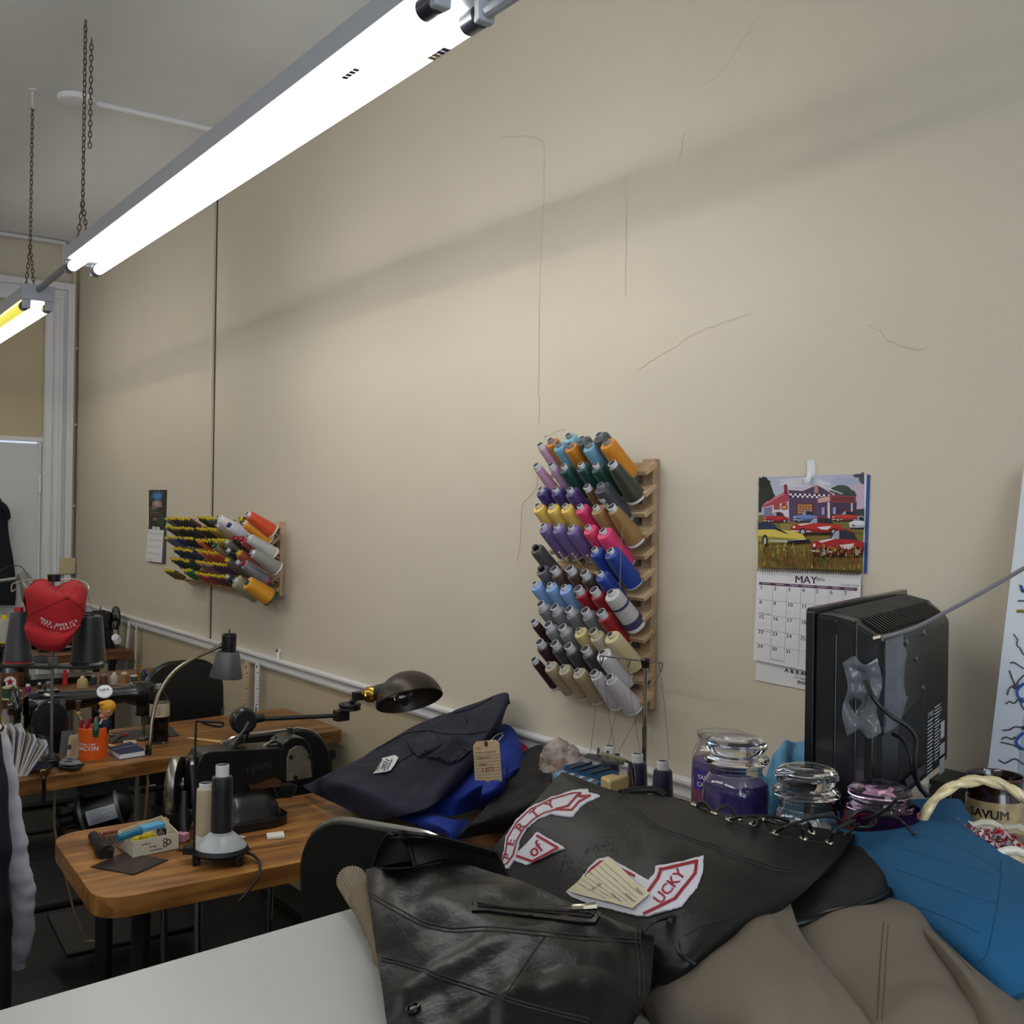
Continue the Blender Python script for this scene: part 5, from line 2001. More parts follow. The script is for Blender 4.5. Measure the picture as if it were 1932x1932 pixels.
m.build('thread_clip', CHROME, bt, world=True)
m = MB()
TLB = Px(*B(910, 722), XM + .0455)
TLX = Px(*B(1010, 695), XM + .0455)
ey2 = (Px(*B(905, 690), XM + .0455) - Px(*B(910, 750), XM + .0455)).normalized()
m.text('LEWIS', .026, TLB, (TLX - TLB), ey2, bold=.01, off=.0008)
m.build('lettering', mat('faded_gilt', '3c3833', rough=.5), bt, world=True, smooth=False)
# cord at table edge
m = MB()
m.tube([Px(*B(640, 1360), XM + .16), Pz(*B(760, 1470), TZ + .012), Pz(*B(850, 1510), TZ + .012), Pz(*B(915, 1570), TZ + .010), Pz(*B(920, 1625), TZ + .006), Px(*B(900, 1720), -2.33), Px(*B(820, 1830), -2.33), Px(*B(730, 1932), -2.33)], .0035, 6, 5)
m.build('power_cord', mat('brown_cord', '2a1c16', rough=.6), bt, world=True)

# swing arm work lamp behind the machine
XLp = -2.80
lm = thing('swing_arm_lamp', 'black jointed work lamp with brown metal dome shade over the navy jacket', 'lamp', Px(*B(600, 930), XLp))
m = MB()
m.tube([Px(*B(620, 1000), XLp + .05), Px(*B(640, 800), XLp + .05), Px(*B(650, 620), XLp + .05), Px(*B(660, 540), XLp + .04), Px(*B(700, 490), XLp + .02), Px(*B(760, 460), XLp)], [.013, .013, .013, .012, .010, .010], 10, 5)
m.build('bracket', IRON, lm, world=True)
kn = Px(*B(790, 290), XLp)
m = MB()
m.lathe([(0, 0), (.034, 0), (.036, .006), (.036, .03), (.03, .038), (0, .038)], 32, Matrix.Translation(kn + V((-.02, -.004, 0))) @ axisM((1, -.12, .05)))
m.build('joint_drum', ENAM2, lm, world=True, bevel=.002)
m = MB()
m.tube([kn + V((.02, 0, 0)), Px(*B(770, 380), XLp + .03), Px(*B(700, 470), XLp + .03), Px(*B(660, 520), XLp + .05)], .004, 7, 4)
m.build('flex', mat('cloth_flex', '4a443e', rough=.8), lm, world=True)
m = MB()
m.tube([Px(*B(760, 480), XLp), kn + V((0, 0, -.03))], .012, 8)
m.build('stem', IRON, lm, world=True)
sb = Pd(639, 1350, 3.05)
m = MB()
m.cyl(kn + V((-.01, .03, .0)), sb, .0062, 10)
m.cyl(kn + V((-.01, .02, 0)), kn + V((-.01, .055, .002)), .012, 12)
m.build('swing_arm', IRON, lm, world=True)
s2 = Pd(660, 1334, 3.02)
m = MB()
m.box(sb + V((0, .008, .0)), (.03, .04, .03))
m.lathe([(0, -.008), (.030, -.008), (.032, -.003), (.026, 0), (.032, .003), (.032, .010), (.014, .014), (0, .014)], 28, Matrix.Translation(s2))
m.build('elbow_joint', IRON, lm, world=True, bevel=.002)
s3 = Pd(676, 1313, 3.0)
m = MB()
m.tube([s2 + V((0, 0, .01)), Pd(668, 1322, 3.0), s3], .007, 8)
m.box(s3, (.022, .03, .022))
m.build('neck', IRON, lm, world=True)
k0, k1 = Pd(686, 1312, 3.0), Pd(720, 1307, 2.98)
ax = (k1 - k0).normalized()
m = MB()
m.lathe([(0, 0), (.012, 0), (.014, .006), (.020, .010), (.0225, .016), (.020, .020), (.0235, .026), (.0225, .040), (.019, .046), (0, .046)], 24, Matrix.Translation(k0) @ axisM(ax))
m.build('brass_socket', BRASS, lm, world=True)
m = MB()
m.cyl(k0 + ax * .045, k0 + ax * .075, .024, 24, .026)
m.build('shade_collar', IRON, lm, world=True)
# dome shade: opening faces down and to the right
dc = Pd(774, 1328, 2.97)
dax = (UPV * .84 - RGT * .26 - FWD * .10).normalized()     # axis from opening to crown; collar enters at its side
dax = (V((0, 0, 1)) * .84 - RGT0 * .24 + FWD0 * .42).normalized()
m = MB()
prof = [(.096 * math.cos(R(6 + 84 * i / 12)), .092 * math.sin(R(6 + 84 * i / 12))) for i in range(13)]
prof[-1] = (0, .092)
inn = [(max(r - .0018, 0), z - .0018) for r, z in prof[::-1]]
inn[0] = (0, .0902)
m.lathe(prof + inn, 44, Matrix.Translation(dc) @ axisM(dax), close=True)
m.build('dome_shade', mat('brown_shade', '3a322c', rough=.38, metal=.5), lm, world=True)
m = MB()
m.sphere(dc + (k1 - dc) * .25 + V((0, 0, .012)), .026, 24, 14, (1, 1, 1))
m.build('bulb', GLASS, lm, world=True)
m = MB()
m.cyl(k0 + ax * .075, k0 + ax * .105, .017, 18)
m.build('bulb_base', PLIV, lm, world=True)

# wire thread guide standing at the near table
t = thing('thread_guide', 'black bent wire thread guide rising from the spool stand', 'wire', Pz(365, 1648, TZ))
XG = -2.47
m = MB()
m.tube([Px(365, 1648, XG), Px(367, 1560, XG), Px(368, 1440, XG), Px(370, 1366, XG), Px(374, 1361, XG), Px(395, 1362, XG), Px(418, 1363, XG), Px(421, 1367, XG), Px(417, 1371, XG), Px(400, 1369, XG), Px(381, 1364, XG)], .0028, 8, 4)
m.build('wire', IRON, t, world=True)
# spool stand with the white dish
sc_ = Pz(417, 1625, TZ)
t = thing('spool_stand', 'black cast spool stand with a pale dish at the front edge of the near table', 'stand', sc_)
m = MB()
m.lathe([(.040, .022), (.062, .022), (.066, .028), (.062, .036), (.045, .036), (.038, .030)], 36, close=True)
m.build('ring', IRON, t)
m = MB()
for k in range(3):
    an = R(20 + 120 * k)
    MB().box((.058 * math.cos(an), .058 * math.sin(an), .012), (.018, .018, .026), rot=Matrix.Rotation(an, 3, 'Z')).build('foot', IRON, t, bevel=.003)
m.box((0, 0, .026), (.12, .016, .008))
m.cyl((0, 0, .02), (0, 0, .06), .006, 10)
m.build('crossbar', IRON, t)
dl_ = -RGT0
m = MB()
m.box(dl_ * .075 + V((0, 0, .026)), (.03, .02, .018), rot=Matrix.Rotation(bd_, 3, 'Z'))
m.cyl(dl_ * .085 + V((0, 0, .026)), dl_ * .105 + V((0, 0, .026)), .004, 8)
m.build('clamp_screw', IRON, t, bevel=.002)
m = MB()
m.lathe([(0, .037), (.060, .037), (.058, .042), (.032, .066), (.022, .070), (0, .070)], 40)
m.build('dish', mat('pale_grey_plastic', 'a9adb2', rough=.3), t)
put_spool(spool_meshes('blackcone', .026, .0245, .135, .016, .026, .002), Matrix.Translation(sc_ + V((0, 0, .070))), 'tall black thread spool on the pale dish of the spool stand', '121215', 'w', None)
bz = Pz(387, 1600, TZ)
put_spool(spool_meshes('beigecone', .0235, .0225, .150, .017, .012, .034), Matrix.Translation(bz), 'beige thread spool on white base beside the tall black spool', 'b3a288', 'w', None)

# ------------------------------------------------------------------ small things on the near table
WOODS = mat('pale_wood', 'c8a468', rough=.6)
t = thing('chalk', 'white tailor chalk bar lying on the near table beside the chair', 'chalk', Pz(519, 1580, TZ))
c0 = [Pz(*p, TZ + .001) for p in ((502, 1577), (535, 1573), (538, 1582), (504, 1585))]
MB().prism(c0, (0, 0, .008)).build('bar', mat('chalk_white', 'd9d5cb', rough=.9), t, world=True, bevel=.002)


def H(x, y):
    return x * .25471, 1440 + y * .25466


t = thing('hair_brush', 'black bristle brush lying left of the crayon box', 'brush', Pz(*H(740, 600), TZ))
m = MB()
pa, pb, pc = Pz(*H(690, 540), TZ + .012), Pz(*H(740, 610), TZ + .016), Pz(*H(790, 665), TZ + .014)
m.tube([pa, pb], [.013, .012], 10, 3)
m.build('handle', RUBB, t, world=True)
m = MB()
m.tube([pb, (pb + pc) / 2, pc], [.014, .021, .021, .018], 12, 2)
m.build('back', RUBB, t, world=True)
dd = (pc - pb)
m = MB()
for i in range(9):
    for j in range(5):
        o = pb + dd * (i / 8) + V((-.008 + .006 * j, .004 * (j - 2), .006))
        m.cyl(o, o + V((-.012 + .003 * (j - 2), .014 + .004 * j, .020)), .0009, 4)
m.build('bristles', mat('bristle', '2a211c', rough=.6), t, world=True)['kind'] = 'stuff'
bxp = [Pz(*H(*p), TZ + .001) for p in ((985, 705), (1322, 632), (1195, 500), (870, 620))]
t = thing('cardboard_box', 'shallow white crayon box with print, open and full of tools', 'box', bxp[0].lerp(bxp[2], .5))
bh = .040
CRD = mat('cream_card', 'c5bda9', rough=.7)
for i in range(4):
    p, q = bxp[i], bxp[(i + 1) % 4]
    n_ = (q - p).cross(V((0, 0, 1))).normalized() * .0025
    MB().prism([p, q, q + V((0, 0, bh)), p + V((0, 0, bh))], -n_).build('side', CRD, t, world=True)
MB().prism(bxp, (0, 0, .002)).build('bottom', CRD, t, world=True)
m = MB()
e1 = (bxp[1] - bxp[0]).normalized()
nn_ = e1.cross(V((0, 0, 1))).normalized()
for (txt, f, z, s_) in (('Crayon', .28, .027, .0075), ('Master', .42, .018, .0075), ('Perfection', .50, .009, .0075)):
    m.text(txt, s_, bxp[0] + e1 * ((bxp[1] - bxp[0]).length * f) + V((0, 0, z)), -e1, (0, 0, -1), off=.0006, bold=.01)
o = bxp[0] + e1 * ((bxp[1] - bxp[0]).length * .72) + V((0, 0, .022)) + nn_ * .0006
for (a2, r2) in ((0, .006), (2.1, .005), (4.2, .005)):
    cc = o + e1 * .006 * math.cos(a2) + V((0, 0, .006 * math.sin(a2)))
    pts = [cc + e1 * r2 * math.cos(q) + V((0, 0, r2 * math.sin(q))) for q in [2 * PI * k / 10 for k in range(10)]]
    m.tube(pts, .0012, 4, closed=True)
m.build('print', INK, t, world=True, smooth=False)
TEAL = mat('teal_plastic', '1d6a86', rough=.35)
t = thing('blue_brush', 'teal plastic rasp brush lying across the crayon box', 'brush', Pz(*H(1050, 500), TZ + .05))
q0, q1, q2 = Pz(*H(870, 555), TZ + .050), Pz(*H(1045, 500), TZ + .054), Pz(*H(1205, 462), TZ + .056)
m = MB()
m.tube([q0, q1], .009, 10)
m.build('handle', TEAL, t, world=True)
m = MB()
sd = (q2 - q1).cross(V((0, 0, 1))).normalized() * .016
m.prism([q1 - sd, q1 + sd, q2 + sd, q2 - sd], (0, 0, .010))
m.build('head', mat('light_teal', '4f9fc4', rough=.4, bump=.8, bsc=260), t, world=True, bevel=.002)
YEL = mat('chalk_yellow', 'cdb51c', rough=.6)
for k, (p, q, r) in enumerate((((985, 560), (1040, 560), .009), ((1050, 560), (1120, 530), .009), ((1090, 560), (1170, 550), .008))):
    t = thing('crayon', ['yellow crayon stub at the front of the crayon box', 'yellow crayon stub in the middle of the crayon box', 'yellow crayon stub at the right in the crayon box'][k], 'crayon', Pz(*H(*p), TZ + .03), group='yellow crayons in the box')
    MB().cyl(Pz(*H(*p), TZ + .026), Pz(*H(*q), TZ + .026), r, 12).build('stick', YEL, t, world=True, bevel=.002)
t = thing('sharpener', 'small black and steel sharpener in the crayon box', 'sharpener', Pz(*H(1195, 525), TZ + .03))
MB().box(Pz(*H(1195, 525), TZ + .026), (.02, .02, .03)).build('body', PLK, t, world=True, bevel=.002)
p = Pz(*H(1195, 518), TZ + .038)
MB().cyl(p, p + V((.012, -.004, 0)), .007, 12).build('ring', STEEL, t, world=True)
t = thing('eraser', 'pink block just right of the crayon box', 'eraser', Pz(*H(1345, 540), TZ))
MB().box(Pz(*H(1350, 545), TZ + .012), (.03, .022, .022), rot=Matrix.Rotation(.5, 3, 'Z')).build('block', mat('pink_rubber', 'c98a9c', rough=.7), t, world=True, bevel=.002)
t = thing('pencil', 'red pencil behind the crayon box on the near table', 'pencil', Pz(*H(800, 515), TZ))
MB().cyl(Pz(*H(760, 520), TZ + .005), Pz(*H(880, 500), TZ + .005), .004, 8).build('shaft', mat('dull_red', '7d2f26', rough=.5), t, world=True)
phc = [Pz(*H(*p), TZ + .001) for p in ((670, 770), (990, 828), (1245, 720), (920, 665))]
t = thing('photo_card', 'dark glossy leaflet lying flat in front of the crayon box', 'leaflet', phc[0].lerp(phc[2], .5))
MB().prism(phc, (0, 0, .002)).build('sheet', mat('dark_leaflet', '2b1f1e', rough=.3, var=.3, vsc=30), t, world=True)
m = MB()
ea = (phc[1] - phc[2]).normalized()
for i in range(6):
    o = phc[2].lerp(phc[3], .25 + i * .07).lerp(phc[1].lerp(phc[0], .25 + i * .07), .15) + V((0, 0, .0026))
    w_ = .05 - .004 * (i % 3)
    ev = (phc[3] - phc[2]).normalized() * .0016
    m.add([o, o + ea * w_, o + ea * w_ + ev, o + ev], [(0, 1, 2, 3)])
m.build('print', mat('leaflet_print', '6d5c58', rough=.5), t, world=True, smooth=False)
sc0 = [Pz(*B(*p), TZ + .006) for p in ((650, 1370), (720, 1360), (790, 1440), (835, 1452), (730, 1352), (790, 1356))]
t = thing('scissors', 'small dark thread snips lying by the base of the blind stitch machine', 'scissors', sc0[1])
MB().tube([sc0[0], sc0[1], sc0[2], sc0[3]], [.005, .006, .006, .003], 8, 3).build('blade', DULL, t, world=True)
MB().tube([sc0[0], sc0[4], sc0[5]], [.005, .005, .003], 8, 3).build('blade', STEEL, t, world=True)


# ------------------------------------------------------------------ chairs
def chair(label, c, yaw, top, w=.42, hb=.34, tilt=.16, metal=True, backm=None):
    """swivel-less shop chair; local +x is the direction the sitter faces"""
    t = thing('chair', label, 'chair', c, rz=yaw, group='black shop chairs')
    bm_ = backm or mat('chair_black', '0c0c0e', rough=.55, bump=.1, bsc=150)
    m = MB()
    m.prism([V((p[0] + .02, p[1], .44)) for p in rrect(.42, .44, .08)], (0, 0, .055))
    m.build('seat', bm_, t, bevel=.018, bseg=3)
    out = rrect(w, hb, min(.13, hb * .38), 9)
    rings = []
    for dx in (0, .034):
        rings.append([V((-.20 - dx - .25 * (p[0] / w) ** 2 * -.20 - tilt * (p[1] / hb + .5) * hb * .6, p[0], top - hb / 2 + p[1])) for p in out])
    m = MB()
    vs = rings[0] + rings[1]
    n = len(out)
    f = [tuple(range(n)), tuple(range(2 * n - 1, n - 1, -1))] + [(i, i + n, (i + 1) % n + n, (i + 1) % n) for i in range(n)]
    m.add(vs, f)
    m.build('backrest', bm_, t, bevel=.006)
    m = MB()
    m.tube([(a + b) / 2 for a, b in zip(*rings)], .0058, 8, closed=True)
    m.build('back_trim', CHROME if metal else bm_, t)
    for s in (-1, 1):
        m = MB()
        m.tube([(.17, s * .18, .0), (.16, s * .19, .42)], .012, 10)
        m.build('leg', CHROME, t)
        m = MB()
        m.tube([(-.20, s * .19, .0), (-.17, s * .19, .43), (-.21, s * .17, top - hb * .5)], .012, 10, 4)
        m.build('leg', CHROME, t)
    return t


pl, prr = Pd(566, 1600, 2.14), Pd(905, 1612, 1.96)
cm_ = (pl + prr) / 2
dv = (prr - pl)
yaw = math.atan2(dv.x, -dv.y)          # facing direction, left of the back edge seen from behind
fx = V((-dv.y, dv.x, 0)).normalized()
if fx.dot(FWD0) < 0:
    fx = -fx
cw = V((dv.x, dv.y, 0)).length
cpos = V((cm_.x, cm_.y, 0)) + fx * .245
chair('black shop chair with thin metal rim at the near table, in front of the heap', cpos, math.atan2(fx.y, fx.x), 1.0, w=cw, hb=.40)
chair('black shop chair with thin metal rim between the near and middle tables', V((-3.36, 1.33, 0)), PI, .915, w=.42, hb=.36)
chair('black leather chair tucked behind the middle table, below the grey lamp', V((-4.72, 1.52, 0)), PI + .1, .95, w=.36, hb=.42, tilt=-.1, metal=False, backm=mat('black_leatherette', '0f0f11', rough=.35, coat=.2))

# ------------------------------------------------------------------ overlock machine and its cones
SX, SYY = -1.80, 1.60
ov = thing('overlock_machine', 'overlock machine with blue top cover and cream side behind the leather vest', 'sewing machine', (SX, SYY, TZ))
OB = mat('overlock_blue', '1f4468', rough=.35)
OC = mat('overlock_cream', 'b59f6e', rough=.45)


def O(x, y):
    return 980 + x * .18116, 1220 + y * .1812


def Oz(x, y, z):
    return Pz(*O(x, y), z)


zt_ = 1.075
topq = [Oz(440, 1235, zt_ - .02), Oz(840, 1345, zt_ - .02), Oz(1050, 1295, zt_), Oz(640, 1180, zt_ - .0)]
MB().prism(topq, (0, 0, -.055)).build('top_cover', OB, ov, world=True, bevel=.006)
for k in range(3):
    f = (k + 1) / 4 + (.02, .0, .02)[k]
    a_, b_ = topq[0].lerp(topq[1], f), topq[3].lerp(topq[2], f)
    MB().tube([a_ + V((0, 0, .0005)), b_ + V((0, 0, .0005))], .003, 6).build('thread_slot', PLK, ov, world=True)
    cpt = b_ + V((0, .01, .012))
    m = MB()
    m.box(cpt, (.04, .02, .006), rot=Matrix.Rotation(.4 + k * .2, 3, 'Z'))
    m.cyl(cpt + V((.01, 0, 0)), cpt + V((.012, 0, .02)), .003, 8)
    m.build('thread_plate', STEEL, ov, world=True)
fd = (topq[1] - topq[0])
nf = fd.cross(V((0, 0, 1))).normalized()
if nf.dot(EYE - topq[0]) < 0:
    nf = -nf
for k in range(4):
    c_ = topq[0].lerp(topq[1], .10 + k * .25) + nf * .004 + V((0, 0, -.030))
    m = MB()
    for i, (r, mm) in enumerate(((.015, 0), (.0205, 0), (.0205, 1), (.0205, 2), (.0195, 0))):
        d0 = fd.normalized() * (-.022 + i * .009)
        m.mi = mm
        m.cyl(c_ + d0, c_ + d0 + fd.normalized() * .008, r, 24)
    m.build('tension_dial', [mat('dial_blue', '3d6f96', rough=.3), mat('dial_white', '9db0bd', rough=.4), mat('dial_red', '7d5a5c', rough=.4)], ov, world=True)
cq = [Oz(840, 1350, zt_ - .012), Oz(940, 1400, zt_ - .012), Oz(1150, 1330, zt_ - .008), Oz(1050, 1300, zt_ - .008)]
MB().prism(cq, (0, 0, -.22)).build('side_cover', OC, ov, world=True, bevel=.005)
m = MB()
bq = [V((p.x, p.y, TZ + .01)) for p in (topq[0], cq[1], cq[2], topq[3])]
m.prism(bq, (0, 0, .26))
m.build('body', OC, ov, world=True, bevel=.01)
mm_ = (cq[1] + cq[2]) / 2
nc = (cq[2] - cq[1]).cross(V((0, 0, 1))).normalized()
if nc.dot(EYE - mm_) < 0:
    nc = -nc
m = MB()
pq = mm_ + V((0, 0, -.04))
m.cyl(pq, pq + nc * .002, .008, 16)
m.build('screw_hole', PLK, ov, world=True)
h0 = cq[1].lerp(cq[2], .82) + V((0, 0, -.05)) + nc * .002
m = MB()
m.tube([h0, h0 + nc * .02, Oz(1140, 1250, 1.10) + nc * .01, Oz(1110, 1190, 1.115), Oz(1000, 1150, 1.13), Oz(840, 1110, 1.15)], .0034, 10, 4)
m.build('carry_handle', CHROME, ov, world=True)
# thread stand
ps = Py(1216, 1480, 1.72)
ts_ = thing('thread_stand', 'chrome telescopic thread stand with wire guides behind the overlock machine', 'thread stand', (ps.x, ps.y, TZ))
YP = 1.72
m = MB()
pt, pb = Py(1218, 1250, YP), V((ps.x, YP, TZ + .03))
pmid = pt.lerp(pb, .35)
m.cyl(pmid, pb, .0062, 12)
m.cyl(pt, pmid, .0050, 12)
m.cyl(pmid + V((0, 0, .012)), pmid, .0068, 12)
m.build('pole', CHROME, ts_, world=True)
m = MB()
m.lathe([(0, 0), (.009, 0), (.011, .018), (.008, .022), (0, .022)], 16, Matrix.Translation(pt + V((0, 0, -.012))))
m.build('cap', PLK, ts_, world=True)
g0, g1 = Py(*O(840, 95), YP), Py(*O(1495, 175), YP)
m = MB()
m.tube([g0, g1], .0022, 8)
m.build('guide_bar', CHROME, ts_, world=True)
for (x, y) in ((855, 98), (1135, 132), (1470, 178)):
    m = MB()
    a_ = Py(*O(x - 20, y - 2), YP)
    b_ = Py(*O(x - 4, y + 92), YP)
    c_ = Py(*O(x + 24, y + 2), YP)
    m.tube([a_, b_ + V((-.002, 0, .004)), b_, b_ + V((.002, 0, .004)), c_], .0014, 6, 3)
    m.build('guide_loop', DULL, ts_, world=True)
MB().prism([V((p[0] + SX + .08, p[1] + 1.72, TZ + .002)) for p in rrect(.36, .20, .03)], (0, 0, .028)).build('base', OC, ts_, world=True, bevel=.004)
THR = mat('navy_strand', '2c2f3c', rough=.6)
for pts in ([(835, 180), (800, 560), (735, 1140)], [(880, 190), (920, 620), (985, 1020)], [(1020, 640), (930, 1020)], [(1130, 240), (1160, 480), (1260, 1110)], [(1210, 770), (1035, 1090)], [(1470, 280), (1520, 700), (1560, 1180)], [(1460, 280), (1385, 420)]):
    MB().tube([Py(*O(*p), YP - .01) for p in pts], .0006, 4, 3).build('thread', THR, ts_, world=True)
NAVY = '151b35'
CN = spool_meshes('navycone', .031, .021, .19, .013, .018, .006)
for k, (x, y, dep, nm) in enumerate(((945, 1030, 2.50, 'navy thread cone at left behind the chrome handle of the overlock'), (1230, 1115, 2.40, 'navy thread cone in the middle, beside the chrome pole'), (1495, 1190, 2.36, 'navy thread cone at right, apart from the pole'))):
    p = Pd(*O(x, y), dep)
    p.z = max(TZ + .03, p.z - .208)
    put_spool(CN, Matrix.Translation(p), nm, NAVY, 'w', 'navy cones on the overlock stand')
# ------------------------------------------------------------------ clothes heaped on the counter
def leather(key, col, rough):
    m = mat(key, col, rough=rough, bump=.45, bsc=160, bdist=.0012, spec=.32, var=.25, vsc=12)
    return m


LEA = leather('black_leather', '060607', .36)
LEAB = leather('charcoal_leather', '0f0f0f', .48)
LIN = mat('black_lining', '0c0c0e', rough=.6, bump=.2, bsc=90)
KHA = mat('khaki_cloth', '695f53', rough=.85, bump=.25, bsc=500)
TEALC = mat('peacock_blue_cloth', '094f78', rough=.8, bump=.2, bsc=450)
TANK = mat('tan_corduroy', '70644f', rough=.9, bump=.5, bsc=220)
THRD = mat('stitching', '08080a', rough=.6)
PATW = mat('patch_white', 'c9c7d0', rough=.85, bump=.4, bsc=600)
PATR = mat('patch_red', '8d1526', rough=.7)
EYEL = mat('eyelet_metal', '9b9484', rough=.25, metal=1)


def G3(rows):
    out = []
    for r_ in rows:
        q = []
        for p in r_:
            if len(p) == 3:
                q.append(Pz(*p))
            elif p[2] == 'y':
                q.append(Py(p[0], p[1], p[3]))
            else:
                q.append(Pd(p[0], p[1], p[3]))
        out.append(q)
    return out


# khaki trousers: two legs and the seat
tr = thing('trousers', 'khaki trousers spread in folds at the front right of the counter', 'trousers', Pz(1500, 1850, CTZ))
legb = Cloth(G3([[(1440, 1660, 1.10), (1560, 1650, 1.12), (1660, 1650, 1.12), (1740, 1690, 1.11), (1790, 1720, 1.09)],
                 [(1460, 1740, 1.120), (1560, 1715, 1.150), (1650, 1703, 1.155), (1740, 1745, 1.140), (1800, 1775, 1.110)],
                 [(1500, 1830, 1.115), (1600, 1800, 1.140), (1700, 1800, 1.150), (1790, 1835, 1.130), (1850, 1850, 1.095)],
                 [(1560, 1930, 1.100), (1660, 1915, 1.125), (1770, 1920, 1.130), (1850, 1935, 1.110), (1905, 1940, 1.085)],
                 [(1620, 2060, 1.09), (1720, 2060, 1.10), (1820, 2060, 1.10), (1910, 2060, 1.09), (1980, 2060, 1.083)]]), 64, 64, amp=.007, sc=9, seed=2,
             folds=((V((.75, .75, 0)), 4.2, .013, 1.0), (V((.9, -.2, 0)), 6, .006, 2.0)))
legb.mb(.018).build('leg', KHA, tr, world=True)
legc = Cloth(G3([[(1650, 1660, 1.10), (1700, 1670, 1.125), (1760, 1715, 1.12), (1820, 1770, 1.09)],
                 [(1662, 1712, 1.125), (1712, 1715, 1.145), (1790, 1775, 1.135), (1860, 1830, 1.095)],
                 [(1740, 1795, 1.12), (1790, 1800, 1.145), (1860, 1850, 1.130), (1930, 1895, 1.095)],
                 [(1800, 1900, 1.105), (1860, 1905, 1.125), (1930, 1940, 1.115), (1990, 1960, 1.085)],
                 [(1850, 2040, 1.09), (1920, 2040, 1.10), (1990, 2060, 1.095), (2040, 2070, 1.083)]]), 48, 48, amp=.006, sc=9, seed=4,
             folds=((V((.3, .95, 0)), 5, .006, .3),))
legc.mb(.016).build('leg', KHA, tr, world=True)
lega = Cloth(G3([[(1190, 1800, 1.09), (1280, 1770, 1.12), (1380, 1720, 1.135), (1450, 1690, 1.14), (1490, 1710, 1.13)],
                 [(1190, 1860, 1.10), (1290, 1838, 1.135), (1390, 1790, 1.160), (1462, 1755, 1.165), (1512, 1765, 1.150)],
                 [(1215, 1905, 1.10), (1310, 1890, 1.135), (1420, 1860, 1.160), (1510, 1830, 1.165), (1570, 1840, 1.145)],
                 [(1250, 1970, 1.09), (1350, 1960, 1.115), (1460, 1945, 1.140), (1570, 1925, 1.140), (1635, 1930, 1.120)],
                 [(1280, 2070, 1.085), (1390, 2060, 1.09), (1500, 2060, 1.10), (1620, 2050, 1.10), (1700, 2040, 1.09)]]), 64, 64, amp=.006, sc=8, seed=6,
             folds=((V((.3, .9, 0)), 3.4, .011, .4), (V((.8, .4, 0)), 5, .007, 1.4)))
lega.mb(.018).build('leg', KHA, tr, world=True)
kb = legb.bvh()
m = MB()
drape_line(m, [(1667, 1740), (1662, 1800), (1658, 1870), (1655, 1925)], kb, .0, .0007)
drape_line(m, [(1676, 1745), (1672, 1800), (1668, 1870), (1664, 1925)], kb, .0, .0005)
m.build('seam', mat('khaki_seam', '4d4338', rough=.9), tr, world=True)
# grey khaki garment corner at the very front
cf = thing('garment', 'grey khaki cloth corner under the vest at the front edge of the picture', 'clothing', Pz(1280, 1900, CTZ))
Cloth(G3([[(1150, 1840, 1.084), (1220, 1845, 1.092), (1290, 1838, 1.096), (1345, 1870, 1.094)], [(1120, 1910, 1.085), (1210, 1905, 1.094), (1300, 1900, 1.096), (1370, 1920, 1.092)], [(1100, 2040, 1.083), (1210, 2040, 1.09), (1320, 2040, 1.09), (1400, 2040, 1.085)]]),
      36, 36, amp=.004, sc=12, seed=8).mb(.003).build('cloth', mat('grey_khaki', '757069', rough=.85, bump=.2, bsc=500), cf, world=True)

# blue shirt
bs = thing('shirt', 'plain peacock blue shirt draped over the right end of the heap', 'shirt', Pz(1750, 1600, CTZ))
sh = Cloth(G3([[(1512, 1575, 1.10), (1536, 1528, 1.150), (1620, 1512, 1.170), (1710, 1509, 1.175), (1785, 1506, 1.172), (1812, 1508, 1.150)],
               [(1570, 1650, 1.11), (1620, 1600, 1.165), (1700, 1575, 1.185), (1770, 1562, 1.188), (1822, 1556, 1.180), (1858, 1572, 1.145)],
               [(1630, 1720, 1.105), (1700, 1680, 1.155), (1780, 1655, 1.175), (1850, 1635, 1.175), (1900, 1622, 1.165), (1950, 1632, 1.125)],
               [(1730, 1790, 1.10), (1800, 1770, 1.140), (1870, 1745, 1.155), (1940, 1720, 1.155), (2000, 1705, 1.14), (2060, 1700, 1.10)],
               [(1850, 1890, 1.085), (1910, 1880, 1.105), (1970, 1850, 1.12), (2040, 1820, 1.12), (2090, 1800, 1.11), (2140, 1780, 1.083)]]), 60, 60, amp=.007, sc=10, seed=12,
           folds=((V((.75, -.35, 0)), 5.5, .0035, .7),))
sh.mb(.016).build('cloth', TEALC, bs, world=True)
sb_ = sh.bvh()
m = MB()
BSE = mat('blue_seam', '073f60', rough=.9)
for pts in ([(1722, 1571), (1790, 1590), (1850, 1620), (1895, 1650)], [(1888, 1625), (1886, 1680), (1875, 1740), (1862, 1800), (1845, 1815)], [(1700, 1600), (1770, 1622), (1840, 1640), (1885, 1652)], [(1690, 1640), (1760, 1665), (1830, 1690), (1880, 1705)], [(1700, 1700), (1770, 1725), (1850, 1760)]):
    m = MB()
    drape_line(m, pts, sb_, .0, .0006)
    m.build('seam', BSE, bs, world=True)

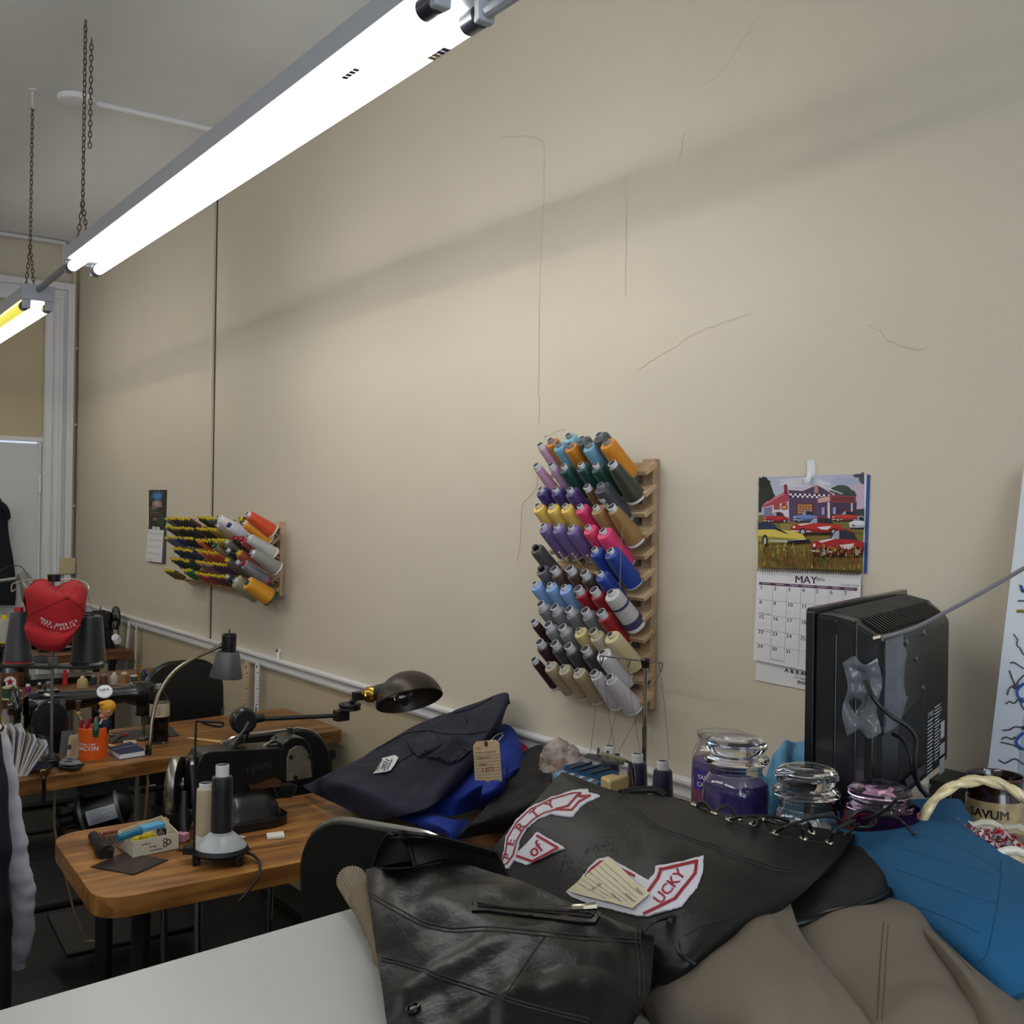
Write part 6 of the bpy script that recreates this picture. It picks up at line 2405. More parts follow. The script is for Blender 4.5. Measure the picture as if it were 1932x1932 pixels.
# tan corduroy jacket under the vest, its knit cuff sticking out
tj = thing('jacket', 'tan corduroy jacket under the leather vest, knit cuff over the counter edge', 'jacket', Pz(690, 1760, CTZ))
path = [(668, 1668, 1.110), (690, 1702, 1.105), (718, 1750, 1.104), (748, 1805, 1.104), (775, 1870, 1.100), (800, 1960, 1.098)]
rng = []
for i, (u, v, z) in enumerate(path):
    c = Pz(u, v, z)
    w_ = [.018, .020, .022, .023, .024, .024][i]
    rng.append([c + RGT0 * (w_ * math.cos(a_)) + V((0, 0, .015 * math.sin(a_))) + FWD0 * (.25 * w_ * math.sin(a_)) for a_ in [2 * PI * k / 20 for k in range(20)]])
rr_ = [spline([r_[k] for r_ in rng], 6) for k in range(20)]
rings = [[rr_[k][i] + V((noise.noise(rr_[k][i] * 30), noise.noise(rr_[k][i] * 30 + V((5, 0, 0))), 0)) * .006 for k in range(20)] for i in range(len(rr_[0]))]
MB().loft(rings[3:]).build('sleeve', TANK, tj, world=True, angle=80)
cuff = []
c0_, c1_ = Pz(640, 1682, 1.115), Pz(682, 1652, 1.13)
dcu = (Pz(690, 1702, 1.105) - Pz(668, 1668, 1.110))
for i in range(9):
    ring = []
    for k in range(60):
        a_ = 2 * PI * k / 60
        rib = 1 + .055 * (1 if k % 2 else -1)
        c = Pz(668, 1668, 1.110) + dcu * (i / 8 * 1.0 - .25)
        ring.append(c + RGT0 * (.0195 * math.cos(a_) * rib) + V((0, 0, .016 * math.sin(a_) * rib)) + FWD0 * (.008 * math.sin(a_)))
    cuff.append(ring)
MB().loft(cuff).build('cuff', mat('knit_cuff', '7c715f', rough=.95, bump=.4, bsc=300), tj, world=True, angle=80)
Cloth(G3([[(720, 1670, 1.11), (810, 1655, 1.12), (930, 1680, 1.12)], [(745, 1790, 1.10), (830, 1800, 1.10), (960, 1800, 1.10)], [(775, 1960, 1.09), (860, 1960, 1.09), (980, 1960, 1.09)]]), 30, 30, amp=.006, sc=12, seed=5).mb(.018).build('body', TANK, tj, world=True)

# the leather vest ------------------------------------------------------------
vest = thing('vest', 'black leather vest with red and white patches and side lacing, topmost of the heap', 'vest', Pz(1200, 1700, CTZ))
back = Cloth(G3([[(1060, 1457, 1.205), (1160, 1492, 1.208), (1260, 1504, 1.204), (1370, 1535, 1.196), (1490, 1552, 1.186), (1614, 1574, 1.172)],
                 [(1002, 1520, 1.188), (1120, 1545, 1.205), (1230, 1565, 1.212), (1340, 1595, 1.208), (1450, 1615, 1.198), (1560, 1640, 1.176)],
                 [(946, 1582, 1.150), (1070, 1610, 1.180), (1180, 1640, 1.193), (1290, 1675, 1.196), (1390, 1700, 1.190), (1482, 1712, 1.166)],
                 [(902, 1642, 1.105), (1020, 1690, 1.135), (1130, 1740, 1.148), (1230, 1790, 1.158), (1312, 1802, 1.168), (1392, 1766, 1.158)],
                 [(885, 1705, 1.09), (1000, 1760, 1.10), (1110, 1820, 1.11), (1200, 1852, 1.125), (1268, 1856, 1.14), (1312, 1834, 1.146)]]), 80, 80, amp=.006, sc=11, seed=21,
             folds=((V((.4, .8, 0)), 5, .005, 2.0),), fine=.0005)
back.mb(.012).build('back_panel', LEAB, vest, world=True)
bk = back.bvh()
inner = Cloth(G3([[(1380, 1640, 1.135), (1510, 1605, 1.150), (1620, 1580, 1.158), (1672, 1592, 1.155)], [(1390, 1700, 1.14), (1510, 1665, 1.155), (1615, 1635, 1.166), (1694, 1632, 1.156)], [(1408, 1755, 1.135), (1500, 1738, 1.150), (1600, 1714, 1.158), (1686, 1680, 1.146)]]), 48, 48, amp=.007, sc=13, seed=31, folds=((V((.3, .9, 0)), 7, .004, 1),))
inner.mb(.012).build('inside_front', LIN, vest, world=True)
# rolled hem edge of the inside
eb = inner.bvh()
m = MB()
m.tube([Pz(*p) for p in ((1612, 1577, 1.165), (1655, 1584, 1.162), (1686, 1606, 1.160), (1693, 1640, 1.156), (1680, 1682, 1.148), (1610, 1714, 1.158), (1500, 1742, 1.150), (1410, 1757, 1.136))], .0042, 8, 6)
m.build('hem', LEA, vest, world=True)
front = Cloth(G3([[(690, 1642, 1.135), (820, 1620, 1.160), (950, 1652, 1.175), (1090, 1708, 1.182), (1233, 1765, 1.172)],
                  [(700, 1720, 1.135), (830, 1722, 1.160), (960, 1748, 1.172), (1090, 1785, 1.174), (1231, 1815, 1.160)],
                  [(712, 1810, 1.125), (850, 1828, 1.150), (980, 1852, 1.160), (1100, 1876, 1.160), (1222, 1882, 1.148)],
                  [(726, 1900, 1.112), (860, 1930, 1.132), (980, 1965, 1.138), (1090, 1985, 1.136), (1180, 1962, 1.128)],
                  [(740, 2010, 1.10), (860, 2050, 1.11), (980, 2080, 1.115), (1080, 2090, 1.11), (1165, 2060, 1.105)]]), 90, 90, amp=.009, sc=15, seed=17,
              folds=((V((.7, -.5, 0)), 7, .008, .2), (V((.3, .9, 0)), 11, .006, 1.1)), fine=.0006)
front.mb(.010).build('front_panel', LEA, vest, world=True)
fb = front.bvh()
strap = Cloth(G3([[(704, 1645, 1.125), (716, 1602, 1.17), (738, 1573, 1.200), (768, 1592, 1.180), (784, 1640, 1.150)],
                  [(760, 1640, 1.12), (790, 1590, 1.17), (820, 1577, 1.195), (848, 1600, 1.178), (862, 1640, 1.150)],
                  [(850, 1640, 1.12), (880, 1610, 1.16), (925, 1603, 1.182), (945, 1625, 1.168), (960, 1662, 1.145)]]), 36, 36, amp=.002, sc=10, seed=41, fine=.0004)
strap.mb(.005).build('shoulder', LEAB, vest, world=True)
m = MB()
m.tube([Pz(*p) for p in ((702, 1645, 1.126), (716, 1602, 1.171), (738, 1573, 1.201), (768, 1592, 1.181), (784, 1640, 1.151))], .003, 8, 8)
m.build('piping', LEA, vest, world=True)


def E(x, y):
    return 620 + x * .33126, 1440 + y * .33126


def D(x, y):
    return 860 + x * .2588, 1460 + y * .2588


def F(x, y):
    return 1200 + x * .37888, 1440 + y * .37888


def mp(f, pts):
    return [f(*p) for p in pts]


# seams of the front panel
for pts in ([(205, 715), (300, 775), (400, 830), (520, 895), (620, 925), (720, 940), (900, 932), (1150, 952), (1450, 982), (1780, 1000)], [(215, 740), (300, 800), (400, 855), (520, 918), (620, 948), (720, 962), (900, 955), (1150, 975), (1450, 1005), (1775, 1022)],
            [(1782, 890), (1755, 950), (1748, 1015), (1768, 1150), (1772, 1340)], [(1812, 890), (1785, 950), (1775, 1015), (1796, 1150), (1798, 1340)], [(300, 1125), (450, 1160), (700, 1250), (1000, 1350), (1250, 1420), (1480, 1478)], [(305, 1105), (455, 1140), (705, 1230), (1005, 1330), (1255, 1400), (1490, 1458)],
            [(1232, 985), (1150, 1100), (1070, 1220), (995, 1345)], [(250, 590), (350, 600), (520, 588), (640, 565)], [(340, 860), (470, 1020), (520, 1092)]):
    m = MB()
    drape_line(m, mp(E, pts), fb, .0001, .0009)
    m.build('seam', THRD, vest, world=True)
# welt pocket with zipper
m = MB()
dpatch(m, mp(E, [(818, 772), (900, 752), (1000, 792), (1150, 812), (1300, 820), (1520, 826), (1552, 862), (1520, 915), (1450, 918), (1150, 880), (900, 848), (815, 848)]), fb, .0022, .002)
m.build('pocket_welt', LEA, vest, world=True)
m = MB()
drape_poly(m, mp(E, [(845, 800), (1000, 828), (1200, 838), (1400, 846), (1525, 858), (1500, 892), (1350, 880), (1200, 862), (1000, 842), (850, 828)]), fb, .0030)
m.build('pocket_opening', mat('pocket_shade', '040404', rough=.9), vest, world=True)  # flat black patch paints the shade inside the open pocket
m = MB()
drape_line(m, mp(E, [(850, 812), (1000, 836), (1200, 850), (1400, 862), (1500, 872)]), fb, .0036, .0011)
m.build('zip', mat('zip_black', '1a1a1a', rough=.4, metal=.6), vest, world=True)
m = MB()
zp = [hit(fb, *E(*p), .005)[0] for p in ((1400, 850), (1455, 850), (1525, 822))]
m.tube(zp, [.0042, .0042, .0052], 8)
m.build('zip_pull', EYEL, vest, world=True)


def snap(bvh, u, v, r=.0065, nm='snap'):
    p, n = hit(bvh, u, v, .0005)
    m = MB()
    m.lathe([(0, .0015), (r * .45, .0018), (r * .5, .0005), (r * .62, .0005), (r * .7, .0030), (r * .95, .0026), (r, 0)], 24, Matrix.Translation(p) @ axisM(n))
    m.build(nm, EYEL if nm != 'snap' else mat('dark_snap', '3a3a3d', rough=.25, metal=1), vest, world=True)
    return p, n


snap(fb, *E(485, 1403), .0075)
snap(eb, *F(640, 752), .006)
# seams on the back
for pts, f in (([(1175, 130), (1250, 215), (1350, 318), (1500, 420), (1700, 490), (1925, 560)], D), ([(1195, 118), (1270, 200), (1370, 300), (1515, 400), (1710, 470), (1930, 538)], D), ([(400, 445), (550, 490), (700, 532), (790, 548)], F), ([(405, 430), (555, 475), (705, 517), (790, 533)], F),
               ([(780, 5), (850, 45), (950, 80), (1060, 105), (1180, 135)], D), ([(240, 860), (330, 805), (500, 757), (615, 668), (800, 556), (1000, 428)], F), ([(460, 285), (550, 320), (690, 358), (850, 385), (960, 400)], F)):
    m = MB()
    drape_line(m, mp(f, pts), bk, .0001, .0009)
    m.build('seam', THRD, vest, world=True)
m = MB()
m.tube([Pz(1170, 1497, 1.207), Pz(1200, 1491, 1.209), Pz(1235, 1491, 1.209), Pz(1256, 1503, 1.203)], .0055, 12, 8)
m.build('folded_edge', LEAB, vest, world=True)


# patches
def strip(m, pts, w, bvh, off, f, mi=0, closed=False):
    """flat band along a polyline, width in photo pixels"""
    q = [V((*f(*p), 0)) for p in pts]
    if closed:
        q = q + [q[0]]
    for a_, b_ in zip(q, q[1:]):
        d_ = (b_ - a_)
        if d_.length < 1e-6:
            continue
        n_ = V((-d_.y, d_.x, 0)).normalized() * w / 2
        d_ = d_.normalized() * w * .35
        drape_poly(m, [((a_ - d_ - n_).x, (a_ - d_ - n_).y), ((b_ + d_ - n_).x, (b_ + d_ - n_).y), ((b_ + d_ + n_).x, (b_ + d_ + n_).y), ((a_ - d_ + n_).x, (a_ - d_ + n_).y)], bvh, off, mx=12, mi=mi)


def patch(name, outline, lines, texts, f=D):
    m = MB()
    rnd = random.Random(len(outline))
    pts = []
    n = len(outline)
    for i in range(n):
        a_, b_ = f(*outline[i]), f(*outline[(i + 1) % n])
        L = math.hypot(b_[0] - a_[0], b_[1] - a_[1])
        k = max(1, int(L / 5))
        for j in range(k):
            pts.append((a_[0] + (b_[0] - a_[0]) * j / k + rnd.uniform(-.7, .7), a_[1] + (b_[1] - a_[1]) * j / k + rnd.uniform(-.7, .7)))
    m.mi = 0
    dpatch(m, pts, bk, .0024, .0022)
    m.build(name, PATW, vest, world=True)
    m = MB()
    for pl_, w_ in lines:
        strip(m, pl_, w_, bk, .0030, f)
    for (s_, size, o, ex, ey, sx) in texts:
        drape_text(m, s_, size, bk, .0031, f(*o), ex, ey, .02, sx=sx)
    return m.build(name + '_print', PATR, vest, world=True)


P_OUT = [(165, 675), (230, 655), (300, 655), (345, 620), (360, 560), (375, 460), (440, 350), (540, 255), (700, 180), (860, 130), (965, 118), (970, 148), (1050, 165), (960, 210), (905, 250), (850, 322), (760, 310), (690, 300), (600, 330), (520, 400), (470, 480), (455, 570), (430, 630), (390, 690), (310, 722), (240, 705)]


def unit(a_):
    return (math.cos(a_), math.sin(a_))


tx = []
for ch, o, an, sz in (('Y', (694, 240), -36, 22), ('T', (585, 304), -42, 22), ('R', (484, 400), -56, 22), ('E', (412, 508), -76, 21), ('P', (388, 610), -66, 16), ('O', (338, 655), -35, 11), ('R', (285, 680), -18, 10), ('P', (235, 682), -12, 9)):
    a_ = R(an)
    tx.append((ch, sz, o, unit(a_), unit(a_ - PI / 2), 1.25))
patch('rocker_patch', P_OUT, [([(205, 682), (300, 668), (352, 636), (375, 570), (390, 470), (455, 362), (550, 272), (705, 196), (860, 152), (912, 152)], 2.6), ([(735, 272), (640, 300), (560, 352), (495, 420), (452, 500), (432, 590), (392, 652), (310, 702)], 2.6),
                              ([(912, 152), (905, 178), (982, 172), (900, 216), (850, 277), (735, 272)], 4), ([(735, 270), (820, 248), (880, 178), (912, 154)], 4)], tx)
patch('of_patch', [(600, 430), (800, 548), (700, 580), (640, 610), (520, 670), (415, 628)], [([(602, 462), (752, 550), (650, 605), (570, 645), (458, 606)], 5)], [('of', 32, (590, 562), unit(R(-38)), unit(R(-128)), 1.0)])
m = patch('lower_patch', [(815, 865), (900, 795), (985, 685), (1040, 632), (1115, 618), (1200, 668), (1320, 735), (1410, 785), (1455, 735), (1462, 682), (1650, 650), (1805, 606), (1800, 720), (1760, 830), (1645, 972), (1530, 1002), (1400, 1042), (1330, 1040), (1200, 1010), (1000, 960), (850, 900)],
          [([(930, 792), (1000, 705), (1060, 658), (1112, 648)], 5), ([(1180, 692), (1310, 758)], 5), ([(1492, 715), (1752, 652), (1742, 740), (1600, 925), (1500, 975), (1385, 1030)], 6), ([(1500, 708), (1478, 775), (1410, 872)], 6)],
          [('UCKY', 29, (1562, 838), unit(R(-52)), unit(R(-142)), .95)])
# marks where older patches were
m = MB()
for (x, y) in ((790, 640), (830, 680), (770, 700), (960, 560), (1020, 530), (1090, 505), (1150, 540), (800, 600)):
    strip(m, [(x - 18, y + 22), (x, y - 20), (x + 20, y + 12)], 2.5, bk, .0006, D)
m.build('patch_trace', mat('patch_trace', '23272a', rough=.75), vest, world=True)

# eyelets and lacing
eyes = {}
for k, p in enumerate([(290, 210), (398, 214), (515, 246), (465, 286), (580, 308), (628, 282), (692, 352), (885, 297), (835, 378), (962, 398)]):
    u, v = F(*p)
    pp, nn = hit(bk, u, v, .0006)
    T = Matrix.Translation(pp) @ axisM(nn)
    m = MB()
    m.lathe([(.0026, .0006), (.0032, .0028), (.0050, .0030), (.0064, .0008), (.0064, 0)], 20, T)
    m.build('eyelet', EYEL, vest, world=True)
    eyes[k] = pp
LACE = mat('black_lace', '0a0a0b', rough=.5)


def lace(pts, nm='lace'):
    MB().tube(pts, .0021, 8, 6).build(nm, LACE, vest, world=True)


def L_(x, y, z):
    return Pz(*F(x, y), z)


lace([eyes[0], L_(340, 196, 1.21), eyes[1] + V((0, 0, .003)), L_(455, 212, 1.212), eyes[2]])
lace([eyes[0] + V((0, 0, .001)), L_(350, 214, 1.206), eyes[1]])
lace([eyes[3], L_(520, 268, 1.215), L_(600, 262, 1.215), L_(690, 268, 1.210), L_(760, 290, 1.198)])
lace([eyes[4], L_(600, 285, 1.208), eyes[5], L_(700, 300, 1.198), L_(800, 310, 1.19)])
lace([eyes[6], L_(740, 318, 1.212), L_(820, 290, 1.214), L_(900, 270, 1.210), L_(985, 268, 1.204), L_(1035, 300, 1.194)])
lace([eyes[8], L_(830, 330, 1.205), L_(860, 298, 1.205), eyes[7]])
lace([eyes[9], L_(985, 345, 1.205), L_(1040, 305, 1.207), L_(1090, 285, 1.205)])
lace([L_(1035, 360, 1.18), L_(1080, 330, 1.19), L_(1110, 300, 1.20)])
kn_ = L_(1128, 278, 1.200)
m = MB()
for i in range(3):
    an = i * 1.1
    ring = [kn_ + RGT0 * (.018 * math.cos(a_)) + V((0, 0, (.008 + .003 * i) * math.sin(a_))) + FWD0 * (.008 * math.sin(a_ + an)) for a_ in [2 * PI * k / 22 for k in range(22)]]
    m.tube(ring, .0022, 7, closed=True)
m.build('lace_knot', LACE, vest, world=True)
lace([kn_, L_(1190, 262, 1.215), L_(1250, 225, 1.23), L_(1300, 178, 1.245)], 'lace_end')
lace([kn_, L_(1210, 258, 1.212), L_(1290, 268, 1.208), L_(1340, 305, 1.198), L_(1384, 355, 1.192)], 'lace_end')
# bow of the near side lacing hanging at the front panel edge
lace([Pz(1212, 1752, 1.178), Pz(1240, 1735, 1.186), Pz(1272, 1728, 1.184), Pz(1284, 1750, 1.176), Pz(1280, 1790, 1.17), Pz(1290, 1805, 1.168), Pz(1312, 1820, 1.162)], 'lace_end')
lace([Pz(1212, 1756, 1.178), Pz(1230, 1740, 1.184), Pz(1258, 1732, 1.182)], 'lace_end')
Cloth(G3([[(1200, 1760, 1.145), (1240, 1765, 1.150), (1290, 1775, 1.150)], [(1195, 1800, 1.128), (1240, 1806, 1.135), (1288, 1810, 1.132)], [(1195, 1845, 1.115), (1240, 1846, 1.118), (1282, 1842, 1.114)]]), 20, 20, amp=.003, sc=20, seed=51).mb(.006).build('side_panel', LEA, vest, world=True)

# job tag on the vest
tg = thing('paper_tag', 'cream ruled job tag lying on the vest over the lower patch', 'tag', hit(bk, 1160, 1680, .005)[0])
m = MB()
dpatch(m, mp(D, [(1130, 640), (1430, 900), (1310, 1006), (1180, 968), (1000, 918), (838, 872)]), bk, .0068, .0012, mx=14)
m.build('card', mat('cream_tag', 'c6bda0', rough=.7), tg, world=True, smooth=False)
m = MB()
for i in range(7):
    f0 = i / 7
    a_ = (1100 - 230 * f0, 680 + 150 * f0)
    b_ = (1385 - 250 * f0, 925 + 20 * f0 + 110 * f0 * (1 - f0))
    if i > 4:
        b_ = (1385 - 300 * f0, 925 + 15 * f0)
    strip(m, [a_, b_], .7, bk, .0074, D)
strip(m, [(990, 880), (1090, 830)], .7, bk, .0074, D)
for txt, o in (('Name', (1365, 890)), ('Address', (1300, 935)), ('13', (1030, 865)), ('15', (1070, 830)), ('Mon Fri', (1195, 930))):
    drape_text(m, txt, 7, bk, .0074, D(*o), unit(R(40)), unit(R(-50)))
m.build('print', INKG, tg, world=True, smooth=False)

# ------------------------------------------------------------------ clothes behind, over the near table
NAV = mat('navy_cloth', '11152a', rough=.75, bump=.25, bsc=500)
BLU = mat('cobalt_cloth', '0a2a84', rough=.8, bump=.2, bsc=450)
BLK = mat('black_cloth', '0e0e11', rough=.8, bump=.2, bsc=300)


def Gp(x, y):
    return 550 + x * .28468, 1260 + y * .2847


nj = thing('jacket', 'navy work jacket with white label, propped against the wall over the near table', 'jacket', Pz(700, 1520, TZ))
jk = Cloth(G3([[(571, 1483, .79), (635, 1453, .86), (700, 1420, 'y', 1.66), (790, 1366, 'y', 1.82), (880, 1334, 'y', 1.865), (950, 1307, 'y', 1.87), (962, 1322, 'y', 1.86)],
               [(590, 1496, .795), (655, 1468, .87), (720, 1432, 'y', 1.58), (805, 1392, 'y', 1.72), (880, 1358, 'y', 1.78), (942, 1338, 'y', 1.80), (952, 1345, 'y', 1.82)],
               [(625, 1512, .795), (690, 1488, .865), (755, 1462, 'y', 1.50), (825, 1430, 'y', 1.60), (880, 1400, 'y', 1.68), (925, 1378, 'y', 1.73), (942, 1375, 'y', 1.80)],
               [(665, 1532, .79), (730, 1512, .85), (785, 1495, 'y', 1.45), (840, 1465, 'y', 1.52), (880, 1435, 'y', 1.60), (905, 1412, 'y', 1.68), (925, 1400, 'y', 1.78)],
               [(705, 1549, .785), (755, 1540, .82), (805, 1525, 'y', 1.43), (840, 1500, 'y', 1.50), (868, 1470, 'y', 1.58), (890, 1440, 'y', 1.66), (912, 1420, 'y', 1.76)]]), 84, 84, amp=.010, sc=8, seed=61,
           folds=((V((.45, .2, .8)), 4, .012, .8), (V((.8, .5, .2)), 3, .010, 2.2)))
jk.mb(.012).build('body', NAV, nj, world=True)
jb = jk.bvh()
for pts in ([(760, 480), (800, 560), (870, 600), (905, 570)], [(905, 605), (1000, 615), (1080, 640), (1160, 580)], [(560, 540), (760, 440), (900, 420), (1040, 440), (1180, 440), (1310, 420)], [(820, 560), (700, 640), (610, 720)], [(1160, 335), (1165, 370)], [(1080, 300), (1200, 270), (1330, 200)]):
    m = MB()
    drape_line(m, mp(Gp, pts), jb, .001, .0018)
    m.build('seam', mat('navy_seam', '070812', rough=.9), nj, world=True)
for pl_ in ([(758, 478), (820, 455), (905, 432), (960, 450), (1010, 522), (905, 575), (845, 605), (800, 560)], [(905, 606), (1012, 528), (1060, 480), (1110, 468), (1188, 560), (1120, 620), (1050, 648), (980, 618)]):
    m = MB()
    dpatch(m, mp(Gp, pl_), jb, .009, .008)
    m.build('lapel', NAV, nj, world=True)
lbp = [(545, 712), (600, 612), (690, 588), (712, 606), (690, 650), (660, 690), (625, 702)]
m = MB()
dpatch(m, mp(Gp, lbp), jb, .006, .0012)
m.build('label', PAPER, nj, world=True, smooth=False)
m = MB()
drape_text(m, '2021', 13, jb, .0072, Gp(625, 655), unit(R(-62)), unit(R(-152)), .02)
drape_text(m, 'MINIMUM', 5, jb, .0072, Gp(655, 655), unit(R(-62)), unit(R(-152)), .02)
strip(m, [(560, 690), (600, 620)], 1.6, jb, .0072, Gp)
strip(m, [(568, 694), (606, 622)], .8, jb, .0072, Gp)
m.build('label_print', INK, nj, world=True, smooth=False)
hgr = MB()
hgr.tube([Py(*Gp(1305, 515), 1.60), Py(*Gp(1325, 480), 1.61), Py(*Gp(1360, 448), 1.63), Py(*Gp(1398, 436), 1.66), Py(*Gp(1395, 455), 1.66), Py(*Gp(1350, 500), 1.62), Py(*Gp(1305, 515), 1.60)], .0022, 7, 4)
tg = thing('paper_tag', 'beige job tag hanging from a wire loop on the blue garment', 'tag', Py(*Gp(1300, 640), 1.58))
hgr.build('wire_loop', CHROME, tg, world=True)
tp_ = [Py(*Gp(*p), 1.585) for p in ((1225, 488), (1350, 476), (1374, 500), (1392, 752), (1218, 783), (1203, 515))]
m = MB()
m.prism(tp_, (0, .002, 0))
m.build('card', mat('beige_tag', 'bda683', rough=.7), tg, world=True, smooth=False)
q_ = Py(*Gp(1290, 503), 1.584)
m = MB()
m.lathe([(.0022, 0), (.0022, .0015), (.0072, .0012), (.0072, 0)], 18, Matrix.Translation(q_) @ axisM((0, -1, 0)))
m.build('grommet', mat('brown_ring', '4a2a1a', rough=.6), tg, world=True)
m = MB()


def tagt(txt, x, y, size, mi, an=-4):
    o = Gp(x, y)
    a_ = R(an)
    m.text(txt, size, 0, 0, 0, mi=mi, fn=lambda p, q: Py(o[0] + p * math.cos(a_) + q * math.sin(a_), o[1] + p * math.sin(a_) - q * math.cos(a_), 1.5838))


tagt('4203', 1240, 533, 6, 1)
tagt('NAME & ADDRESS', 1285, 560, 5, 0)
tagt('1352', 1300, 675, 12, 1, -8)
tagt('Gibson', 1270, 595, 8, 0, -8)
tagt('Alter', 1270, 640, 8, 0, -8)
for i in range(9):
    y = 585 + i * 21
    a_ = [Py(*Gp(1212 + i, y), 1.584), Py(*Gp(1382 + i, y - 12), 1.584)]
    m.mi = 0
    m.tube(a_, .0004, 4)
m.build('print', [INKG, mat('red_ink', '8f2a2c', rough=.6)], tg, world=True, smooth=False)

bj = thing('jacket', 'cobalt blue jacket in the heap, under the navy jacket and beige tag', 'jacket', Pz(850, 1560, TZ))
b1 = Cloth(G3([[(925, 1382, 'y', 1.86), (948, 1366, 'y', 1.875), (972, 1380, 'y', 1.86), (992, 1432, 'y', 1.80)], [(880, 1450, 'y', 1.66), (915, 1435, 'y', 1.68), (950, 1430, 'y', 1.70), (985, 1445, 'y', 1.74)], [(835, 1500, 'y', 1.54), (870, 1490, 'y', 1.55), (905, 1480, 'y', 1.57), (945, 1470, 'y', 1.62)], [(805, 1530, .80), (850, 1540, .80), (890, 1530, .80), (935, 1520, .81)]]), 48, 48, amp=.010, sc=12, seed=71, folds=((V((.7, .5, .3)), 6, .008, .6),))
b1.mb(.010).build('body', BLU, bj, world=True)
b2 = Cloth(G3([[(735, 1532, .79), (790, 1528, .81), (850, 1545, .82), (885, 1546, .80)], [(770, 1550, .79), (815, 1552, .815), (850, 1566, .815), (878, 1572, .79)], [(805, 1566, .785), (835, 1574, .795), (852, 1584, .795), (862, 1592, .78)]]), 36, 36, amp=.006, sc=14, seed=73)
b2.mb(.010).build('sleeve', BLU, bj, world=True)
b3 = Cloth(G3([[(915, 1470, 'y', 1.60), (940, 1455, 'y', 1.63), (955, 1440, 'y', 1.68)], [(908, 1500, 'y', 1.53), (935, 1490, 'y', 1.56), (955, 1475, 'y', 1.62)], [(910, 1528, .81), (935, 1528, .81), (962, 1524, .81)]]), 24, 24, amp=.004, sc=14, seed=75)
b3.mb(.008).build('flap', BLU, bj, world=True)
kg = thing('garment', 'black wrinkled garment in the heap between the blue jacket and the plastic bag', 'clothing', Pz(980, 1540, TZ))
k1_ = Cloth(G3([[(955, 1440, 'y', 1.80), (990, 1418, 'y', 1.84), (1020, 1405, 'y', 1.86), (1038, 1418, 'y', 1.85)], [(940, 1490, 'y', 1.62), (975, 1470, 'y', 1.66), (1015, 1452, 'y', 1.70), (1040, 1455, 'y', 1.72)], [(900, 1540, 'y', 1.50), (950, 1530, 'y', 1.52), (1000, 1515, 'y', 1.55), (1035, 1500, 'y', 1.60)], [(860, 1585, .785), (920, 1575, .79), (985, 1570, .79), (1030, 1560, .79)]]), 48, 48, amp=.014, sc=14, seed=81, folds=((V((.9, .2, .3)), 8, .010, .6),))
k1_.mb(.010).build('cloth', BLK, kg, world=True)
rg = thing('garment', 'scrap of red garment peeping out behind the blue jacket', 'clothing', Py(985, 1412, 1.86))
Cloth(G3([[(972, 1404, 'y', 1.88), (985, 1402, 'y', 1.885), (996, 1410, 'y', 1.88)], [(968, 1425, 'y', 1.84), (985, 1422, 'y', 1.85), (998, 1426, 'y', 1.85)], [(965, 1450, 'y', 1.83), (985, 1450, 'y', 1.83), (1000, 1450, 'y', 1.83)]]), 16, 16, amp=.003, sc=20, seed=83).mb(.006).build('cloth', mat('red_cloth', '8c1420', rough=.8), rg, world=True)
pbg = thing('plastic_bag', 'crumpled clear plastic bag of pinkish stuff behind the black garment', 'bag', Py(1058, 1440, 1.78))
m = MB()
cpb = Py(1058, 1438, 1.76)
rings_, segs = 40, 56
pf = []
for i in range(rings_ + 1):
    th = PI * i / rings_
    pf.append((max(1e-4, .052 * math.sin(th)), -.066 * math.cos(th)))
pf[0], pf[-1] = (0, -.066), (0, .066)
m.lathe(pf, segs, Matrix.Translation(cpb + V((0, 0, -.01))))
m.v = [p + (p - cpb).normalized() * (.012 * noise.noise(p * 30) + .014 * abs(noise.noise(p * 70)) + .007 * noise.noise(p * 150)) for p in m.v]
m.build('film', mat('bag_film', 'b7a79f', rough=.12, alpha=.5, spec=1, bump=1, bsc=60, bdist=.004), pbg, world=True, angle=180)
m = MB()
m.sphere(cpb + V((0, 0, -.03)), .040, 18, 12, (1, .9, 1.0))
m.v = [p + (p - cpb) * .25 * noise.noise(p * 25) for p in m.v]
m.build('contents', mat('pinkish_cloth', '9a766a', rough=.9), pbg, world=True)
# ------------------------------------------------------------------ the middle table's things
def Q(x, y):            # crop with the orange cup
    return x * .18634, 1140 + y * .18634


def Tz(x, y, dz=0):
    return Pz(*Q(x, y), TZ + dz)


# thread stand with the red cap --------------------------------------------------
DS = Pz(97, 1444, TZ)
dep_s = (DS - EYE).dot(FWD)
hs = thing('thread_stand', 'tall steel thread stand on the middle table carrying two cones under a red cap', 'thread stand', DS)


def S(u, v, dd=0):
    return Pd(u, v, dep_s + dd)


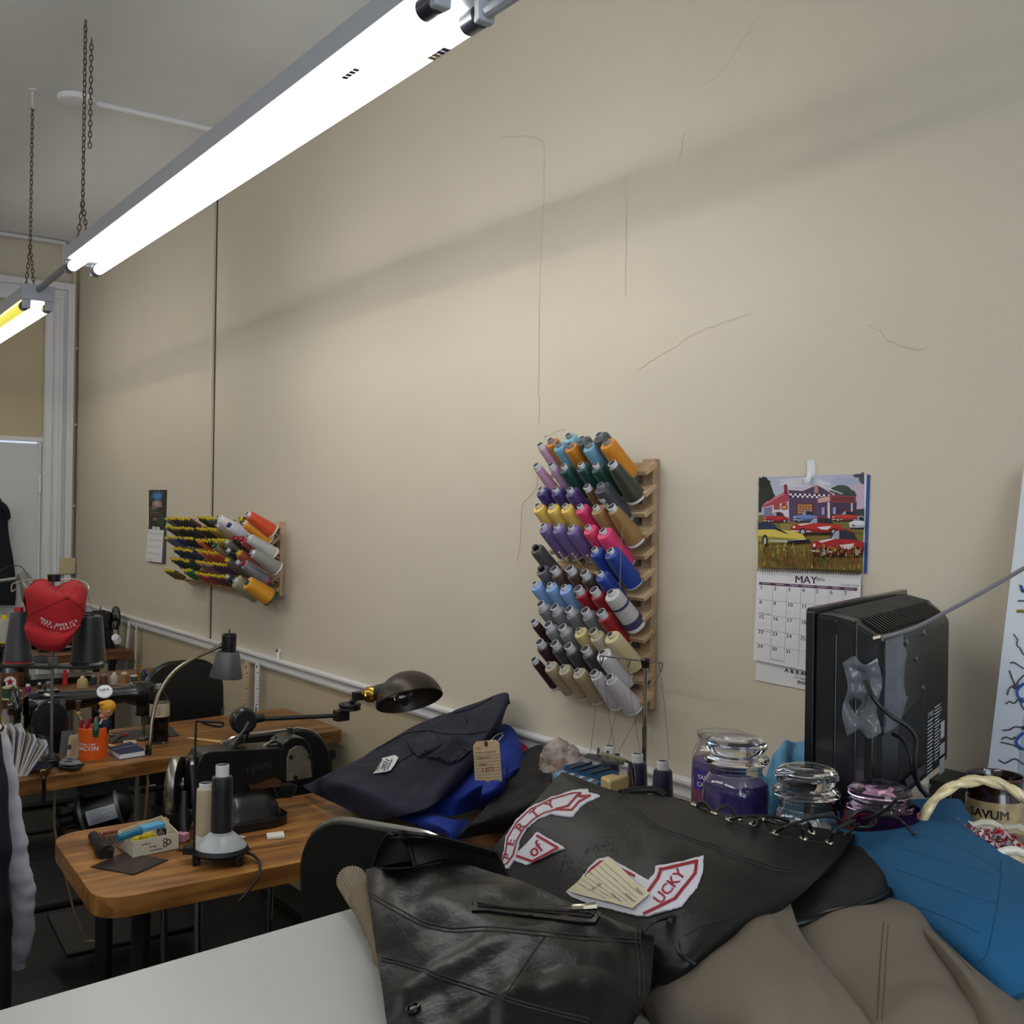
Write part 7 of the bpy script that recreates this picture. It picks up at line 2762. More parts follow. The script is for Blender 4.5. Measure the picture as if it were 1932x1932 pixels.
GREYM = mat('grey_metal_paint', '6f6d68', rough=.4, metal=.6, bump=.1, bsc=60)
m = MB()
m.cyl(DS, S(100, 1085), .0052, 12)
m.cyl(DS + V((0, 0, .0)), DS + V((0, 0, .04)), .012, 14)
m.build('rod', GREYM, hs, world=True)
m = MB()
m.box(DS + V((0, 0, .012)), (.06, .05, .024))
m.build('base_clamp', PLK, hs, world=True, bevel=.004)
zc = S(97, 1254).z
m = MB()
cpt = V((DS.x, DS.y, zc))
m.prism([cpt + RGT0 * a_ + FWD0 * b_ for a_, b_ in ((-.165, -.03), (-.06, -.02), (0, -.022), (.06, -.03), (.15, -.05), (.165, .0), (.15, .05), (.05, .03), (-.05, .025), (-.165, .05))], (0, 0, -.010))
m.build('cross_tray', mat('dark_tray', '2a2927', rough=.5, bump=.2, bsc=40), hs, world=True, bevel=.003)
m = MB()
m.box(cpt + V((0, 0, .010)), (.028, .028, .026))
m.build('collar', GREYM, hs, world=True, bevel=.003)
for s_ in (-1, 1):
    m = MB()
    o = cpt + RGT0 * (.115 * s_)
    m.lathe([(0, 0), (.048, 0), (.050, .004), (.044, .007), (0, .007)], 28, Matrix.Translation(o))
    m.cyl(o, o + V((0, 0, .06)), .005, 8)
    m.build('cone_plate', GREYM, hs, world=True)
m = MB()
m.tube([cpt + RGT0 * .10 - FWD0 * .04 + V((0, 0, .004)), cpt + RGT0 * .155 - FWD0 * .045 + V((0, 0, .008)), cpt + RGT0 * .172 - FWD0 * .03 + V((0, 0, .010))], [.006, .006, .010], 8, 3)
m.build('arm_end', GREYM, hs, world=True)
m = MB()
ztop_ = S(105, 1100).z
for s_, u0 in ((-1, 24), (1, 165)):
    a_ = S(104, 1097)
    m.tube([a_, S(104 + s_ * 30, 1092), S(u0 - s_ * 4, 1100), S(u0 + s_ * 2, 1108), S(u0 + s_ * 1, 1116), S(u0 - s_ * 5, 1112)], .0022, 7, 4)
m.build('wire_hook', mat('bright_wire', 'bdb7a2', rough=.3, metal=.8), hs, world=True)
m = MB()
m.lathe([(0, 0), (.019, 0), (.021, .022), (.018, .024), (0, .024)], 20, Matrix.Translation(S(102, 1097) + V((0, 0, .0))))
m.build('top_cup', PLK, hs, world=True)
m = MB()
m.tube([S(163, 1114), S(172, 1145), S(187, 1196), S(186, 1216)], .0007, 4, 4)
m.build('thread', THR, hs, world=True)
m = MB()
pts = [S(2 + 1.5 * math.sin(i * 1.3), 1268 + i * 6, -.05) for i in range(26)]
m.tube(pts, .0035, 6)
m.build('cord', mat('twisted_cord', '5a4a3a', rough=.8), hs, world=True)
oc = cpt - RGT0 * .115 + V((0, 0, .007))
gc_ = spool_meshes('standgrey', .044, .026, .165, .014, .014, .004)
put_spool(gc_, Matrix.Translation(oc), 'dark grey thread cone with red top, left of the red cap', '3d3c40', 'r', 'cones on the tall thread stand')
bc2 = spool_meshes('standblack', .055, .042, .155, .016, .004, .004)
put_spool(bc2, Matrix.Translation(cpt + RGT0 * .115 + V((0, 0, .007))), 'large black thread cone right of the red cap', '101014', 'k', 'cones on the tall thread stand')

# the red cap --------------------------------------------------------------------
CAPR = mat('red_cap_cloth', '960d17', rough=.85, bump=.15, bsc=500)
cc_ = S(104, 1142, -.06)
cap = thing('cap', 'red baseball cap with white stitched lettering hung on the thread stand', 'cap', cc_)
ctrl = []


def CP(u, v, d_):
    return S(u, v, -.06 + d_)


crown = Cloth([[CP(46, 1128, .03), CP(62, 1100, .05), CP(84, 1094, .03), CP(104, 1108, .03), CP(124, 1100, .03), CP(146, 1096, .05), CP(163, 1112, .05)],
               [CP(45, 1112, -.02), CP(64, 1106, -.035), CP(86, 1108, -.04), CP(106, 1116, -.05), CP(126, 1110, -.04), CP(146, 1106, -.03), CP(163, 1118, .0)],
               [CP(48, 1130, -.05), CP(66, 1126, -.075), CP(92, 1126, -.09), CP(126, 1128, -.100), CP(140, 1130, -.09), CP(152, 1132, -.06), CP(162, 1138, -.02)],
               [CP(52, 1154, -.06), CP(70, 1154, -.085), CP(94, 1158, -.105), CP(118, 1160, -.108), CP(136, 1157, -.10), CP(150, 1154, -.07), CP(161, 1150, -.03)],
               [CP(50, 1172, -.055), CP(70, 1180, -.085), CP(94, 1190, -.105), CP(116, 1194, -.108), CP(134, 1190, -.10), CP(148, 1180, -.07), CP(160, 1160, -.02)]], 56, 56, amp=.003, sc=18, seed=91)
crown.mb(.003).build('crown', CAPR, cap, world=True)
cb_ = crown.bvh()
m = MB()
back_c = Cloth([[CP(46, 1128, .03), CP(62, 1100, .05), CP(84, 1094, .03), CP(104, 1108, .03), CP(124, 1100, .03), CP(146, 1096, .05), CP(163, 1112, .05)],
                [CP(46, 1140, .08), CP(64, 1120, .10), CP(86, 1114, .10), CP(106, 1118, .10), CP(126, 1116, .10), CP(146, 1116, .10), CP(162, 1128, .08)],
                [CP(50, 1165, .06), CP(66, 1158, .09), CP(88, 1156, .10), CP(106, 1156, .10), CP(126, 1156, .10), CP(146, 1154, .09), CP(160, 1156, .04)]], 40, 24, amp=.003, sc=18, seed=92)
back_c.mb(.003).build('crown_back', CAPR, cap, world=True)
brim = Cloth([[CP(50, 1172, -.055), CP(72, 1181, -.085), CP(96, 1191, -.105), CP(116, 1194, -.107), CP(136, 1189, -.099), CP(151, 1176, -.065)],
              [CP(46, 1185, -.09), CP(68, 1194, -.115), CP(95, 1200, -.130), CP(116, 1202, -.132), CP(135, 1196, -.120), CP(147, 1182, -.085)],
              [CP(52, 1206, -.10), CP(72, 1214, -.122), CP(95, 1217, -.135), CP(114, 1216, -.135), CP(130, 1208, -.120), CP(142, 1194, -.09)],
              [CP(64, 1220, -.095), CP(80, 1226, -.110), CP(96, 1229, -.118), CP(110, 1228, -.118), CP(124, 1221, -.108), CP(136, 1209, -.088)]], 40, 30, amp=.001, sc=18, seed=93)
brim.mb(.004).build('brim', CAPR, cap, world=True)
p, n = hit(cb_, 127, 1128, .002)
m = MB()
m.sphere(p, .0085, 16, 10)
m.build('button', CAPR, cap, world=True)
SEAMR = mat('cap_seam', '6d0a12', rough=.9)
for pts in ([(127, 1128), (100, 1140), (75, 1152), (56, 1160)], [(127, 1128), (145, 1140), (158, 1152)], [(127, 1128), (115, 1116), (108, 1106)], [(127, 1128), (140, 1114), (144, 1102)]):
    m = MB()
    drape_line(m, pts, cb_, .0006, .0009)
    m.build('seam', SEAMR, cap, world=True)
m = MB()
W1 = 'MAKE AMERICA'
for row, (txt, du, dv, sz) in enumerate((('MAKE AMERICA', 0, 0, 8.2), ('GREAT AGAIN', 1, 6.6, 7.0))):
    curve = spline([V((77, 1168, 0)), V((92, 1176, 0)), V((108, 1181, 0)), V((126, 1180, 0)), V((145, 1172, 0))], 20)
    L = [0]
    for a_, b_ in zip(curve, curve[1:]):
        L.append(L[-1] + (b_ - a_).length)
    for i, ch in enumerate(txt):
        if ch == ' ':
            continue
        s_ = L[-1] * (i + .5) / len(txt) * (.94 if row else 1)
        k = min(range(len(L)), key=lambda j: abs(L[j] - s_))
        d_ = (curve[min(k + 1, len(curve) - 1)] - curve[max(k - 1, 0)]).normalized()
        o = curve[k] + V((du, dv - 2, 0))
        src = cb_
        drape_text(m, ch, sz, src, .0022, (o.x, o.y), (d_.x, d_.y), (d_.y, -d_.x), .02, sx=.9, mx=5)
m.build('lettering', mat('white_stitch', 'cfcac8', rough=.8), cap, world=True, smooth=False)

# envelopes in a holder ------------------------------------------------------------
ENV = [mat('envelope_white', 'bdbcc0', rough=.8), mat('envelope_cream', 'b3aca0', rough=.8), mat('envelope_blue_grey', '8f98ab', rough=.8), mat('envelope_brown', '8a6238', rough=.8)]
eh = Tz(250, 1690)
names = ['brown', 'long white', 'torn white', 'tall crumpled white', 'slim cream', 'white windowed', 'thin white', 'cream lined', 'white folded', 'blue grey']
spec = [(95, 1720, -2, .150, 3), (125, 1725, 2, .150, 0), (160, 1735, 6, .140, 0), (170, 1740, 10, .155, 0), (190, 1742, 16, .130, 1), (205, 1745, 21, .125, 0), (225, 1745, 25, .120, 0), (245, 1742, 29, .115, 1), (262, 1738, 33, .115, 0), (280, 1730, 37, .110, 2)]
for k, (x, y, lean, hgt, mi) in enumerate(spec):
    o = Tz(x, y)
    fwdv = V((-1, .08 * (k % 3 - 1), 0)).normalized()
    sdv = V((-fwdv.y, fwdv.x, 0)) * -1
    if sdv.dot(RGT0) < 0:
        sdv = -sdv
    la = R(lean)
    upv = V((0, 0, 1)) * math.cos(la) + sdv * math.sin(la)
    t = thing('envelope', f'{names[k]} envelope, {ORD[k + 1]} from left in the bundle on the middle table', 'envelope', o, group='bundle of envelopes')
    n_ = sdv * math.cos(la) - V((0, 0, 1)) * math.sin(la)
    th = .0022 + .002 * (k % 3)
    L_e = .11 + .02 * (k % 2)
    q = [o, o + fwdv * L_e, o + fwdv * L_e + upv * hgt * .9, o + fwdv * L_e * .5 + upv * hgt, o + upv * hgt * (.86 + .05 * (k % 3))]
    MB().prism([p_ - n_ * th / 2 for p_ in q], n_ * th).build('paper', ENV[mi], t, world=True, smooth=False)

# cup with tools -------------------------------------------------------------------
oc_ = Pz(176, 1429, TZ)
rc_ = 26.5 * (oc_ - EYE).dot(FWD) / FPX
hc_ = (Pd(176, 1376, (oc_ - EYE).dot(FWD)) - Pd(176, 1434, (oc_ - EYE).dot(FWD))).z
cup = thing('cup', 'orange plastic cup with white lettering, full of tools, on the middle table', 'cup', oc_)
m = MB()
m.lathe([(0, 0), (rc_ * .93, 0), (rc_ * .95, .004), (rc_ * 1.02, hc_), (rc_ * .98, hc_ + .0015), (rc_ * .95, hc_ - .002), (rc_ * .90, .006), (0, .006)], 44)
m.build('body', mat('orange_plastic', 'd9591a', rough=.35), cup)
fa = R(face(oc_))
m = MB()


def cupt(txt, a0, z, size, al='LEFT'):
    rr_ = rc_ * (.95 + .07 * z / hc_) + .0009
    m.text(txt, size, 0, 0, 0, bold=.02, align=al, fn=lambda p, q: V((rr_ * math.cos(a0 + p / rr_), rr_ * math.sin(a0 + p / rr_), z + q)))


cupt('Trust me, i eat', fa - R(83), hc_ * .52, .0125)
cupt('BACON', fa - R(70), hc_ * .37, .021)
m.build('lettering', mat('cup_print', 'd9d6d2', rough=.6), cup, smooth=False)


def incup(u, v):
    return Pd(u, v, (oc_ - EYE).dot(FWD))


def tool(name, label, cat, pts, r, mm, parts=()):
    base = V((oc_.x, oc_.y, TZ + .012)) + (incup(pts[0][0], 1425) - incup(176, 1425)) * .6
    t = thing(name, label, cat, base)
    m = MB()
    m.tube([base] + [incup(*p) for p in pts], r, 10, 3)
    m.build('shaft' if parts else 'body', mm, t, world=True)
    return t


HRED = mat('red_handle', '9c1a2a', rough=.35)
tool('pliers', 'red handled pliers at the left in the orange cup', 'pliers', [(157, 1378), (155, 1368), (156, 1358)], .006, HRED)
tool('pliers', 'curved red handle in the middle of the orange cup', 'pliers', [(164, 1378), (168, 1364), (171, 1354)], .006, HRED)
t = tool('scissors', 'red handled scissors behind the green snips in the orange cup', 'scissors', [(184, 1376), (186, 1362), (185, 1352)], .008, HRED)
t = thing('snips', 'green handled snips hooked over the rim of the orange cup', 'snips', incup(181, 1388))
m = MB()
pp_ = [incup(182, 1356) + (EYE - oc_).normalized() * .0, incup(181, 1372) + (EYE - oc_).normalized() * .048, incup(180, 1390) + (EYE - oc_).normalized() * .052]
m.tube([pp_[0], pp_[1], pp_[2]], [.009, .0105, .009], 12, 5)
m.build('handle', mat('green_handle', '0d4a3c', rough=.35), t, world=True)
t = tool('stick', 'thin wooden stick with a round knob leaning out of the orange cup', 'stick', [(158, 1370), (152, 1355), (148, 1346)], .0022, WOODS, (1,))
MB().sphere(incup(148, 1345), .0075, 14, 10).build('knob', WOODS, t, world=True)
t = tool('awl', 'thin awl with a dark wooden handle standing in the orange cup', 'awl', [(150, 1368), (148, 1345)], .002, STEEL, (1,))
m = MB()
m.tube([incup(148, 1342), incup(147, 1333), incup(148, 1322)], [.006, .0075, .010], 12, 3)
m.build('handle', mat('dark_wood_handle', '4a3a26', rough=.6), t, world=True)
t = tool('pen', 'white capped pen at the right rim of the orange cup', 'pen', [(195, 1378), (199, 1371)], .004, PLW)
tool('marker', 'white marker end low at the left in the orange cup', 'marker', [(170, 1384), (170, 1375)], .007, PLW)
# small figurine (plain generic doll)
fg = thing('figurine', 'small doll with yellow hair, dark suit and red tie in the orange cup', 'figurine', incup(194, 1372))
db = incup(195, 1375)
ud = (incup(200, 1330) - incup(192, 1375)).normalized()
m = MB()
m.loft([[db + RGT0 * (r * math.cos(a_)) + FWD0 * (r * .7 * math.sin(a_)) + ud * z for a_ in [2 * PI * k / 16 for k in range(16)]] for z, r in ((-.055, .016), (0, .020), (.020, .023), (.030, .019), (.036, .009))])
m.build('suit', mat('doll_suit', '141830', rough=.6), fg, world=True)
hd = db + ud * .066
m = MB()
SKIN = mat('doll_skin', 'c08a68', rough=.5)
m.sphere(hd, .026, 24, 16, (.80, .86, 1.05))
lk = (-RGT0 * .75 - FWD0 * .6).normalized()
sd_ = lk.cross(V((0, 0, 1))).normalized()
m.sphere(hd + lk * .022 + V((0, 0, -.002)), .005, 10, 8)
m.sphere(hd + lk * .014 + V((0, 0, -.018)), .011, 12, 8)
for s_ in (-1, 1):
    m.sphere(hd + sd_ * s_ * .021 + V((0, 0, -.002)), .006, 10, 8)
m.cyl(hd - ud * .034, hd - ud * .015, .010, 14)
m.build('head', SKIN, fg, world=True)
m = MB()
m.sphere(hd + V((0, 0, .010)) - lk * .004, .0265, 24, 14, (.92, .98, .86))
m.sphere(hd + V((0, 0, .022)) + lk * .012, .013, 14, 10, (1.2, 1.2, .6))
m.build('hair', mat('doll_hair', 'c9921c', rough=.5), fg, world=True)
m = MB()
for s_ in (-1, 1):
    m.sphere(hd + lk * .0195 + sd_ * s_ * .008 + V((0, 0, .004)), .0024, 8, 6)
m.box(hd + lk * .0225 + V((0, 0, -.013)), (.003, .008, .002), rot=Matrix.Rotation(math.atan2(lk.y, lk.x), 3, 'Z'))
m.build('face_paint', mat('doll_dark', '2a1a16', rough=.6), fg, world=True)
m = MB()
m.box(db + ud * .018 + lk * .016, (.004, .006, .034), rot=Matrix.Rotation(math.atan2(lk.y, lk.x), 3, 'Z'))
m.build('tie', HRED, fg, world=True)
m = MB()
for s_ in (-1, 1):
    m.tube([db + ud * .034 + lk * .010 + sd_ * s_ * .003, db + ud * .018 + lk * .0165 + sd_ * s_ * .006], .003, 6)
m.build('collar', PLW, fg, world=True)

# cards beside the cup
t = thing('card', 'beige job card with dark stamp leaning on the left side of the orange cup', 'card', Tz(730, 1575))
q = [Tz(672, 1575), Tz(785, 1565)]
hcd = .082
up_c = V((0, 0, 1)) * .97 + FWD0 * .22
MB().prism([q[0], q[1], q[1] + up_c * hcd, q[0].lerp(q[1], .12) + up_c * hcd, q[0] + up_c * hcd * .9], FWD0 * .0015).build('sheet', mat('job_card', 'ad9878', rough=.7), t, world=True, smooth=False)
m = MB()
nn = -FWD0 * .0006
e_ = (q[1] - q[0])
for i in range(6):
    a_ = q[0] + e_ * (.3 + .1 * i) + up_c * hcd * .12 + nn
    m.tube([a_, a_ + up_c * hcd * .7], .0004, 4)
oo = q[0] + e_ * .18 + up_c * hcd * .5 + nn
m.add([oo + e_.normalized() * .006 * math.cos(k) + up_c * .009 * math.sin(k) for k in [2 * PI * j / 14 for j in range(14)]], [tuple(range(14))])
m.build('print', mat('brown_ink', '3a2416', rough=.7), t, world=True)
t = thing('card', 'grey green card standing behind the beige job card', 'card', Tz(600, 1500))
q = [Tz(570, 1560) + FWD0 * .02, Tz(690, 1545) + FWD0 * .02]
MB().prism([q[0], q[1], q[1] + up_c * .085, q[0] + up_c * .085], FWD0 * .0015).build('sheet', mat('grey_green_card', '565a56', rough=.7), t, world=True, smooth=False)

# bottle ------------------------------------------------------------------------------
bb = Pz(300, 1401, TZ)
bdp = (bb - EYE).dot(FWD)
bt2 = thing('bottle', 'half full cola bottle with pale label and grey cap behind the lamp neck', 'bottle', bb)
rB = 18.2 * bdp / FPX
hB = 112 * bdp / FPX
PETT = mat('clear_pet', 'eef0ee', rough=.03, trans=1, ior=1.12)
m = MB()
prB = [(0, .004), (rB * .7, 0), (rB * .92, .006), (rB * .97, hB * .12), (rB * .86, hB * .22), (rB * .92, hB * .30), (rB, hB * .42), (rB, hB * .64), (rB * .92, hB * .70), (rB * .62, hB * .80), (rB * .40, hB * .88), (rB * .36, hB * .92), (rB * .36, hB * .95)]
m.lathe(prB, 36)
m.build('body', PETT, bt2)
m = MB()
m.lathe([(0, .006)] + [(max(r - .0012, .001), max(z, .006)) for r, z in prB[1:8] if z < hB * .46] + [(rB - .0012, hB * .47), (0, hB * .47)], 32)
m.build('cola', mat('cola', '140806', rough=.1), bt2)
m = MB()
m.lathe([(rB + .0004, hB * .45), (rB + .0006, hB * .46), (rB + .0006, hB * .66), (rB + .0003, hB * .67)], 36)
m.build('label', mat('bottle_label', 'b5a48c', rough=.5, var=.12, vsc=40), bt2)
fb2 = R(face(bb))
m = MB()
for i in range(9):
    rr_ = rB + .0010
    a0 = fb2 + R(-15 + (i % 3) * 4)
    z = hB * (.49 + .017 * i)
    m.add([(rr_ * math.cos(a0 + R(k)), rr_ * math.sin(a0 + R(k)), z + dz) for k, dz in ((0, 0), (18, 0), (18, .0012), (0, .0012))], [(0, 1, 2, 3)])
m.build('label_print', mat('label_ink', '46413f', rough=.6), bt2)
m = MB()
m.lathe([(0, hB * .99), (rB * .37, hB * .99), (rB * .43, hB * .98), (rB * .43, hB * .915), (rB * .38, hB * .91)], 28)
m.build('cap', mat('bottle_cap', '85868a', rough=.4), bt2)

# gooseneck lamp -----------------------------------------------------------------------
gb = Pz(280, 1424, TZ)
gd = (gb - EYE).dot(FWD)
gl = thing('gooseneck_lamp', 'flexible neck lamp with grey conical shade, its neck arching from the middle table', 'lamp', gb)
pts = [gb, Pd(283, 1400, gd), Pd(288, 1352, gd + .02), Pd(303, 1302, gd + .06), Pd(330, 1266, gd + .12), Pd(368, 1241, gd + .18), Pd(405, 1224, gd + .24), Pd(418, 1218, gd + .26)]
sp_ = spline(pts, 26)
m = MB()
m.tube(sp_, [.0078 if i % 2 else .0064 for i in range(len(sp_))], 10)
m.build('neck', mat('flex_steel', '8d8778', rough=.3, metal=1), gl, world=True, angle=180)
m = MB()
m.cyl(gb, gb + V((0, 0, .035)), .010, 14)
m.build('base', PLK, gl, world=True)
hd_ = gd + .27


def GL(u, v):
    return Pd(u, v, hd_)


kx = hd_ / FPX
a_, b_ = GL(433, 1198), GL(431, 1231)
m = MB()
m.cyl(b_, a_, 13.5 * kx, 24)
m.tube([GL(416, 1220), GL(424, 1216)], .012, 10)
m.build('socket', mat('taped_black', '0d0d0f', rough=.35, bump=.6, bsc=70), gl, world=True, bevel=.003)
m = MB()
m.cyl(a_, a_ + V((0, 0, .004)), 12.5 * kx, 20)
m.cyl(a_, a_ + V((0, 0, .020)), .003, 8)
m.build('switch', PLK, gl, world=True)
c1_ = GL(426, 1278)
axs = (b_ - c1_).normalized()
Ls = (b_ - c1_).length
m = MB()
m.lathe([(30 * kx, 0), (30.5 * kx, .003), (20.5 * kx, Ls), (19 * kx, Ls + .004), (0, Ls + .004), (0, Ls + .002), (18.5 * kx, Ls - .002), (28.5 * kx, .002)], 40, Matrix.Translation(c1_) @ axisM(axs), close=True)
m.build('shade', mat('grey_shade', '4d4f52', rough=.4), gl, world=True)

# odds and ends on the middle table
mat_q = [Tz(1090, 1410, .001), Tz(1480, 1380, .001), Tz(1860, 1350, .001), Tz(1760, 1260, .001), Tz(1095, 1325, .001)]
mq = [Pz(*p, TZ + .001) for p in ((205, 1403), (288, 1395), (338, 1388), (322, 1372), (206, 1383))]
t = thing('mat', 'dark grey flat rubber mat lying on the middle table behind the notebook', 'mat', mq[0].lerp(mq[2], .5))
MB().prism(mq, (0, 0, .003)).build('sheet', mat('dark_mat', '2b2927', rough=.6), t, world=True)
t = thing('scissors', 'open scissors lying on the dark mat behind the orange cup', 'scissors', Pz(220, 1392, TZ + .004))
for k, (p, q) in enumerate((((207, 1399), (222, 1388)), ((208, 1402), (230, 1386)))):
    m = MB()
    m.tube([Pz(*p, TZ + .007), Pz(*q, TZ + .009)], [.004, .006], 8)
    m.build('blade', DULL, t, world=True)
for k, (u, v) in enumerate(((216, 1385), (232, 1386))):
    m = MB()
    c = Pz(u, v, TZ + .009)
    m.tube([c + RGT0 * .014 * math.cos(a_) + FWD0 * .02 * math.sin(a_) for a_ in [2 * PI * j / 18 for j in range(18)]], .0035, 8, closed=True)
    m.build('handle', mat('tarnished', '8a6a4a', rough=.35, metal=.8) if k == 0 else HRED, t, world=True)
t = thing('chalk', 'cream chalk stick on the edge of the dark mat behind the notebook', 'chalk', Pz(246, 1403, TZ))
MB().prism([Pz(*p, TZ + .004) for p in ((232, 1401), (257, 1399), (259, 1403), (234, 1406))], (0, 0, .007)).build('stick', mat('cream_chalk', 'c9b184', rough=.8), t, world=True, bevel=.002)
t = thing('wood_strip', 'thin pale wooden strip lying on the middle table right of the bottle', 'stick', Pz(387, 1397, TZ))
MB().prism([Pz(*p, TZ + .001) for p in ((352, 1394), (358, 1392), (420, 1399), (414, 1402))], (0, 0, .003)).build('strip', WOODS, t, world=True)
nb_ = [Pz(*p, TZ + .002) for p in ((205, 1421), (225, 1433), (274, 1425), (246, 1409))]
t = thing('notebook', 'navy notebook lying shut right of the orange cup', 'notebook', nb_[0].lerp(nb_[2], .5))
MB().prism([p_.lerp(nb_[0].lerp(nb_[2], .5), .03) for p_ in nb_], (0, 0, .016)).build('pages', PAPER, t, world=True)
m = MB()
m.prism([p_ + V((0, 0, .016)) for p_ in nb_], (0, 0, .003))
m.build('cover', mat('navy_cover', '1a2244', rough=.6), t, world=True, bevel=.001)
MB().prism([p_ for p_ in nb_], (0, 0, -.0015)).build('back_cover', MATS['navy_cover'], t, world=True)
m = MB()
a_, b_ = nb_[0].lerp(nb_[1], .35) + V((0, 0, .0195)), nb_[3].lerp(nb_[2], .4) + V((0, 0, .0195))
m.tube([a_, b_], .0008, 5)
m.build('elastic', mat('pale_line', '8c93b0', rough=.5), t, world=True)
for k, (p, q, r, mm, lab_) in enumerate((((212, 1413), (262, 1410), .003, PLW, 'white and red pen lying behind the navy notebook'), ((250, 1412), (273, 1415), .0045, PLK, 'black pen with yellow end lying right of the notebook'), ((205, 1406), (222, 1411), .006, WOODS, 'wooden handled tool lying between the cup and the notebook'))):
    t = thing(['pen', 'pen', 'awl'][k], lab_, ['pen', 'pen', 'tool'][k], Pz(*p, TZ))
    m = MB()
    m.cyl(Pz(*p, TZ + r + .001), Pz(*q, TZ + r + .001), r, 10)
    m.build('barrel', mm, t, world=True)
    e_ = Pz(*q, TZ + r + .001)
    d_ = (e_ - Pz(*p, TZ + r + .001)).normalized()
    MB().cyl(e_, e_ + d_ * .012, r * .9, 10).build('end', [HRED, YEL, mat('tan_leather', '7a5a3a', rough=.7)][k], t, world=True)
# cloth scraps left of the cup
t = thing('cloth_scraps', 'heap of grey and dark fabric scraps at the foot of the thread stand', 'fabric', Pz(130, 1440, TZ))
for k, (rows, c) in enumerate((([[(108, 1440), (128, 1436), (150, 1438)], [(112, 1446), (132, 1443), (156, 1441)], [(120, 1450), (140, 1448), (160, 1445)]], '1c1c22'), ([[(112, 1432), (130, 1430), (150, 1436)], [(112, 1438), (132, 1436), (154, 1440)], [(110, 1443), (130, 1442), (152, 1443)]], '7d8086'), ([[(60, 1440), (80, 1436), (96, 1440)], [(64, 1448), (82, 1446), (98, 1446)], [(70, 1453), (84, 1452), (98, 1450)]], '171a34'))):
    Cloth([[Pz(u, v, TZ + .008 + .010 * ((i + j) % 2) + .004 * k) for j, (u, v) in enumerate(r_)] for i, r_ in enumerate(rows)], 16, 16, amp=.004, sc=30, seed=k).mb(.004).build('scrap', mat('scrap_' + c, c, rough=.8), t, world=True)

# motor under the middle table with its label
mo = thing('motor', 'black electric motor with white rating label under the middle table', 'motor', Px(190, 1560, -3.72))
ma, mb_ = Px(158, 1537, -3.66), Px(226, 1517, -3.62)
am_ = (mb_ - ma).normalized()
rM = 37 * (ma - EYE).dot(FWD) / FPX
m = MB()
m.lathe([(0, -.03), (rM * .55, -.028), (rM * .95, -.01), (rM, 0), (rM, (mb_ - ma).length), (rM * .95, (mb_ - ma).length + .012), (rM * .5, (mb_ - ma).length + .04), (0, (mb_ - ma).length + .042)], 36, Matrix.Translation(ma) @ axisM(am_))
m.build('housing', mat('motor_black', '0e0f14', rough=.32), mo, world=True, angle=50)
m = MB()
for z in (0, (mb_ - ma).length):
    m.lathe([(rM + .0006, z - .006), (rM + .004, z - .005), (rM + .004, z + .005), (rM + .0006, z + .006)], 36, Matrix.Translation(ma) @ axisM(am_))
m.build('end_ring', GREYM, mo, world=True)
to = (EYE - ma).normalized()
to = (to - am_ * to.dot(am_)).normalized()
sdn = am_.cross(to)
if sdn.z < 0:
    sdn = -sdn
m = MB()
ml = (mb_ - ma).length
vs = []
for i in range(9):
    an = R(-38 + 44 * i / 8)
    rad = to * math.cos(an) + sdn * math.sin(an)
    vs += [ma + am_ * ml * .15 + rad * (rM + .001), ma + am_ * ml * .95 + rad * (rM + .001)]
m.add(vs, [(2 * i, 2 * i + 1, 2 * i + 3, 2 * i + 2) for i in range(8)])
m.build('rating_label', mat('motor_label', 'a9adb3', rough=.5), mo, world=True)
m = MB()
for i in range(7):
    an = R(-32 + 5.4 * i)
    rad = to * math.cos(an) + sdn * math.sin(an)
    rad2 = to * math.cos(an + .02) + sdn * math.sin(an + .02)
    x0, x1 = .22, .55 + .05 * (i % 4) + .15 * (i % 2)
    m.add([ma + am_ * ml * x0 + rad * (rM + .0016), ma + am_ * ml * x1 + rad * (rM + .0016), ma + am_ * ml * x1 + rad2 * (rM + .0016), ma + am_ * ml * x0 + rad2 * (rM + .0016)], [(0, 1, 2, 3)])
m.build('print', INKG, mo, world=True)
m = MB()
m.box(ma.lerp(mb_, .5) + V((0, 0, rM + .02)), (.10, .14, .05))
m.cyl(ma - am_ * .03, ma - am_ * .07, .02, 14)
m.cyl(ma - am_ * .07, ma - am_ * .085, .045, 20)
m.box(ma.lerp(mb_, .5) + V((0, 0, rM + .055)), (.08, .12, .06))
m.build('bracket', IRON, mo, world=True)
# drive belt / cords hanging below
t = thing('drive_belt', 'pale leather drive belt hanging from the middle table down to the treadle', 'belt', Px(160, 1780, -3.55))
m = MB()
m.tube([Px(105, 1480, -3.6), Px(103, 1560, -3.6), Px(120, 1640, -3.58), Px(140, 1720, -3.56), Px(158, 1765, -3.55), Px(160, 1775, -3.55), Px(182, 1776, -3.52)], .004, 6, 4)
m.build('belt', mat('pale_leather', '6d5f45', rough=.7), t, world=True)
t = thing('cord', 'tan cord hanging below the middle table beside the motor', 'cord', Px(275, 1545, -3.6))
m = MB()
m.tube([Px(272, 1448, -3.62), Px(279, 1470, -3.6), Px(277, 1500, -3.6), Px(275, 1530, -3.6), Px(272, 1552, -3.6)], .0045, 6, 4)
m.build('cord', mat('tan_cord', '6b5636', rough=.7), t, world=True)
t = thing('strap', 'black strap with brass clip hanging over the front edge of the middle table', 'strap', Px(82, 1470, -3.5))
m = MB()
m.tube([Pz(80, 1455, TZ + .004), Px(82, 1462, -3.49), Px(83, 1490, -3.485), Px(82, 1516, -3.485)], .006, 6, 3)
m.build('strap', PLK, t, world=True)
MB().box(Px(82, 1458, -3.485), (.006, .018, .02)).build('clip', BRASS, t, world=True, bevel=.002)

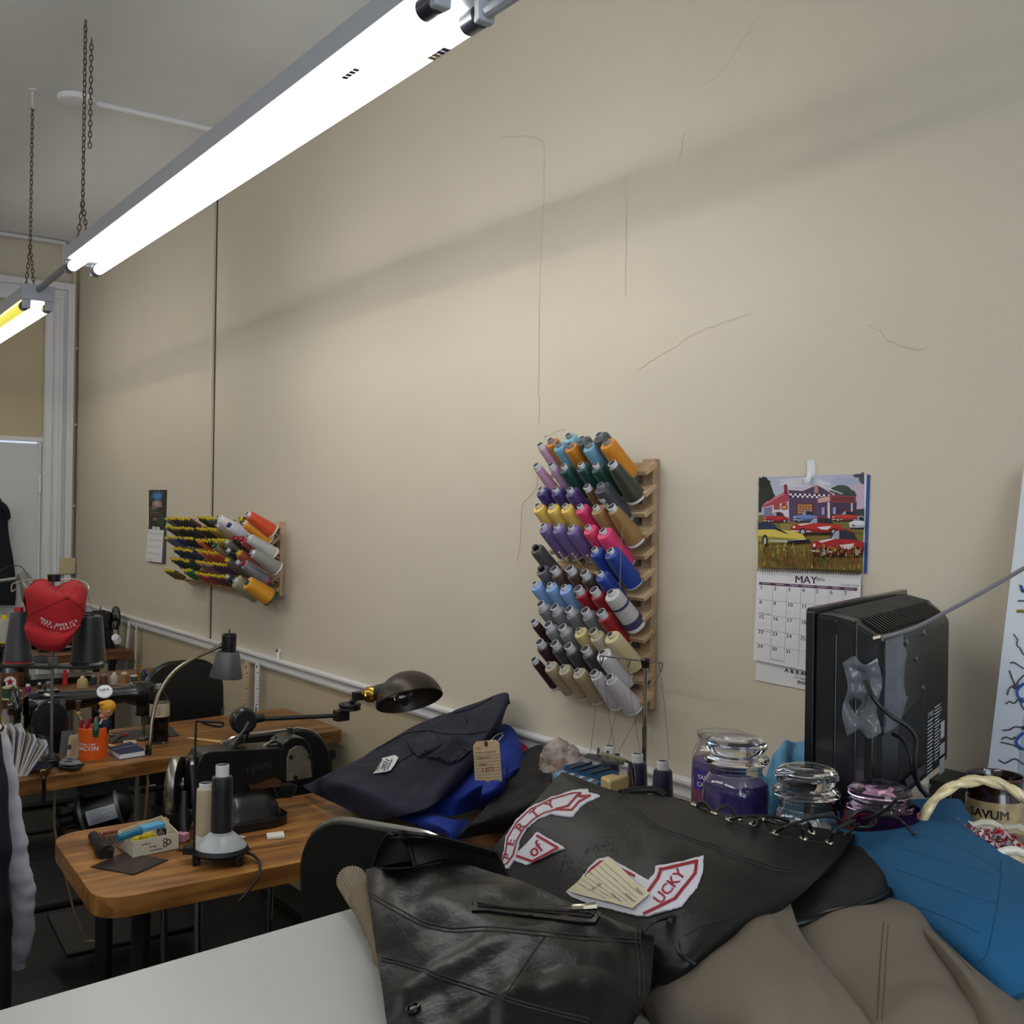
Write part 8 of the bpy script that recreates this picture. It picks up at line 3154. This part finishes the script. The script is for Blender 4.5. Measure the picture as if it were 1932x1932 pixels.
# spools standing on the brown table --------------------------------------------------------
def stand_spool(x, y0, y1, w, hexc, label, style='cone', core='i', cf=Q):
    u, v = cf(x, y1)
    p = Pz(u, v, TZ)
    k = (p - EYE).dot(FWD) / FPX * (cf(1, 0)[0] - cf(0, 0)[0])
    h = (y1 - y0) * k
    r = w * k / 2
    t = thing('thread_spool', label, 'thread spool', p, group='spools standing on the brown table')
    tm = thread_mat(hexc)
    cm_ = CORE[core]
    m = MB()
    if style == 'wood':
        m.lathe([(0, 0), (r, 0), (r, h * .10), (r * .7, h * .16), (r * .7, h * .17), (0, h * .17)], 24)
        m.lathe([(0, h * .83), (r * .7, h * .83), (r * .7, h * .84), (r, h * .90), (r, h), (r * .2, h), (0, h * .97)], 24)
        m.build('flange', mat('wooden_spool', 'b7a676', rough=.6) if core == 'i' else cm_, t)
        m = MB()
        m.lathe([(0, h * .15), (r * .82, h * .16), (r * .84, h * .5), (r * .82, h * .85), (0, h * .85)], 24)
        m.build('thread', tm, t)
    else:
        m.lathe([(0, h * .02), (r * .97, h * .02), (r, h * .05), (r * .97, h * .55), (r * .80, h * .72), (r * .42, h * .86), (0, h * .87)] if style == 'cone' else [(0, h * .03), (r * .9, h * .03), (r * .82, h * .78), (r * .5, h * .84), (0, h * .84)], 24)
        m.build('thread', tm, t)
        m = MB()
        m.lathe([(0, 0), (r * 1.02, 0), (r * 1.02, h * .02), (r * .4, h * .03), (r * .40, h * .98), (r * .3, h), (r * .2, h * .98), (0, h * .9)] if style == 'cone' else [(0, 0), (r, 0), (r, h * .03), (r * .55, h * .05), (r * .58, h * .98), (0, h * 1.0)], 20)
        m.build('core', cm_, t)
    return t


SPL = [(70, 838, 965, 105, '1c4a36', 'dark green spool with cream wooden flanges, leftmost on the brown table', 'wood', 'i'), (180, 872, 958, 78, '3a3222', 'small dark olive spool with pale flanges, next to the green one', 'wood', 'w'),
       (282, 806, 945, 74, '7a1560', 'magenta spool standing on the brown table, left of the handwheel', 'tube', 'w'), (398, 792, 905, 56, '3a0f34', 'dark purple spool with white top behind the handwheel', 'tube', 'w'), (490, 780, 905, 78, '4a5228', 'olive green spool just behind the stand rod', 'tube', 'g'),
       (657, 662, 812, 58, 'c21420', 'tall bright red spool standing behind the machine arm', 'tube', 'r'), (835, 728, 838, 108, 'b3a06a', 'wide cream cone behind the machine arm', 'cone', 'i'), (946, 714, 824, 76, '2b2f3c', 'slate blue spool between cream and brown spools', 'tube', 'g'),
       (1050, 702, 815, 92, '4d3220', 'dark brown spool left of the white one', 'tube', 'g'), (1155, 692, 805, 88, 'b3aa98', 'off white cone between the two brown spools', 'cone', 'w'), (1257, 685, 808, 98, '8a6238', 'wide tan spool right of the white cone', 'tube', 'i'),
       (1357, 720, 800, 78, '46523a', 'short green spool with white flanges', 'wood', 'w'), (1455, 665, 795, 84, '141c40', 'navy cone beside the head of the machine', 'cone', 'b'), (1650, 660, 785, 72, '8f6c1e', 'golden spool left of the cola bottle cap', 'tube', 'y'), (1738, 624, 770, 96, '5d5348', 'grey brown cone above the lamp neck', 'cone', 'i')]
for a_ in SPL:
    stand_spool(a_[0], a_[1], a_[2], a_[3], a_[4], a_[5], a_[6], a_[7])


def Q5(x, y):
    return 260 + x * .21739, 1160 + y * .21739


for a_ in [(365, 455, 570, 46, '9c1a24', 'red spool right of the grey brown cone, under the lamp neck', 'tube', 'r'), (450, 478, 555, 66, '12452e', 'green spool on pale foot, right of the lamp neck', 'wood', 'i'), (487, 465, 548, 44, '141a3c', 'slim navy spool near the right end of the brown table', 'tube', 'b'), (530, 438, 546, 62, '5a452e', 'brown spool, second from right end of the row', 'tube', 'i'), (572, 462, 545, 42, '3a6ab0', 'small light blue spool at the right end of the row', 'tube', 'w')]:
    stand_spool(*a_[:6], a_[6], a_[7], cf=Q5)
# maker's box with a star
p0, p1 = Tz(15, 850), Tz(185, 850)
t = thing('box', 'brown box with white arched label and red star on the brown table', 'box', p0)
hb_ = 26.5 * (p0 - EYE).dot(FWD) / FPX
bw = (p1 - p0)
m = MB()
bdv = FWD0 * .10
m.prism([p0 - bw * .15, p1, p1 + bdv, p0 - bw * .15 + bdv], (0, 0, hb_))
m.build('carton', mat('brown_carton', '6a3a1c', rough=.6), t, world=True)
m = MB()
nb2 = -FWD0 * .001
c0 = p0.lerp(p1, .52) + V((0, 0, hb_ * .10)) + nb2 * 1.5
ew = bw.normalized()
wl_ = bw.length * .36
arch = [c0 - ew * wl_, c0 + ew * wl_] + [c0 + ew * wl_ * math.cos(a_) + V((0, 0, hb_ * .38 + hb_ * .36 * math.sin(a_))) for a_ in [PI * k / 12 for k in range(13)]]
m.add(arch, [tuple(range(len(arch)))])
m.build('label', PAPER, t, world=True, smooth=False)
m = MB()
cs = c0 + V((0, 0, hb_ * .34)) + nb2
st_ = [cs + ew * (.020 if k % 2 == 0 else .009) * math.cos(PI / 2 + k * PI / 5) + V((0, 0, (.020 if k % 2 == 0 else .009) * math.sin(PI / 2 + k * PI / 5))) for k in range(10)]
m.add(st_ + [cs], [(k, (k + 1) % 10, 10) for k in range(10)])
m.build('star', HRED, t, world=True, smooth=False)
# spool cone standing on the machine of the brown table
p = Pd(7, 1212, 5.0)
put_spool(spool_meshes('palecone', .036, .028, .11, .014, .020, .006), Matrix.Translation(p), 'pale grey thread cone with yellow tip at the far left edge of the picture', 'a8a69a', 'y', None)
# grey work lamp at the far left
lp = Pd(58, 1104, 4.9)
t = thing('work_lamp', 'silver grey work lamp with bell shade at the far left, before the door', 'lamp', Pd(-70, 1300, 4.9))
axl = (UPV * .80 - RGT * .45 - FWD * .1).normalized()
kk = 4.9 / FPX
SIL = mat('silver_grey', '77776f', rough=.35, metal=.5)
cb2 = Pd(66, 1124, 4.9)
m = MB()
m.lathe([(24 * kk, 0), (24.5 * kk, .004), (17 * kk, 22 * kk), (15 * kk, 26 * kk), (13 * kk, 28 * kk), (11 * kk, 44 * kk), (8 * kk, 50 * kk), (0, 50 * kk), (0, 47 * kk), (10 * kk, 40 * kk), (22.5 * kk, .003)], 36, Matrix.Translation(cb2) @ axisM(axl), close=True)
m.build('bell_shade', SIL, t, world=True, angle=50)
m = MB()
m.tube([Pd(46, 1088, 4.9), Pd(30, 1092, 4.9), Pd(-10, 1098, 4.9), Pd(-60, 1110, 4.9), Pd(-72, 1180, 4.9), Pz(-72, 1300, TZ)], .009, 8, 4)
m.build('arm', SIL, t, world=True)
m = MB()
m.tube([Pd(50, 1080, 4.9), Pd(36, 1068, 4.9), Pd(10, 1072, 4.9), Pd(-12, 1090, 4.9), Pd(2, 1130, 4.9), Pd(16, 1090, 4.9)], .002, 6, 5)
m.build('flex', PLK, t, world=True)
# dark cloth on the brown table machine and on the farthest table
for k, (q, c, lab_) in enumerate((([[(55, 1240, 5.0), (80, 1236, 5.0), (98, 1242, 5.05)], [(52, 1248, 4.95), (80, 1246, 4.95), (100, 1250, 5.0)], [(54, 1262, 4.93), (80, 1262, 4.93), (98, 1262, 4.95)]], '2d2e36', 'dark slate cloth folded under the red cap on the brown table machine'),)):
    t = thing('cloth', lab_, 'cloth', Pd(80, 1262, 5.0))
    Cloth([[Pd(*p) for p in r_] for r_ in q], 16, 16, amp=.004, sc=20, seed=k + 3).mb(.006).build('cloth', mat('cloth_' + c, c, rough=.85), t, world=True)
t = thing('bobbins', 'stack of white bobbins beside the black wheel on the farthest table', 'bobbin', Px(222, 1208, -6.6))
for k in range(3):
    c = Px(219 + k * 2, 1204 + k * 3, -6.55)
    MB().lathe([(0, 0), (.022, 0), (.022, .004), (.012, .005), (.012, .010), (.022, .011), (.022, .015), (0, .015)], 18, Matrix.Translation(c) @ axisM((.6, -.6, .5))).build('bobbin', PLW, t, world=True)
# coat on the door
ct_ = thing('coat', 'dark coat with stand collar hanging on the white door at far left', 'coat', Py(10, 1140, 1.1))
xd = EX + .05
rows = []
for (v, ul, ur) in ((935, -60, -2), (962, -70, 12), (975, -75, 14), (1010, -80, 17), (1050, -85, 24), (1090, -85, 29), (1120, -80, 30), (1142, -70, 28)):
    rows.append([Px(ul + (ur - ul) * f, v, xd + .02 + .055 * math.sin(PI * min(1, f * .9 + .05)) ) for f in (0, .25, .5, .75, .92, 1)])
Cloth(rows, 40, 48, amp=.012, sc=7, seed=101, folds=((V((0, 1, 0)), 6, .012, .5),)).mb(.012).build('body', mat('dark_coat', '14171f', rough=.85, bump=.2, bsc=200), ct_, world=True)
m = MB()
m.tube([Px(-10, 945, xd + .05), Px(6, 955, xd + .06), Px(15, 974, xd + .05), Px(10, 985, xd + .055)], [.02, .022, .018, .01], 8, 4)
m.build('collar', MATS['dark_coat'], ct_, world=True)
# garments on the rail at the left edge -------------------------------------------------------
rl = thing('clothes_rail', 'steel clothes rail just outside the left edge, holding the white shirt and dark jacket', 'clothes rail', Pz(-70, 2200, 0))
DG = 2.75
ra, rb_ = Pd(-12, 1362, DG), Pd(-240, 1352, DG)
rz_ = 1.06
m = MB()
m.cyl(V((ra.x, ra.y, rz_)), V((rb_.x, rb_.y, rz_)), .011, 12)
m.build('bar', CHROME, rl, world=True)
for p in (V((ra.x, ra.y, 0)).lerp(V((rb_.x, rb_.y, 0)), .12), V((rb_.x, rb_.y, 0))):
    m = MB()
    m.cyl(p, p + V((0, 0, rz_)), .011, 12)
    m.box(p + V((0, 0, .02)), (.30, .04, .03))
    m.build('post', CHROME, rl, world=True)
WSH = mat('white_shirt_cloth', 'b4b3bd', rough=.85, bump=.2, bsc=300)
ws = thing('shirt', 'white shirt hanging at the left edge, its long sleeve down to the floor side', 'shirt', Pd(30, 1800, DG))
cen = [(-2, 1368, 14), (4, 1420, 17), (12, 1480, 20), (20, 1540, 21), (28, 1600, 22), (36, 1650, 24), (43, 1690, 23), (42, 1725, 20), (41, 1770, 20), (36, 1800, 18), (30, 1820, 14)]
rng = []
for k, (u, v, w_) in enumerate(cen):
    c = Pd(u, v, DG)
    wr = w_ * DG / FPX
    rng.append([c + RGT0 * (wr * math.cos(a_)) + FWD0 * (wr * .7 * math.sin(a_)) for a_ in [2 * PI * j / 24 for j in range(24)]])
cols_ = [spline([r_[j] for r_ in rng], 6) for j in range(24)]
rings = []
for i in range(len(cols_[0])):
    rr_ = []
    for j in range(24):
        p = cols_[j][i]
        d_ = (p - sum((cols_[k][i] for k in range(24)), V()) / 24)
        rr_.append(p + d_ * (.30 * noise.noise(p * 16) + .26 * noise.noise(V((p.x * 14, p.y * 14, p.z * 42 + p.x * 25)))))
    rings.append(rr_)
MB().loft(rings).build('sleeve', WSH, ws, world=True, angle=120)
MB().loft([[r_ + (sum(rings[-1], V()) / 24 - r_) * f + V((0, 0, dz)) for r_ in rings[-1]] for f, dz in ((-.06, .03), (-.10, .01), (-.08, -.01))]).build('cuff', WSH, ws, world=True)
Cloth([[Pd(-90, 1368, DG), Pd(-50, 1362, DG), Pd(-14, 1368, DG)], [Pd(-110, 1560, DG + .03), Pd(-50, 1560, DG - .04), Pd(-6, 1560, DG + .02)], [Pd(-120, 1780, DG + .03), Pd(-55, 1780, DG - .04), Pd(-4, 1790, DG + .02)]], 36, 36, amp=.02, sc=8, seed=111).mb(.01).build('body', WSH, ws, world=True)
dj = thing('jacket', 'dark navy jacket hanging at the very left edge in front of the white shirt', 'jacket', Pd(-10, 1900, DG - .12))
Cloth([[Pd(-120, 1372, DG - .12), Pd(-50, 1366, DG - .14), Pd(-10, 1372, DG - .12), Pd(2, 1385, DG - .10)], [Pd(-130, 1500, DG - .12), Pd(-50, 1500, DG - .18), Pd(0, 1500, DG - .14), Pd(12, 1505, DG - .10)], [Pd(-130, 1650, DG - .12), Pd(-50, 1650, DG - .18), Pd(4, 1650, DG - .15), Pd(17, 1655, DG - .10)],
       [Pd(-130, 1800, DG - .12), Pd(-50, 1800, DG - .18), Pd(8, 1800, DG - .15), Pd(22, 1800, DG - .10)], [Pd(-130, 1960, DG - .12), Pd(-50, 1960, DG - .18), Pd(6, 1960, DG - .15), Pd(20, 1960, DG - .10)]], 40, 56, amp=.008, sc=6, seed=113, folds=((V((1, .4, 0)), 5, .010, 1),)).mb(.012).build('body', mat('dark_jacket', '0f1118', rough=.8, bump=.2, bsc=200), dj, world=True)
m = MB()
m.tube([Pd(2, 1350, DG - .1), Pd(4, 1362, DG - .1), Pd(6, 1372, DG - .1), Pd(1, 1380, DG - .1)], .003, 6, 4)
m.build('brass_clip', BRASS, dj, world=True)
